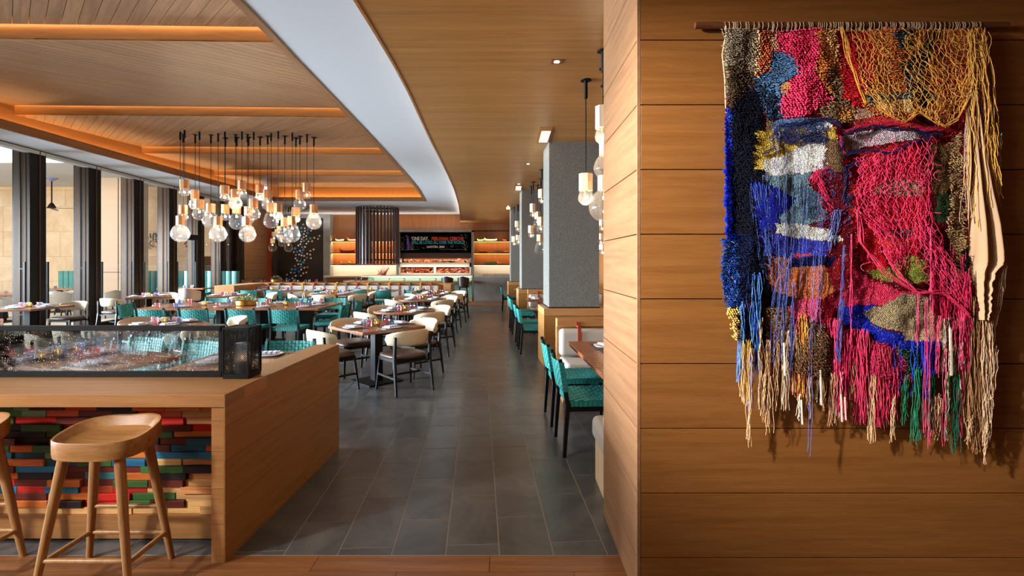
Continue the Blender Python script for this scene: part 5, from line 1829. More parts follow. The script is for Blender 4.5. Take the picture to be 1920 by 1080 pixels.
def fbox(name, a, b, y0, y1, d0, d1, mat):
    return MB().box(bx(a) - o0, bx(b) - o0, d0, d1, bz(y1), bz(y0)).build(name, mat, fd)


fbox('back', 749, 884, 484, 518, .3, .33, wpl)
fbox('front_rail', 749, 884, 492.5, 500.5, -.25, -.2, wpl)
fbox('bottom_rail', 749, 884, 512.5, 518.5, -.3, -.25, wpl)
fbox('side', 748.5, 751.5, 484, 518, -.25, .3, wpl)
fbox('side', 881, 884, 484, 518, -.25, .3, wpl)
fbox('divider', 814.5, 818.5, 500, 513, -.25, .3, wpl)
fbox('ice_shelf', 751, 881, 492, 492.6, -.2, .3, wpl)
fbox('ice_bed', 751, 881, 512, 512.6, -.25, .3, wpl)
rs = random.Random(9)
SC_ = [plain('orange shellfish', (214, 92, 50), .4), plain('dark mussel', (52, 34, 32), .35), plain('pink prawn', (226, 142, 112), .4), plain('pale oyster', (214, 196, 176), .4), plain('red crab', (190, 54, 34), .4)]
for row, (ya, yb2, x0, x1) in enumerate(((484.5, 492, 753, 880), (501.5, 512, 752, 814), (501.5, 512, 819, 880))):
    mbs = [MB() for _ in SC_]
    for i in range(70 if row == 0 else 130):
        mb = rs.choice(mbs)
        x = bx(rs.uniform(x0, x1)) - o0
        if row == 0:
            z = bz(492) + abs(rs.gauss(0, .06)) + .02
        else: z = rs.uniform(bz(yb2) + .02, bz(ya) - .02)
        y = -.12 + (z - bz(yb2)) * (.9 if row else 1.0) + rs.uniform(-.03, .03)
        r = rs.uniform(.03, .075)
        a = rs.uniform(-.9, .9)
        mb.M = Matrix.Translation((x, y, z)) @ Matrix.Rotation(a, 4, 'Y') @ Matrix.Diagonal((rs.uniform(.8, 2.0), .7, .6, 1))
        mb.lathe([(0, -r), (r * .6, -r * .75), (r, 0), (r * .5, r * .8), (0, r)], n=7)
    for mb, m in zip(mbs, SC_):
        if mb.v: tag(mb.build('seafood', m, fd, smooth=40), kind='stuff')
light('display_glow', 'AREA', (bx(816), YK + .05, bz(485.5)), 20, (1, .86, .7), rot=(0, 0, 0), size=3.2, size_y=.1)
light('display_glow', 'AREA', (bx(816), YK - .5, bz(499)), 16, (1, .86, .7), rot=(R(35), 0, 0), size=3.2, size_y=.06)

# little boats on the niche shelves
def boat(p, ys_, wpx, hull, rim, label, flip=1):
    L = wpx * (YB + .2) / F
    t = thing('model_boat', label, 'boat', ((p - CX) * (YB + .2) / F, YB + .2, H - (ys_ - CY) * YB / F + .002), group='painted model boats on the shelves')
    h_ = .26 * L ** .5 * .6

    def hullf(u, v):
        x = (u - .5) * L
        q = math.sin(PI * min(1, max(0, u * .96 + .02))) ** .55
        a = (v - .5) * PI
        sheer = h_ * (.72 + .55 * abs(u - .5) ** 2 * 4 * .6 + (.5 * max(0, .18 - u) / .18 if flip > 0 else .5 * max(0, u - .82) / .18))
        return (x, math.sin(a) * .09 * q, sheer - math.cos(a) * sheer * (.98 if q > .3 else q * 3))
    MB().grid(hullf, 16, 8).build('hull', hull, t, smooth=60)
    MB().tube([(lambda f: (f[0], f[1], f[2]))(hullf(i / 16, 0)) for i in range(17)], .012, n=5).tube([hullf(i / 16, 1) for i in range(17)], .012, n=5).build('gunwale', rim, t)


bm = {n: plain('boat ' + n, c, .4) for n, c in {'dark': (40, 38, 44), 'cream': (232, 214, 180), 'pink': (226, 124, 108), 'red': (190, 40, 40), 'purple': (96, 50, 100), 'yellow': (224, 206, 110), 'green': (96, 176, 60), 'mint': (190, 226, 160), 'tan': (206, 150, 100)}.items()}
for (p, ys_, w_, h_, r_, n) in ((637, 451.5, 16, 'cream', 'dark', 'cream and black model boat on the top left shelf'), (661, 451.5, 18, 'pink', 'pink', 'pink model boat on the top left shelf'),
                               (652, 474, 30, 'red', 'purple', 'long red model boat on the middle left shelf'), (669, 474, 8, 'cream', 'tan', 'tiny cream model boat on the middle left shelf, beside the red one'),
                               (646, 496, 15, 'yellow', 'tan', 'yellow model boat on the bottom left shelf, left one'), (662, 496, 17, 'yellow', 'yellow', 'pale yellow model boat on the bottom left shelf, right one'),
                               (732, 451.5, 10, 'cream', 'dark', 'small model boat behind the drum slats'),
                               (901, 451.5, 13, 'mint', 'green', 'mint green model boat on the top right shelf'), (920, 451.5, 24, 'cream', 'dark', 'long cream model boat on the top right shelf'), (947, 451.5, 9, 'red', 'red', 'red model boat at the right of the top shelf'),
                               (906, 474, 15, 'red', 'pink', 'red model boat on the middle right shelf'), (934, 474, 22, 'tan', 'dark', 'tan and black model boat on the middle right shelf'), (949, 474, 8, 'pink', 'cream', 'pink model boat tip on the middle right shelf'),
                               (919, 496, 24, 'green', 'dark', 'bright green model boat on the bottom right shelf'), (939, 496, 14, 'pink', 'tan', 'pale pink model boat on the bottom right shelf')):
    boat(p, ys_, w_, bm[h_], bm[r_], n)
sh_ = MB()
for i in range(26):
    x = gx(rs.uniform(889, 946), 20.35)
    sh_.M = Matrix.Translation((x, 20.35, 1.06)) @ Matrix.Rotation(rs.uniform(0, 3), 4, 'Y')
    r = rs.uniform(.02, .04)
    sh_.lathe([(0, -r * .6), (r, -r * .3), (r * .7, r * .4), (0, r)], n=7)
so = sh_.build('seashells', MT['travertine'], None, smooth=40)
tag(so, 'row of seashells on the grey stone half wall right of the chalkboard', 'shells', kind='stuff')
MB_c = MB()
cl = thing('coral_sculpture', 'spiky red coral standing on the marble counter top', 'coral', (gx(710), 20.7, 1.05))
for i in range(10):
    x = -.1 + .045 * i
    hgt = .18 + .16 * rs.random() + (.14 if i > 4 else 0)
    MB().tube([(x * .6, 0, 0), (x * .8, .0, hgt * .4), (x + .05 * math.sin(i), 0, hgt * .75), (x - .07 * math.cos(i * 2), 0, hgt)], [.018, .015, .011, .003], n=6).build('coral_branch', SC_[4], cl, smooth=60)
MB().lathe([(0, 0), (.16, 0), (.18, .04), (.1, .08), (0, .09)], n=12).build('coral_base', SC_[2], cl, smooth=60)

# ---- plate artwork
wa = thing('plate_artwork', 'dark bronze wall panel scattered with small blue, teal and white plates', 'artwork', ((562 - CX) * YB / F, YB, 0))
oa = (562 - CX) * YB / F
MB().box(P(521) - oa, P(607) - oa, -.02, .2, 0, Zp(409)).build('dark_panel', plain('mottled bronze panel', (44, 34, 28), .5, metal=.3, var=.5, bscale=1.5), wa)
PLC = {'w': (222, 206, 186), 'b': (40, 110, 200), 't': (40, 140, 170), 'n': (24, 44, 90), 'g': (30, 130, 110), 's': (150, 146, 150)}
PM = {k_: plain('plate glaze ' + k_, v, .3) for k_, v in PLC.items()}
ART = '450,192,t 535,163,s 510,213,t 557,217,w 601,235,b 648,252,w 515,265,s 559,257,w 597,283,b 544,300,w 503,318,b 578,328,w 540,345,w 770,326,w 694,354,w 747,370,w 639,362,g 583,374,s 512,372,w 544,396,t 610,407,w 663,404,w 504,410,w 457,424,n 494,446,w 545,440,n 581,438,w 465,465,w 519,487,s 561,486,w 418,507,t 467,508,n 536,525,t 489,542,w 447,555,b 518,568,b 400,560,w 638,542,w 685,523,w 592,586,w 636,597,w 430,603,s 477,597,w 512,608,w 548,616,w 586,641,s 646,648,w 463,636,n 512,648,n 424,651,w 447,682,w 491,690,g 554,675,w 538,710,t 464,735,w 504,737,w 415,760,s 505,773,b 465,783,n 551,786,w 596,777,s 373,810,t 423,810,b 506,813,w 474,841,b 357,857,w 408,858,s 536,867,w 579,855,w 300,887,w 343,910,n 386,895,n 427,904,w 467,890,n 502,901,w 293,945,w 337,957,s 380,939,w 414,959,g 291,980,n'
pm_ = {}
for c in PM:
    r = .062 if c in 'btng' else .042
    pm_[c] = MB().lathe([(0, .0), (r * .6, 0), (r, .014), (r * 1.02, .02), (r * .9, .017), (r * .5, .008), (0, .007)], n=14).mesh('small_plate')
    pm_[c].polygons.foreach_set('use_smooth', [True] * len(pm_[c].polygons))
    pm_[c].materials.append(PM[c])
for it in ART.split():
    x, y, c = it.split(',')
    X, Z = P(500 + float(x) / 7.714) - oa, Zp(400 + float(y) / 7.714)
    o = put('small_plate', pm_[c], None, wa, (X, -.03, Z))
    o.rotation_euler.x = R(90)
light('art_fill', 'SPOT', (P(560), YB - 1.6, 3.85), 60, WARM2, spot=70, blend=.9, rad=.03, target=(P(560), YB, 1.8))  # added fill spot on the artwork, no fixture modelled

# ================================================================ TERRACE FURNITURE
def channel_sofa(x0, x1, y, z0, z1, label):
    t = thing('channel_banquette', label, 'sofa', ((x0 + x1) / 2, y, 0))
    n = max(3, int((x1 - x0) / .2))
    w_ = (x1 - x0) / n
    for i in range(n):
        xa = -(x1 - x0) / 2 + i * w_
        MB().grid(lambda u, v: (xa + w_ / 2 + (w_ / 2 - .004) * math.sin(PI * (u - .5)) / 1, -.0 - .06 * math.cos(PI * (u - .5)) ** .6 if abs(u - .5) < .5 else 0, z0 + (z1 - z0) * v), 8, 1).box(xa + .004, xa + w_ - .004, 0, .12, z0, z1).build('channel', MT['tealvinyl'], t)
    MB().box(-(x1 - x0) / 2, (x1 - x0) / 2, -.6, .1, .25, z0).build('seat', MT['tealvinyl'], t, bevel=.02)
    MB().box(-(x1 - x0) / 2, (x1 - x0) / 2, -.55, .1, 0, .25).build('base', MT['light_wood'], t)


tx = lambda p, Y: (p - CX) * Y / F
channel_sofa(tx(110, 18.8), tx(150, 18.8), 18.8, .62, 1.27, 'teal channelled banquette against the travertine wall, leftmost')
channel_sofa(tx(273, 18.9), tx(345, 18.9), 18.9, .5, 1.27, 'teal channelled banquette against the travertine wall, second from left')
channel_sofa(tx(346, 18.6), tx(400, 18.6), 18.6, .5, 1.27, 'teal channelled banquette against the travertine wall, third from left')
channel_sofa(tx(402, 18.4), tx(446, 18.4), 18.4, .3, 1.27, 'teal channelled banquette against the travertine wall, rightmost')


def terrace_chair():
    t = thing('terrace_armchair', '', 'chair')

    def sh(u, v):
        a = -PI / 2 + (u - .5) * R(230)
        return (.3 * math.cos(a) * (1 + .06 * v), .29 * math.sin(a), .42 + v * (.38 - .14 * abs(u - .5) * 2))
    MB().grid(sh, 18, 4).build('shell', MT['cushion'], t, smooth=60)
    MB().lathe([(0, .38), (.27, .38), (.29, .42), (.27, .46), (0, .47)], n=22).build('seat', MT['cushion'], t, smooth=50)
    for sx in (-1, 1):
        for sy in (-1, 1): MB().bar((sx * .2, sy * .2, .4), (sx * .25, sy * .25, 0), .028).build('leg', MT['black'], t)
    return t


tc0 = terrace_chair()
ot0 = make_table('rect', 1.5, .8, name='terrace_table')
for (p, Y, rz, w_) in ((14, 12.6, -1.2, 'at the far left'), (128, 15.3, 2.6, 'seen in the second window gap'), (108, 14.4, .5, 'nearer one in the second window gap'), (205, 14.6, 1.2, 'in the third window gap'), (356, 15.9, 0, 'in the glass door opening'), (2, 14.5, .4, 'behind the far left one')):
    place(tc0, (tx(p, Y), Y, 0), rz, 'pale upholstered terrace armchair %s' % w_, 'terrace armchairs')
for (p, Y, w_) in ((5, 13.6, 'far left'), (112, 16.3, 'seen through the second window gap'), (352, 16.7, 'seen through the glass door')):
    place(ot0, (tx(p, Y), Y, 0), 0, 'walnut terrace table %s' % w_, 'terrace tables')
    for i in range(3): item('tumbler', tum_me[('pink', 'blue', 'clear')[i]], (tx(p, Y) - .3 + .25 * i, Y - .1, .7505), 0, '%s tumbler on the terrace table %s' % (('pink', 'blue', 'clear')[i], w_), 'glass', 'terrace tumblers')
fan = thing('ceiling_fan', 'dark ceiling fan with blue cup mount on the terrace, in the second window gap', 'fan', (tx(97, 17.3), 17.3, 0))
zf_ = lambda y: H - (y - CY) * 17.3 / F
MB().lathe([(0, zf_(340)), (.04, zf_(340)), (.17, zf_(335)), (.17, zf_(334)), (0, zf_(334))], n=20).build('cup', plain('blue fan mount', (120, 140, 200), .4), fan, smooth=40)
MB().tube([(0, 0, zf_(385)), (0, 0, 4.5)], .022, n=8).build('rod', MT['black'], fan)
MB().lathe([(0, zf_(391)), (.13, zf_(390)), (.08, zf_(384)), (.03, zf_(380)), (0, zf_(380))], n=16).build('hub', MT['black'], fan, smooth=40)
for k_ in range(3):
    a = k_ * 2 * PI / 3 + .05
    b = MB().prism([(.08, -.05), (.7, -.075), (.95, -.03), (.95, .02), (.6, .06), (.08, .05)], zf_(391), zf_(391) + .012).build('blade', MT['slat_wood'], fan)
    b.rotation_euler.z = a
ws = thing('wall_ornament', 'ring of small dark metal dashes on the travertine wall', 'ornament', (tx(330, 19.3), 19.3, 0))
dm = MB().box(-.02, .02, -.03, .0, -.085, .085).mesh('dash')
dm.materials.append(plain('blackened metal dash', (50, 60, 66), .4, metal=.5))
oc = tx(330, 19.3)
for (x, y, a) in ((12, 152, .9), (20, 130, .6), (28, 122, .3), (16, 155, .5), (92, 123, -.3), (120, 115, -.1), (150, 113, .2), (175, 112, -.2), (198, 122, -.4), (148, 155, .0), (120, 186, .6), (180, 172, -.5), (80, 160, -.6), (78, 215, -.8), (135, 222, -1.0), (80, 235, -1), (228, 150, -.8), (512, 176, .9), (525, 180, .7), (495, 215, .6), (510, 225, .4), (530, 230, -.4), (545, 222, .3), (560, 215, -.3), (548, 240, .2), (572, 208, .3), (480, 190, .7), (745, 190, -.5), (762, 188, -.7), (775, 195, -.4)):
    X = tx(260 + x / 5.4, 19.3) - oc
    Z = H - (420 + y / 5.4 - CY) * 19.3 / F
    o = put('dash', dm, None, ws, (X, 0, Z))
    o.rotation_euler.y = a

# ================================================================ WOVEN WALL HANGING
YT = 2.355
K = YT / F
rr_ = np.random.RandomState(5)


def wpt(x, y, dy=0):
    """point on the hanging, x and y measured on its face; dy is relief towards the room"""
    Yq = YT - dy
    return ((x - CX) * K, Yq, H - (y - CY) * K)


hg = thing('wall_hanging', 'large multicoloured woven yarn wall hanging with nets and long fringes on a wooden rod', 'wall hanging', (0, 0, 0))
MB().tube([(wpt(1303, 48, 0)[0], 2.355, wpt(0, 48)[2]), (wpt(1600, 47)[0], 2.355, wpt(0, 47)[2]), (wpt(1889, 47)[0], 2.355, wpt(0, 47.5)[2])], .0155, n=10).build('rod', wood('dark walnut rod', (78, 46, 26), (112, 70, 42), 'x', 2), hg)
for x in (1350, 1850): MB().box(wpt(x, 0)[0] - .006, wpt(x, 0)[0] + .006, 2.355, 2.392, wpt(0, 47)[2] - .004, wpt(0, 47)[2] + .004).build('bracket', MT['black'], hg)

REG = [  # (rgb, tuft size class, polygon) painted in this order
    ((96, 8, 18), 0, [(1357, 58), (1838, 58), (1842, 250), (1830, 560), (1790, 640), (1760, 690), (1700, 720), (1560, 705), (1440, 660), (1378, 640), (1362, 560), (1356, 200)]),
    ((128, 116, 98), 2, [(1357, 58), (1424, 58), (1420, 110), (1412, 155), (1402, 190), (1385, 225), (1360, 215), (1353, 110)]),
    ((74, 58, 42), 2, [(1357, 130), (1412, 135), (1408, 200), (1385, 235), (1360, 215)]),
    ((8, 10, 26), 2, [(1362, 214), (1398, 168), (1425, 170), (1428, 250), (1420, 300), (1428, 360), (1440, 440), (1440, 560), (1372, 570), (1360, 430)]),
    ((26, 56, 190), 1, [(1357, 206), (1366, 206), (1369, 330), (1372, 440), (1368, 450), (1359, 430), (1357, 300)]),
    ((22, 58, 128), 2, [(1354, 450), (1385, 440), (1395, 500), (1392, 560), (1385, 580), (1358, 578), (1350, 515)]),
    ((10, 18, 50), 2, [(1375, 440), (1405, 440), (1400, 540), (1385, 560), (1378, 500)]),
    ((204, 166, 126), 3, [(1415, 60), (1425, 60), (1424, 100), (1420, 150), (1412, 150), (1414, 100)]),
    ((176, 92, 50), 3, [(1424, 60), (1442, 60), (1446, 90), (1450, 110), (1440, 135), (1420, 150), (1422, 110)]),
    ((206, 170, 134), 3, [(1439, 58), (1457, 58), (1458, 97), (1449, 95), (1444, 78)]),
    ((206, 52, 92), 3, [(1456, 60), (1537, 58), (1528, 95), (1522, 140), (1541, 165), (1552, 196), (1528, 206), (1515, 216), (1500, 222), (1458, 226), (1460, 195), (1478, 160), (1490, 142), (1476, 106), (1456, 97)]),
    ((168, 30, 60), 3, [(1492, 62), (1512, 62), (1508, 130), (1495, 132), (1486, 100)]),
    ((74, 110, 150), 2, [(1452, 98), (1470, 97), (1484, 114), (1492, 140), (1478, 154), (1462, 162), (1464, 222), (1440, 226), (1425, 200), (1412, 152), (1440, 135), (1446, 110)]),
    ((40, 62, 88), 2, [(1412, 152), (1435, 160), (1460, 190), (1462, 224), (1440, 226), (1425, 200)]),
    ((214, 150, 84), 1, [(1463, 157), (1478, 156), (1475, 178), (1463, 178)]),
    ((200, 122, 56), 2, [(1525, 64), (1562, 60), (1574, 125), (1578, 150), (1556, 186), (1546, 172), (1520, 145), (1528, 100)]),
    ((214, 168, 110), 3, [(1536, 62), (1562, 60), (1572, 120), (1562, 118), (1548, 92)]),
    ((126, 100, 72), 2, [(1548, 130), (1574, 128), (1580, 190), (1604, 206), (1604, 232), (1562, 238), (1522, 208), (1552, 196)]),
    ((184, 128, 62), 2, [(1560, 206), (1600, 206), (1604, 228), (1572, 226)]),
    ((176, 22, 34), 2, [(1562, 60), (1624, 60), (1642, 110), (1622, 200), (1602, 206), (1580, 184), (1574, 120)]),
    ((172, 96, 44), 2, [(1622, 60), (1836, 60), (1812, 170), (1795, 212), (1650, 225), (1612, 200), (1642, 120)]),
    ((150, 62, 34), 2, [(1750, 90), (1810, 80), (1800, 170), (1770, 200), (1752, 150)]),
    ((46, 66, 80), 2, [(1662, 66), (1690, 60), (1705, 62), (1700, 96), (1678, 98), (1668, 84)]),
    ((44, 62, 78), 2, [(1735, 62), (1765, 66), (1750, 76), (1748, 92), (1740, 110), (1722, 150), (1756, 186), (1738, 202), (1718, 200), (1690, 176), (1678, 122), (1702, 112), (1722, 90)]),
    ((62, 88, 104), 2, [(1620, 180), (1700, 180), (1712, 192), (1628, 196)]),
    ((208, 174, 126), 1, [(1626, 194), (1700, 190), (1754, 206), (1742, 216), (1650, 212)]),
    ((184, 144, 120), 1, [(1596, 204), (1630, 204), (1640, 222), (1598, 226)]),
    ((186, 56, 54), 1, [(1596, 226), (1640, 220), (1700, 222), (1740, 238), (1720, 246), (1660, 236), (1598, 238)]),
    ((112, 8, 16), 1, [(1758, 216), (1802, 206), (1802, 262), (1776, 272), (1744, 268), (1740, 248)]),
    ((78, 108, 150), 1, [(1440, 226), (1520, 223), (1560, 228), (1540, 246), (1440, 252)]),
    ((112, 96, 60), 1, [(1434, 226), (1448, 226), (1446, 250), (1434, 252)]),
    ((196, 166, 66), 1, [(1416, 246), (1445, 244), (1500, 240), (1560, 242), (1562, 262), (1510, 296), (1436, 300), (1424, 322), (1406, 318), (1414, 272)]),
    ((220, 220, 222), 1, [(1504, 246), (1546, 232), (1556, 240), (1536, 248), (1520, 252)]),
    ((222, 222, 220), 1, [(1428, 300), (1470, 294), (1500, 272), (1541, 262), (1541, 322), (1500, 325), (1426, 333)]),
    ((114, 88, 62), 1, [(1541, 260), (1576, 268), (1570, 326), (1541, 324)]),
    ((104, 134, 142), 1, [(1424, 332), (1520, 324), (1514, 346), (1538, 372), (1546, 412), (1500, 424), (1460, 420), (1436, 356)]),
    ((66, 90, 112), 1, [(1496, 345), (1530, 360), (1542, 410), (1510, 412), (1490, 380)]),
    ((24, 34, 146), 1, [(1402, 342), (1434, 346), (1470, 364), (1492, 372), (1476, 392), (1458, 404), (1454, 430), (1436, 436), (1414, 436)]),
    ((222, 222, 212), 1, [(1446, 420), (1500, 420), (1546, 430), (1580, 452), (1556, 455), (1520, 450), (1448, 440)]),
    ((54, 60, 168), 1, [(1420, 438), (1450, 438), (1520, 450), (1556, 456), (1540, 486), (1432, 482)]),
    ((192, 108, 62), 1, [(1432, 478), (1490, 486), (1546, 502), (1562, 545), (1540, 560), (1452, 556), (1436, 520)]),
    ((18, 22, 70), 1, [(1478, 488), (1520, 482), (1566, 480), (1560, 498), (1480, 502)]),
    ((196, 54, 70), 1, [(1490, 476), (1520, 474), (1518, 482), (1492, 482)]),
    ((20, 24, 44), 1, [(1440, 546), (1485, 556), (1502, 574), (1500, 578), (1432, 576)]),
    ((206, 78, 112), 1, [(1476, 576), (1496, 560), (1532, 556), (1530, 602), (1484, 596)]),
    ((134, 12, 30), 1, [(1546, 505), (1572, 480), (1604, 470), (1606, 650), (1546, 650), (1532, 600), (1534, 560), (1562, 548)]),
    ((112, 78, 34), 2, [(1430, 578), (1474, 576), (1482, 600), (1470, 660), (1436, 664), (1380, 640), (1378, 600)]),
    ((22, 16, 20), 2, [(1380, 582), (1430, 580), (1436, 660), (1384, 646)]),
    ((206, 168, 84), 3, [(1357, 578), (1379, 577), (1380, 640), (1372, 636), (1364, 600)]),
    ((186, 170, 180), 1, [(1574, 258), (1620, 246), (1652, 242), (1700, 250), (1738, 256), (1700, 266), (1620, 276), (1576, 290)]),
    ((178, 16, 34), 1, [(1576, 292), (1622, 284), (1720, 262), (1740, 300), (1728, 420), (1700, 520), (1622, 512), (1590, 432), (1582, 350)]),
    ((214, 50, 28), 1, [(1578, 330), (1606, 350), (1600, 420), (1586, 400)]),
    ((146, 130, 104), 1, [(1664, 336), (1722, 340), (1718, 370), (1632, 364), (1640, 352)]),
    ((34, 56, 46), 1, [(1660, 432), (1706, 428), (1704, 446), (1664, 448)]),
    ((206, 52, 24), 1, [(1640, 448), (1700, 448), (1694, 462), (1650, 462)]),
    ((126, 132, 54), 1, [(1622, 508), (1660, 502), (1700, 478), (1740, 500), (1742, 526), (1700, 532), (1640, 522)]),
    ((104, 76, 46), 1, [(1742, 270), (1788, 270), (1782, 360), (1746, 370), (1722, 330), (1730, 296)]),
    ((156, 126, 88), 2, [(1786, 256), (1800, 248), (1808, 440), (1816, 530), (1790, 530), (1780, 460), (1762, 412), (1776, 360)]),
    ((40, 58, 34), 1, [(1745, 366), (1776, 362), (1772, 404), (1756, 420), (1742, 410)]),
    ((24, 36, 30), 2, [(1796, 470), (1812, 460), (1812, 516), (1800, 520)]),
    ((206, 50, 88), 1, [(1600, 506), (1680, 546), (1742, 550), (1730, 562), (1686, 560), (1642, 572), (1560, 575), (1560, 560), (1592, 540)]),
    ((28, 42, 176), 1, [(1568, 574), (1642, 571), (1626, 600), (1646, 616), (1696, 626), (1762, 640), (1756, 668), (1682, 652), (1600, 626), (1578, 606)]),
    ((160, 144, 112), 1, [(1686, 550), (1740, 556), (1752, 590), (1792, 598), (1770, 642), (1690, 637), (1684, 622), (1640, 612), (1622, 588), (1644, 572)]),
    ((190, 166, 132), 1, [(1692, 618), (1770, 620), (1766, 640), (1692, 637)]),
    ((158, 40, 70), 2, [(1600, 618), (1622, 632), (1682, 654), (1712, 668), (1706, 714), (1640, 704), (1596, 690)]),
    ((36, 86, 62), 2, [(1668, 650), (1724, 660), (1716, 702), (1690, 700), (1696, 676)]),
    ((100, 70, 46), 2, [(1448, 620), (1480, 604), (1536, 606), (1562, 650), (1556, 704), (1500, 700), (1442, 668)]),
]


def pip(poly, X, Y):
    c = np.zeros(X.shape, bool)
    n = len(poly)
    for i in range(n):
        x1, y1 = poly[i]
        x2, y2 = poly[(i + 1) % n]
        if y1 == y2: continue
        cond = ((y1 > Y) != (y2 > Y)) & (X < (x2 - x1) * (Y - y1) / (y2 - y1) + x1)
        c ^= cond
    return c


def smooth_noise(X, Y, s, seed):
    r = np.random.RandomState(seed)
    g = r.rand(260, 260)
    a, b = X / s, Y / s
    i, j = np.floor(a).astype(int), np.floor(b).astype(int)
    u, v = a - i, b - j
    u, v = u * u * (3 - 2 * u), v * v * (3 - 2 * v)
    G = lambda p, q: g[p % 260, q % 260]
    return G(i, j) * (1 - u) * (1 - v) + G(i + 1, j) * u * (1 - v) + G(i, j + 1) * (1 - u) * v + G(i + 1, j + 1) * u * v - .5


def lookup(X, Y, rag=5):
    Xn = X + smooth_noise(X, Y * 3, 9, 1) * rag * 2.2 + smooth_noise(X, Y, 3, 2) * rag
    Yn = Y + smooth_noise(X, Y, 8, 3) * rag
    idx = np.full(X.shape, -1)
    for i, (_, _, poly) in enumerate(REG): idx[pip(poly, Xn, Yn)] = i
    return idx


def surf(X, Y):
    """relief of the cloth towards the room, metres"""
    return .016 + .013 * np.sin(X / 24 + 1.3 * np.sin(Y / 90)) + .022 * smooth_noise(X, Y * .35, 34, 8) + .008 * smooth_noise(X, Y, 14, 9)


lin = lambda c: np.where(c <= .04045, c / 12.92, ((c + .055) / 1.055) ** 2.4)
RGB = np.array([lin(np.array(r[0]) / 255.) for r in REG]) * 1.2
CLS = np.array([r[1] for r in REG])


def np_mesh(name, V, Fq, C, parent, kind='stuff', smooth=False):
    """V (n,3); Fq (m,k) faces; C (n,3) linear vertex colours"""
    me = bpy.data.meshes.new(name)
    kf = Fq.shape[1]
    me.vertices.add(len(V))
    me.vertices.foreach_set('co', V.astype(np.float32).ravel())
    me.loops.add(Fq.size)
    me.loops.foreach_set('vertex_index', Fq.astype(np.int32).ravel())
    me.polygons.add(len(Fq))
    me.polygons.foreach_set('loop_start', np.arange(0, Fq.size, kf, dtype=np.int32))
    me.update(calc_edges=True)
    at = me.color_attributes.new('Col', 'FLOAT_COLOR', 'POINT')
    cc = np.ones((len(V), 4), np.float32)
    cc[:, :3] = np.clip(C, 0, 1)
    at.data.foreach_set('color', cc.ravel())
    if smooth: me.polygons.foreach_set('use_smooth', [True] * len(me.polygons))
    o = put(name, me, MT['yarn'], parent)
    if kind: o['kind'] = kind
    return o


# ground cloth
gx_, gy_ = np.meshgrid(np.arange(1345, 1846, 2.5), np.arange(55, 730, 2.5))
idx = lookup(gx_, gy_)
ok = idx >= 0
V = np.stack([(gx_ - CX) * K, YT - surf(gx_, gy_) + .004, H - (gy_ - CY) * K], -1).reshape(-1, 3)
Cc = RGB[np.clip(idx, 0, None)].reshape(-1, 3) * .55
nx = gx_.shape[1]
q = []
oi = ok[:-1, :-1] & ok[1:, :-1] & ok[:-1, 1:] & ok[1:, 1:]
jj, ii = np.nonzero(oi)
a0 = jj * nx + ii
Fq = np.stack([a0, a0 + nx, a0 + nx + 1, a0 + 1], -1)
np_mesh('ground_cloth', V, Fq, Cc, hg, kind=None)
# tufts: spindle of 6 vertices
tri = np.array([(0, 1, 4), (1, 2, 4), (2, 3, 4), (3, 0, 4), (1, 0, 5), (2, 1, 5), (3, 2, 5), (0, 3, 5)])


def tufts(name, cls, dx, dy, L, W, lift, ang, jit, rag, hair=0):
    X, Y = np.meshgrid(np.arange(1348, 1846, dx), np.arange(57, 728, dy))
    X = X + (np.arange(X.shape[0]) % 2)[:, None] * dx / 2 + rr_.uniform(-jit, jit, X.shape)
    Y = Y + rr_.uniform(-jit, jit, Y.shape) * .6
    id_ = lookup(X, Y, rag)
    m = id_ >= 0
    m &= np.isin(CLS[np.clip(id_, 0, None)], cls)
    X, Y, id_ = X[m], Y[m], id_[m]
    n = len(X)
    A = ang + rr_.uniform(-.35, .35, n) + .6 * smooth_noise(X, Y, 30, 21) * 2
    LL = L * rr_.uniform(.75, 1.3, n)
    WW = W * rr_.uniform(.8, 1.2, n)
    D = surf(X, Y) + lift * rr_.uniform(.6, 1.4, n)
    ux, uy = np.cos(A), np.sin(A)
    z0 = np.zeros(n)
    P0 = np.stack([X - ux * LL / 2, Y - uy * LL / 2, D - lift * .8], -1)
    P2 = np.stack([X + ux * LL / 2, Y + uy * LL / 2, D - lift * .5 + hair * rr_.uniform(0, 1, n)], -1)
    P1 = np.stack([X - uy * WW / 2, Y + ux * WW / 2, D], -1)
    P3 = np.stack([X + uy * WW / 2, Y - ux * WW / 2, D], -1)
    P4 = np.stack([X, Y, D + WW * K * .7], -1)
    P5 = np.stack([X, Y, D - WW * K * .7], -1)
    PP = np.stack([P0, P1, P2, P3, P4, P5], 1).reshape(-1, 3)
    V = np.stack([(PP[:, 0] - CX) * K, YT - PP[:, 2], H - (PP[:, 1] - CY) * K], -1)
    F_ = (tri[None] + (np.arange(n) * 6)[:, None, None]).reshape(-1, 3)
    c = RGB[id_] * rr_.uniform(.6, 1.25, (n, 1)) * (1 + rr_.uniform(-.06, .06, (n, 3)))
    # stray threads of other colours
    st_ = (rr_.rand(n) < .05) & (c.sum(1) > .12)
    c[st_] = c[st_] * .5 + np.array([.35, .28, .2]) * .5
    C = np.repeat(c, 6, 0)
    np_mesh(name, V, F_, C, hg, smooth=True)


tufts('woven_stitches', (0, 1), 2.7, 2.1, 3.8, 2.0, .002, PI / 2 * .97, .35, 4)
tufts('yarn_tufts', (2,), 3.5, 2.9, 8.0, 2.1, .006, .55, 1.2, 6, hair=.006)
tufts('yarn_knots', (3,), 4.6, 3.9, 7.6, 4.0, .005, .9, 1.2, 5)


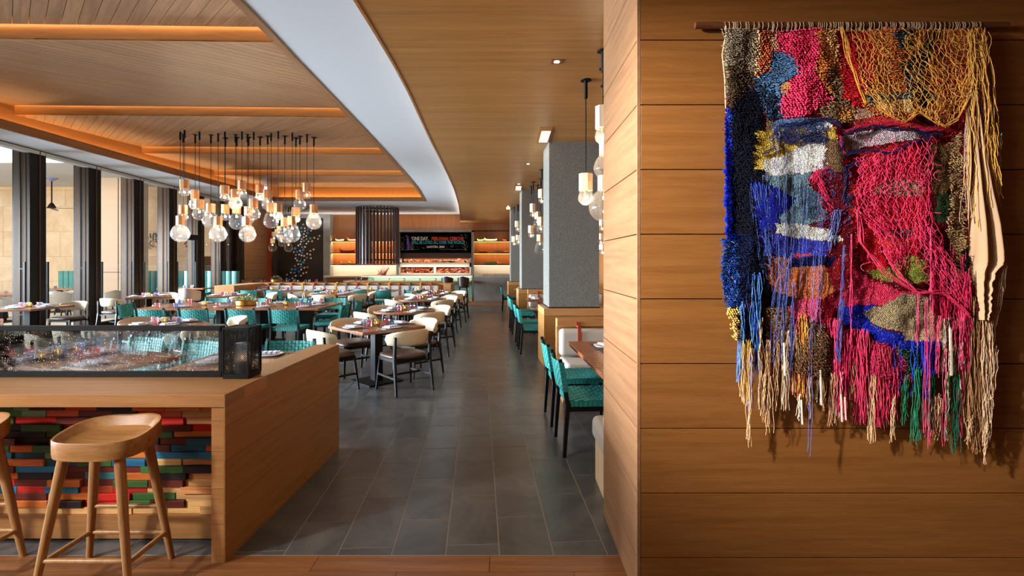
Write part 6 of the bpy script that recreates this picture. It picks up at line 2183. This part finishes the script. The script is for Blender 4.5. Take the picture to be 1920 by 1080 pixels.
class Yarn:
    """bundle of thin strands, triangular section"""

    def __init__(s): s.V, s.F, s.C, s.n = [], [], [], 0

    def strand(s, pts, r, col):
        p = np.asarray(pts, float)
        m = len(p)
        t = np.gradient(p, axis=0)
        t /= np.linalg.norm(t, axis=1)[:, None] + 1e-9
        yv = np.array([0, 1., 0])
        a = np.cross(t, yv)
        a /= np.linalg.norm(a, axis=1)[:, None] + 1e-9
        b = np.cross(a, t)
        ring = []
        for k_ in range(3):
            an = 2 * PI * k_ / 3 + .5
            ring.append(p + (a * math.cos(an) + b * math.sin(an)) * r)
        V = np.stack(ring, 1).reshape(-1, 3)
        f = []
        i = np.arange(m - 1)[:, None] * 3
        for k_ in range(3):
            k2 = (k_ + 1) % 3
            f.append(np.concatenate([i + k_, i + k2, i + 3 + k2, i + 3 + k_], 1))
        s.V.append(V)
        s.F.append(np.concatenate(f) + s.n)
        s.C.append(np.tile(col, (len(V), 1)))
        s.n += len(V)

    def build(s, name, kind='stuff'):
        return np_mesh(name, np.concatenate(s.V), np.concatenate(s.F), np.concatenate(s.C), hg, kind=kind, smooth=True)


def W3(x, y, d): return np.stack([(x - CX) * K, YT - d, H - (y - CY) * K], -1)


def LC(c, v=.25): return lin(np.array(c) / 255.) * rr_.uniform(1 - v, 1 + v)


# loops over the rod
y_ = Yarn()
x = 1357
while x < 1836:
    th_ = np.linspace(0, 1, 9)
    for off in ((0, 1.5, 3) if rr_.rand() < .6 else (0,)):
        xs_ = x + off + 3 * np.sin(th_ * 3) * rr_.uniform(-.5, 1)
        ys_ = 60 - 17 * np.sin(th_ * PI) ** .7 * 1.0
        d_ = .0 + .021 * np.cos(th_ * PI * 1.0)
        ys2_ = np.interp(th_, [0, .35, .5, .65, 1], [61, 46, 41.5, 46, 61])
        d2 = np.interp(th_, [0, .2, .35, .5, .65, 1], [.012, .02, .019, .004, -.016, -.01])
        y_.strand(W3(xs_, ys2_, d2), .0013, LC((196, 168, 138)))
    x += rr_.uniform(5, 10.5)
y_.build('rod_loops')
# left cord edge
y_ = Yarn()
for j in range(3):
    t_ = np.linspace(0, 1, 60)
    yy = 44 + t_ * 170
    xx = np.interp(yy, [44, 60, 105, 120, 150, 214], [1358.5, 1360, 1352, 1354, 1357, 1359]) + .9 * np.sin(yy * .9 + j * 2.1)
    y_.strand(W3(xx, yy, .012 + .002 * np.cos(yy * .9 + j * 2.1)), .0018, LC((204, 186, 158), .1))
y_.build('edge_cord', None)


def net(name, cols, x0, x1, yt, yb, dx, dy, warp, depth, col, r=.0009, drop=0.04, droop=0.0):
    """diamond net of thin yarn: nodes on a warped grid, curved yarn between them"""
    Y = Yarn()
    nxn, nyn = int((x1 - x0) / dx), int(cols)
    node = {}
    for j in range(nyn + 1):
        for i in range(nxn + 1):
            u = (i + .5 * (j % 2)) / nxn
            v = j / nyn
            xx, yy = warp(u, v)
            xx += rr_.normal(0, dx * .16)
            yy += rr_.normal(0, dy * .14)
            node[i, j] = (xx, yy, depth(u, v) + rr_.uniform(-.002, .003))
    for j in range(nyn):
        for i in range(nxn + 1):
            for di in ((0, -1) if j % 2 == 0 else (0, 1)):
                if (i, j) in node and (i + di, j + 1) in node and rr_.rand() > drop:
                    a, b = np.array(node[i, j]), np.array(node[i + di, j + 1])
                    t_ = np.linspace(0, 1, 5)[:, None]
                    mid = rr_.normal(0, 1, 3) * [dx * .14, dy * .1, .0015] + [dx * .16 * (1 if di == 0 else -1), 0, .0015]
                    p = a * (1 - t_) + b * t_ + mid * (4 * t_ * (1 - t_)) * .8
                    Y.strand(W3(p[:, 0], p[:, 1], p[:, 2]), r * rr_.uniform(.8, 1.25), LC(col, .2))
    return Y


cloth = lambda x, y: float(surf(np.array([x]), np.array([y]))[0])
# yellow net: gathered at the upper left corner, sagging to the lower right
def warp_y(u, v):
    xl = 1572 + 52 * v ** .9
    xr = 1800 + 6 * v
    bot = np.interp(u, [0, .12, .3, .45, .6, .78, .9, 1], [205, 222, 232, 215, 226, 242, 228, 185])
    yy = 60 + (bot - 60) * v ** (.9) + 10 * math.sin(u * 9 + v * 4) * v * (1 - v)
    return xl + (xr - xl) * u + 9 * math.sin(v * 7 + u * 5), yy


for s_, (nj, dx, col, dp) in enumerate(((17, 10, (232, 174, 84), .036), (13, 13, (198, 134, 50), .028))):
    Yn = net('net', nj, 0, 228, 0, 0, dx, 11, warp_y, lambda u, v: dp + .012 * math.sin(u * 13) * v + .01 * v, col)
    if s_ == 0:
        # hem cords: left selvedge and lower edge
        for q_ in range(7):
            t_ = np.linspace(0, 1, 30)
            xx = np.interp(t_, [0, .4, .8, 1], [1567, 1580, 1600, 1612]) + rr_.normal(0, 1.6) + 1.5 * np.sin(t_ * 9 + q_)
            yy = 58 + t_ * 140
            Yn.strand(W3(xx, yy, .04 + .004 * np.sin(t_ * 7 + q_)), .0016, LC((214, 158, 64)))
        for q_ in range(6):
            u_ = np.linspace(0, 1, 40)
            pts = np.array([warp_y(a, 1) for a in u_])
            Yn.strand(W3(pts[:, 0], pts[:, 1] + rr_.uniform(-2, 3) + 1.5 * np.sin(u_ * 30 + q_), .046 + .004 * np.sin(u_ * 17 + q_)), .0014, LC((218, 160, 66)))
        for q_ in range(60):            # tangled free loops
            cx_, cy_ = rr_.uniform(1625, 1815), rr_.uniform(62, 200)
            L_ = rr_.uniform(8, 26)
            t_ = np.linspace(0, 1, 12)
            a_ = rr_.uniform(-.5, .8)
            Yn.strand(W3(cx_ + L_ * np.cos(a_) * t_ + 5 * np.sin(t_ * 5 + q_), cy_ + L_ * t_ * (1 - np.cos(a_) * .3) + 5 * np.cos(t_ * 4 + q_), .05 + .008 * np.sin(t_ * 6)), .0013, LC((220, 162, 70)))
    Yn.build('yellow_net')


def hang(Y, x, y0, y1, col, d=.03, r=.0010, wob=1.6, drift=0, n=None, v=.2):
    n = n or max(8, int((y1 - y0) / 9))
    t_ = np.linspace(0, 1, n)
    ph, f1 = rr_.uniform(0, 6), rr_.uniform(8, 16)
    wx = np.cumsum(rr_.normal(0, wob * .45, n))
    wx -= wx[0]
    Y.strand(W3(x + drift * t_ + wx + wob * .5 * np.sin(t_ * f1 + ph), y0 + (y1 - y0) * t_, d + .003 * np.cos(t_ * f1 + ph) - .012 * t_ * (d > .02)), r, LC(col, v))


# yellow skein hanging down the right edge
y_ = Yarn()
for q_ in range(80):
    x_ = rr_.uniform(1800, 1834)
    y1 = rr_.choice([rr_.uniform(150, 260), rr_.uniform(240, 440)])
    hang(y_, x_, rr_.uniform(58, 90), y1, (224, 172, 86), d=rr_.uniform(.03, .055), r=.0013, wob=3.6, drift=(x_ - 1818) * .5 + 14 * (y1 - 60) / 300)
for q_ in range(70):
    hang(y_, rr_.uniform(1832, 1856), rr_.uniform(190, 330), rr_.uniform(330, 445), (224, 172, 86), d=.036, r=.0013, wob=3, drift=rr_.uniform(0, 14))
for q_ in range(16):
    hang(y_, rr_.uniform(1862, 1876), rr_.uniform(440, 470), rr_.uniform(480, 520), (208, 152, 66), d=.03, wob=1.5, drift=4)
for q_ in range(14):
    hang(y_, rr_.uniform(1855, 1868), rr_.uniform(250, 280), rr_.uniform(290, 330), (216, 196, 180), d=.03, wob=3)
y_.build('yellow_skein')

# pink net: hung from the navy seam, bellied down to a long curved hem
def warp_p(u, v):
    xl = np.interp(v, [0, .3, .6, 1], [1590, 1592, 1602, 1640])
    xr = np.interp(v, [0, .25, .5, .8, 1], [1734, 1722, 1742, 1782, 1796])
    top = np.interp(u, [0, .4, 1], [300, 292, 258])
    bot = np.interp(u, [0, .2, .45, .7, 1], [470, 508, 545, 548, 590])
    return xl + (xr - xl) * u + 7 * math.sin(v * 9 + u * 6), top + (bot - top) * v + 8 * math.sin(u * 11 + v * 3) * v * (1 - v)


for s_, (nj, dx, col) in enumerate(((29, 8.2, (240, 76, 122)), (17, 15, (226, 50, 92)))):
    Yn = net('net', nj, 0, 170, 0, 0, dx, 10, warp_p, lambda u, v: .030 + .01 * s_ + .014 * math.sin(u * 9) * v + .006 * math.sin(v * 11), col)
    if s_ == 0:
        for q_ in range(8):
            u_ = np.linspace(0, 1, 40)
            pts = np.array([warp_p(a, 1) for a in u_])
            Yn.strand(W3(pts[:, 0] + rr_.uniform(-2, 2), pts[:, 1] + rr_.uniform(-3, 3) + 1.5 * np.sin(u_ * 30 + q_), .048 + .004 * np.sin(u_ * 17 + q_)), .0014, LC((228, 62, 104)))
        for q_ in range(7):
            t_ = np.linspace(0, 1, 30)
            xx = np.interp(t_, [0, .3, .6, 1], [1592, 1598, 1640, 1700]) + rr_.normal(0, 3)
            yy = np.interp(t_, [0, .3, .6, 1], [400, 455, 510, 548]) + rr_.normal(0, 2) + 2 * np.sin(t_ * 12 + q_)
            Yn.strand(W3(xx, yy, .05 + .003 * np.sin(t_ * 20 + q_)), .0014, LC((228, 66, 104)))
        for q_ in range(70):
            cx_, cy_ = rr_.uniform(1600, 1745), rr_.uniform(262, 360) if q_ % 2 else rr_.uniform(300, 540)
            L_ = rr_.uniform(6, 20)
            t_ = np.linspace(0, 1, 10)
            Yn.strand(W3(cx_ + 7 * np.sin(t_ * 5 + q_), cy_ + L_ * t_ + 4 * np.cos(t_ * 4 + q_), .045 + .008 * np.sin(t_ * 6)), .0012, LC((232, 66, 108)))
    Yn.build('pink_net')
# pink-red loose column on the right and long strands
y_ = Yarn()
for q_ in range(90):
    x_ = rr_.uniform(1735, 1800)
    hang(y_, x_, rr_.uniform(440, 560) + (x_ - 1735) * .3, rr_.uniform(560, 650), (190, 36, 76), d=.035, wob=2, drift=6)
for q_ in range(26):
    hang(y_, rr_.uniform(1792, 1806), rr_.uniform(500, 560), rr_.uniform(640, 700), (222, 56, 100), d=.04, wob=1.2, drift=2)
for (xa, xb, ya, yb_, n_) in ((1726, 1731, 430, 830, 4), (1704, 1712, 545, 640, 6), (1718, 1724, 560, 810, 4), (1742, 1750, 590, 700, 6), (1752, 1762, 650, 826, 3), (1768, 1774, 600, 700, 3), (1778, 1790, 580, 690, 5), (1582, 1586, 440, 640, 3)):
    for q_ in range(n_): hang(y_, rr_.uniform(xa, xb), ya, yb_ + rr_.uniform(-12, 6), (224, 72, 118), d=.05, wob=1.0)
y_.build('pink_strands')
# navy seams
y_ = Yarn()
for seam in ([(1576, 254), (1600, 246), (1630, 240), (1665, 246), (1700, 248), (1736, 256), (1754, 254)], [(1560, 300), (1590, 290), (1630, 286), (1660, 292), (1690, 276), (1720, 266), (1740, 256)], [(1446, 262), (1452, 240), (1500, 234), (1545, 226), (1566, 240)], [(1448, 262), (1480, 256), (1512, 266), (1542, 262)], [(1455, 245), (1475, 272), (1500, 258), (1528, 250)], [(1545, 318), (1562, 330), (1580, 316), (1600, 305)],
             [(1572, 262), (1566, 290), (1578, 330), (1572, 380), (1588, 372)], [(1450, 246), (1440, 262), (1446, 280), (1424, 292)]):
    s0 = np.array(seam, float)
    for q_ in range(9):
        t_ = np.linspace(0, len(s0) - 1, 34)
        xx = np.interp(t_, range(len(s0)), s0[:, 0]) + rr_.normal(0, 1.8) + 1.6 * np.sin(t_ * 5 + q_)
        yy = np.interp(t_, range(len(s0)), s0[:, 1]) + rr_.normal(0, 2.2) + 1.4 * np.cos(t_ * 6 + q_ * 2)
        y_.strand(W3(xx, yy, .034 + .003 * np.sin(t_ * 7 + q_)), .0012, LC((38, 46, 92)))
for q_ in range(260):
    x_, yy = rr_.uniform(1446, 1545), rr_.uniform(234, 268)
    t_ = np.linspace(0, 1, 6)
    a_ = rr_.uniform(0, PI)
    y_.strand(W3(x_ + 11 * np.cos(a_) * t_, yy + 8 * np.sin(a_) * t_, .028 + .004 * np.sin(t_ * 3)), .0011, LC((52, 62, 112)))
y_.build('navy_seams')
y_ = Yarn()
for seam in ([(1576, 250), (1600, 242), (1640, 234), (1690, 236), (1720, 244), (1752, 246)], [(1562, 260), (1570, 290), (1562, 318), (1524, 326), (1510, 345)], [(1524, 328), (1545, 380), (1556, 400)]):
    s0 = np.array(seam, float)
    for q_ in range(10):
        t_ = np.linspace(0, len(s0) - 1, 34)
        xx = np.interp(t_, range(len(s0)), s0[:, 0]) + rr_.normal(0, 3) + 2.6 * np.sin(t_ * 5 + q_)
        yy = np.interp(t_, range(len(s0)), s0[:, 1]) + rr_.normal(0, 3.4) + 1.8 * np.cos(t_ * 6 + q_ * 2)
        y_.strand(W3(xx, yy, .032 + .003 * np.sin(t_ * 7 + q_)), .0013, LC((214, 44, 84)))
y_.build('red_seams')
# tangle between the white cloth and the red net
y_ = Yarn()
for q_ in range(240):
    x_, yy = rr_.uniform(1530, 1585), rr_.uniform(320, 425)
    t_ = np.linspace(0, 1, 9)
    a_ = rr_.uniform(0, 2 * PI)
    y_.strand(W3(x_ + 16 * np.cos(a_) * t_ + 4 * np.sin(t_ * 6 + q_), yy + 20 * np.sin(a_) * t_, .03 + .006 * np.sin(t_ * 5 + q_)), .0011, LC(((170, 30, 66), (70, 84, 132), (60, 30, 60))[q_ % 3]))
for q_ in range(16):
    hang(y_, rr_.uniform(1552, 1568), 395, rr_.uniform(450, 475), (84, 100, 160), d=.04, wob=1.4, drift=-10)
y_.build('tangled_yarn')
# blue veils of thin thread
y_ = Yarn()
for q_ in range(30):
    hang(y_, rr_.uniform(1402, 1440), rr_.uniform(320, 360), rr_.uniform(400, 560), (66, 88, 150), d=.036, r=.0008, wob=2.4, drift=rr_.uniform(-4, 16))
for q_ in range(22):
    hang(y_, rr_.uniform(1440, 1540), rr_.uniform(235, 420), rr_.uniform(430, 560), (88, 104, 158), d=.036, r=.0005, wob=2.0, drift=rr_.uniform(-8, 8))
for q_ in range(22):
    hang(y_, rr_.uniform(1450, 1475), rr_.uniform(470, 500), rr_.uniform(560, 690), (74, 90, 158), d=.044, r=.0009, wob=1.6, drift=-14)
for (xa, n_, ya, yb_) in ((1478, 5, 530, 720), (1515, 3, 470, 860), (1526, 3, 480, 700), (1572, 7, 460, 600), (1566, 9, 560, 680)):
    for q_ in range(n_): hang(y_, xa + rr_.normal(0, 2.2), ya, yb_ + rr_.uniform(-30, 0), (78, 92, 160), d=.048, r=.001, wob=1.2, drift=-4)
y_.build('blue_veil')
# blue pile ridge of the left edge
y_ = Yarn()
for q_ in range(2600):
    yy = rr_.uniform(206, 578)
    wide = 8 if yy < 440 else 30
    x_ = np.interp(yy, [206, 300, 430, 470, 515, 578], [1359, 1360, 1362, 1356, 1352, 1358]) + abs(rr_.normal(0, 1)) * wide * .6
    a_ = rr_.uniform(2.2, 4.1)
    L_ = rr_.uniform(3, 7)
    t_ = np.linspace(0, 1, 3)
    c_ = ((30, 62, 200) if yy < 450 else ((36, 84, 170), (20, 44, 110), (90, 150, 190), (14, 24, 60))[q_ % 4])
    y_.strand(W3(x_ + L_ * np.cos(a_) * t_, yy + L_ * np.sin(a_) * t_ * .6, .014 + .014 * t_), .0013, LC(c_))
y_.build('blue_pile')


def fringe(x0, x1, ya, yb_, n_, col, wob=2.2, d=.03, drift=0, r=.0011, knot=True, spread=14):
    Y = Yarn()
    for q_ in range(n_):
        x_ = rr_.uniform(x0, x1)
        c_ = col[q_ % len(col)] if isinstance(col, list) else col
        hang(Y, x_, ya + rr_.uniform(-6, 6), yb_ + rr_.uniform(-spread, spread * .3), c_, d=d + rr_.uniform(-.006, .006), wob=wob, drift=drift + ((x0 + x1) / 2 - x_) * .35, r=r)
    return Y.build('fringe', None)


BL_, CR_, PK, YL, GN, TN, RY = (52, 92, 190), (206, 170, 130), (206, 50, 92), (212, 168, 60), (30, 110, 78), (160, 122, 84), (40, 60, 190)
FR = [(1378, 1388, 575, 712, 16, [BL_, (110, 160, 210)]), (1384, 1392, 570, 690, 14, [BL_, (110, 160, 210)]), (1384, 1404, 640, 755, 24, [CR_, YL]), (1398, 1405, 650, 832, 10, [CR_]), (1400, 1407, 660, 765, 9, [BL_]),
      (1404, 1420, 515, 696, 34, [BL_, (90, 150, 200), (30, 60, 150)]), (1395, 1410, 520, 620, 14, [BL_, (30, 70, 150)]), (1416, 1424, 600, 770, 12, [TN, CR_]), (1430, 1440, 640, 790, 14, [TN, CR_]), (1424, 1430, 700, 778, 9, [CR_]), (1436, 1440, 700, 812, 5, [CR_]), (1448, 1454, 640, 768, 10, [CR_, TN]),
      (1460, 1472, 620, 766, 16, [TN, CR_, (196, 190, 180)]), (1480, 1490, 620, 740, 10, [YL, CR_]), (1488, 1506, 590, 745, 34, [YL, PK]), (1491, 1495, 740, 790, 6, [(226, 214, 192)]), (1500, 1514, 600, 700, 18, [YL, (220, 190, 90)]),
      (1506, 1518, 640, 760, 14, [TN, CR_]), (1512, 1518, 700, 780, 8, [(120, 112, 150), CR_]), (1520, 1532, 650, 750, 10, [TN, (210, 200, 190)]), (1534, 1548, 700, 768, 10, [TN]), (1550, 1562, 700, 795, 14, [CR_, TN]), (1538, 1550, 600, 690, 8, [PK]),
      (1556, 1572, 600, 770, 44, [PK, (222, 70, 112)]), (1562, 1572, 700, 785, 12, [(220, 206, 190), PK]), (1574, 1586, 620, 785, 26, [PK]), (1586, 1600, 620, 720, 24, [(170, 30, 66), PK]), (1598, 1618, 620, 790, 44, [PK, (224, 70, 108)]), (1590, 1596, 680, 752, 6, [TN]),
      (1626, 1636, 650, 770, 18, [PK]), (1634, 1652, 650, 798, 44, [PK, (224, 76, 96)]), (1622, 1634, 700, 828, 14, [CR_]), (1650, 1662, 655, 780, 20, [PK]), (1664, 1676, 690, 790, 14, [PK]), (1664, 1670, 740, 824, 8, [CR_]), (1666, 1682, 640, 730, 8, [RY]),
      (1686, 1694, 705, 792, 12, [GN]), (1706, 1716, 690, 830, 24, [GN, (40, 130, 100)]), (1700, 1712, 640, 740, 12, [RY, (40, 90, 150)]), (1718, 1744, 640, 745, 52, [RY, (26, 46, 170)]), (1730, 1746, 700, 800, 26, [GN]), (1738, 1756, 740, 820, 22, [CR_, TN, (190, 120, 110)]), (1762, 1772, 700, 820, 12, [CR_, GN]),
      (1760, 1770, 600, 700, 8, [(220, 206, 180)]), (1772, 1788, 650, 770, 16, [GN, (120, 70, 50)]), (1780, 1788, 700, 848, 14, [GN, (30, 90, 70)]), (1788, 1796, 640, 738, 12, [(214, 204, 184)]), (1790, 1800, 640, 826, 6, [PK]),
      (1796, 1816, 560, 800, 60, [(150, 108, 72), (176, 134, 96)]), (1803, 1812, 780, 828, 10, [CR_]), (1816, 1832, 560, 848, 26, [(150, 108, 72)]), (1830, 1850, 590, 790, 70, [(220, 188, 152), (196, 160, 124)]), (1832, 1850, 740, 830, 30, [(220, 188, 152)]), (1838, 1843, 790, 876, 8, [(220, 188, 152)]), (1846, 1858, 650, 740, 16, [(206, 174, 140)])]
for (a, b, c, d_, n_, col) in FR: fringe(a, b, c, d_, n_, col)
fringe(1866, 1876, 495, 640, 22, [(206, 172, 140), (220, 190, 160)], drift=-22)
# twisted white cords
y_ = Yarn()
for (x_, ya, yb_) in ((1460, 640, 700), (1492, 745, 790), (1527, 690, 755), (1565, 735, 785), (1572, 740, 782), (1765, 612, 700), (1767, 615, 699)):
    for s_ in range(3):
        t_ = np.linspace(0, 1, int((yb_ - ya) * .9))
        y_.strand(W3(x_ + 1.0 * np.sin(t_ * (yb_ - ya) * .5 + s_ * 2.1) + 2 * t_, ya + (yb_ - ya) * t_, .045 + .0035 * np.cos(t_ * (yb_ - ya) * .5 + s_ * 2.1)), .0015, LC((226, 216, 196), .06))
y_.build('twisted_cords')
# cream canvas flap on the right with deep folds
cf = [(175, 1797, 1814), (230, 1801, 1824), (300, 1804, 1836), (360, 1806, 1848), (420, 1810, 1864), (470, 1812, 1873), (495, 1813, 1875), (512, 1814, 1852), (560, 1817, 1845), (598, 1822, 1840)]
ys_ = np.linspace(175, 598, 130)
us = np.linspace(0, 1, 44)
U, Yg = np.meshgrid(us, ys_)
xl_ = np.interp(Yg, [c[0] for c in cf], [c[1] for c in cf])
xr_ = np.interp(Yg, [c[0] for c in cf], [c[2] for c in cf]) + 2 * smooth_noise(Yg, Yg, 6, 5) * 4 * (Yg > 490)
Xg = xl_ + (xr_ - xl_) * U
Dg = .030 + .020 * np.sin(U * 13 + Yg / 120) + .006 * np.sin(U * 25 + Yg / 40)
V = W3(Xg, Yg, Dg).reshape(-1, 3)
nx = len(us)
jj, ii = np.meshgrid(np.arange(len(ys_) - 1), np.arange(nx - 1), indexing='ij')
a0 = (jj * nx + ii).ravel()
Fq = np.stack([a0, a0 + nx, a0 + nx + 1, a0 + 1], -1)
cc = lin(np.array([186, 154, 122]) / 255.)[None] * (.86 + .28 * ((np.arange(len(V)) // nx + np.arange(len(V)) % nx) % 2))[:, None]
np_mesh('canvas_flap', V, Fq, cc, hg, kind=None, smooth=True)
y_ = Yarn()
for q_ in range(70):
    hang(y_, rr_.uniform(1798, 1816), rr_.uniform(175, 230), rr_.uniform(260, 420), (196, 168, 142), d=.036, wob=1.6, drift=rr_.uniform(2, 12))
y_.build('loose_linen')
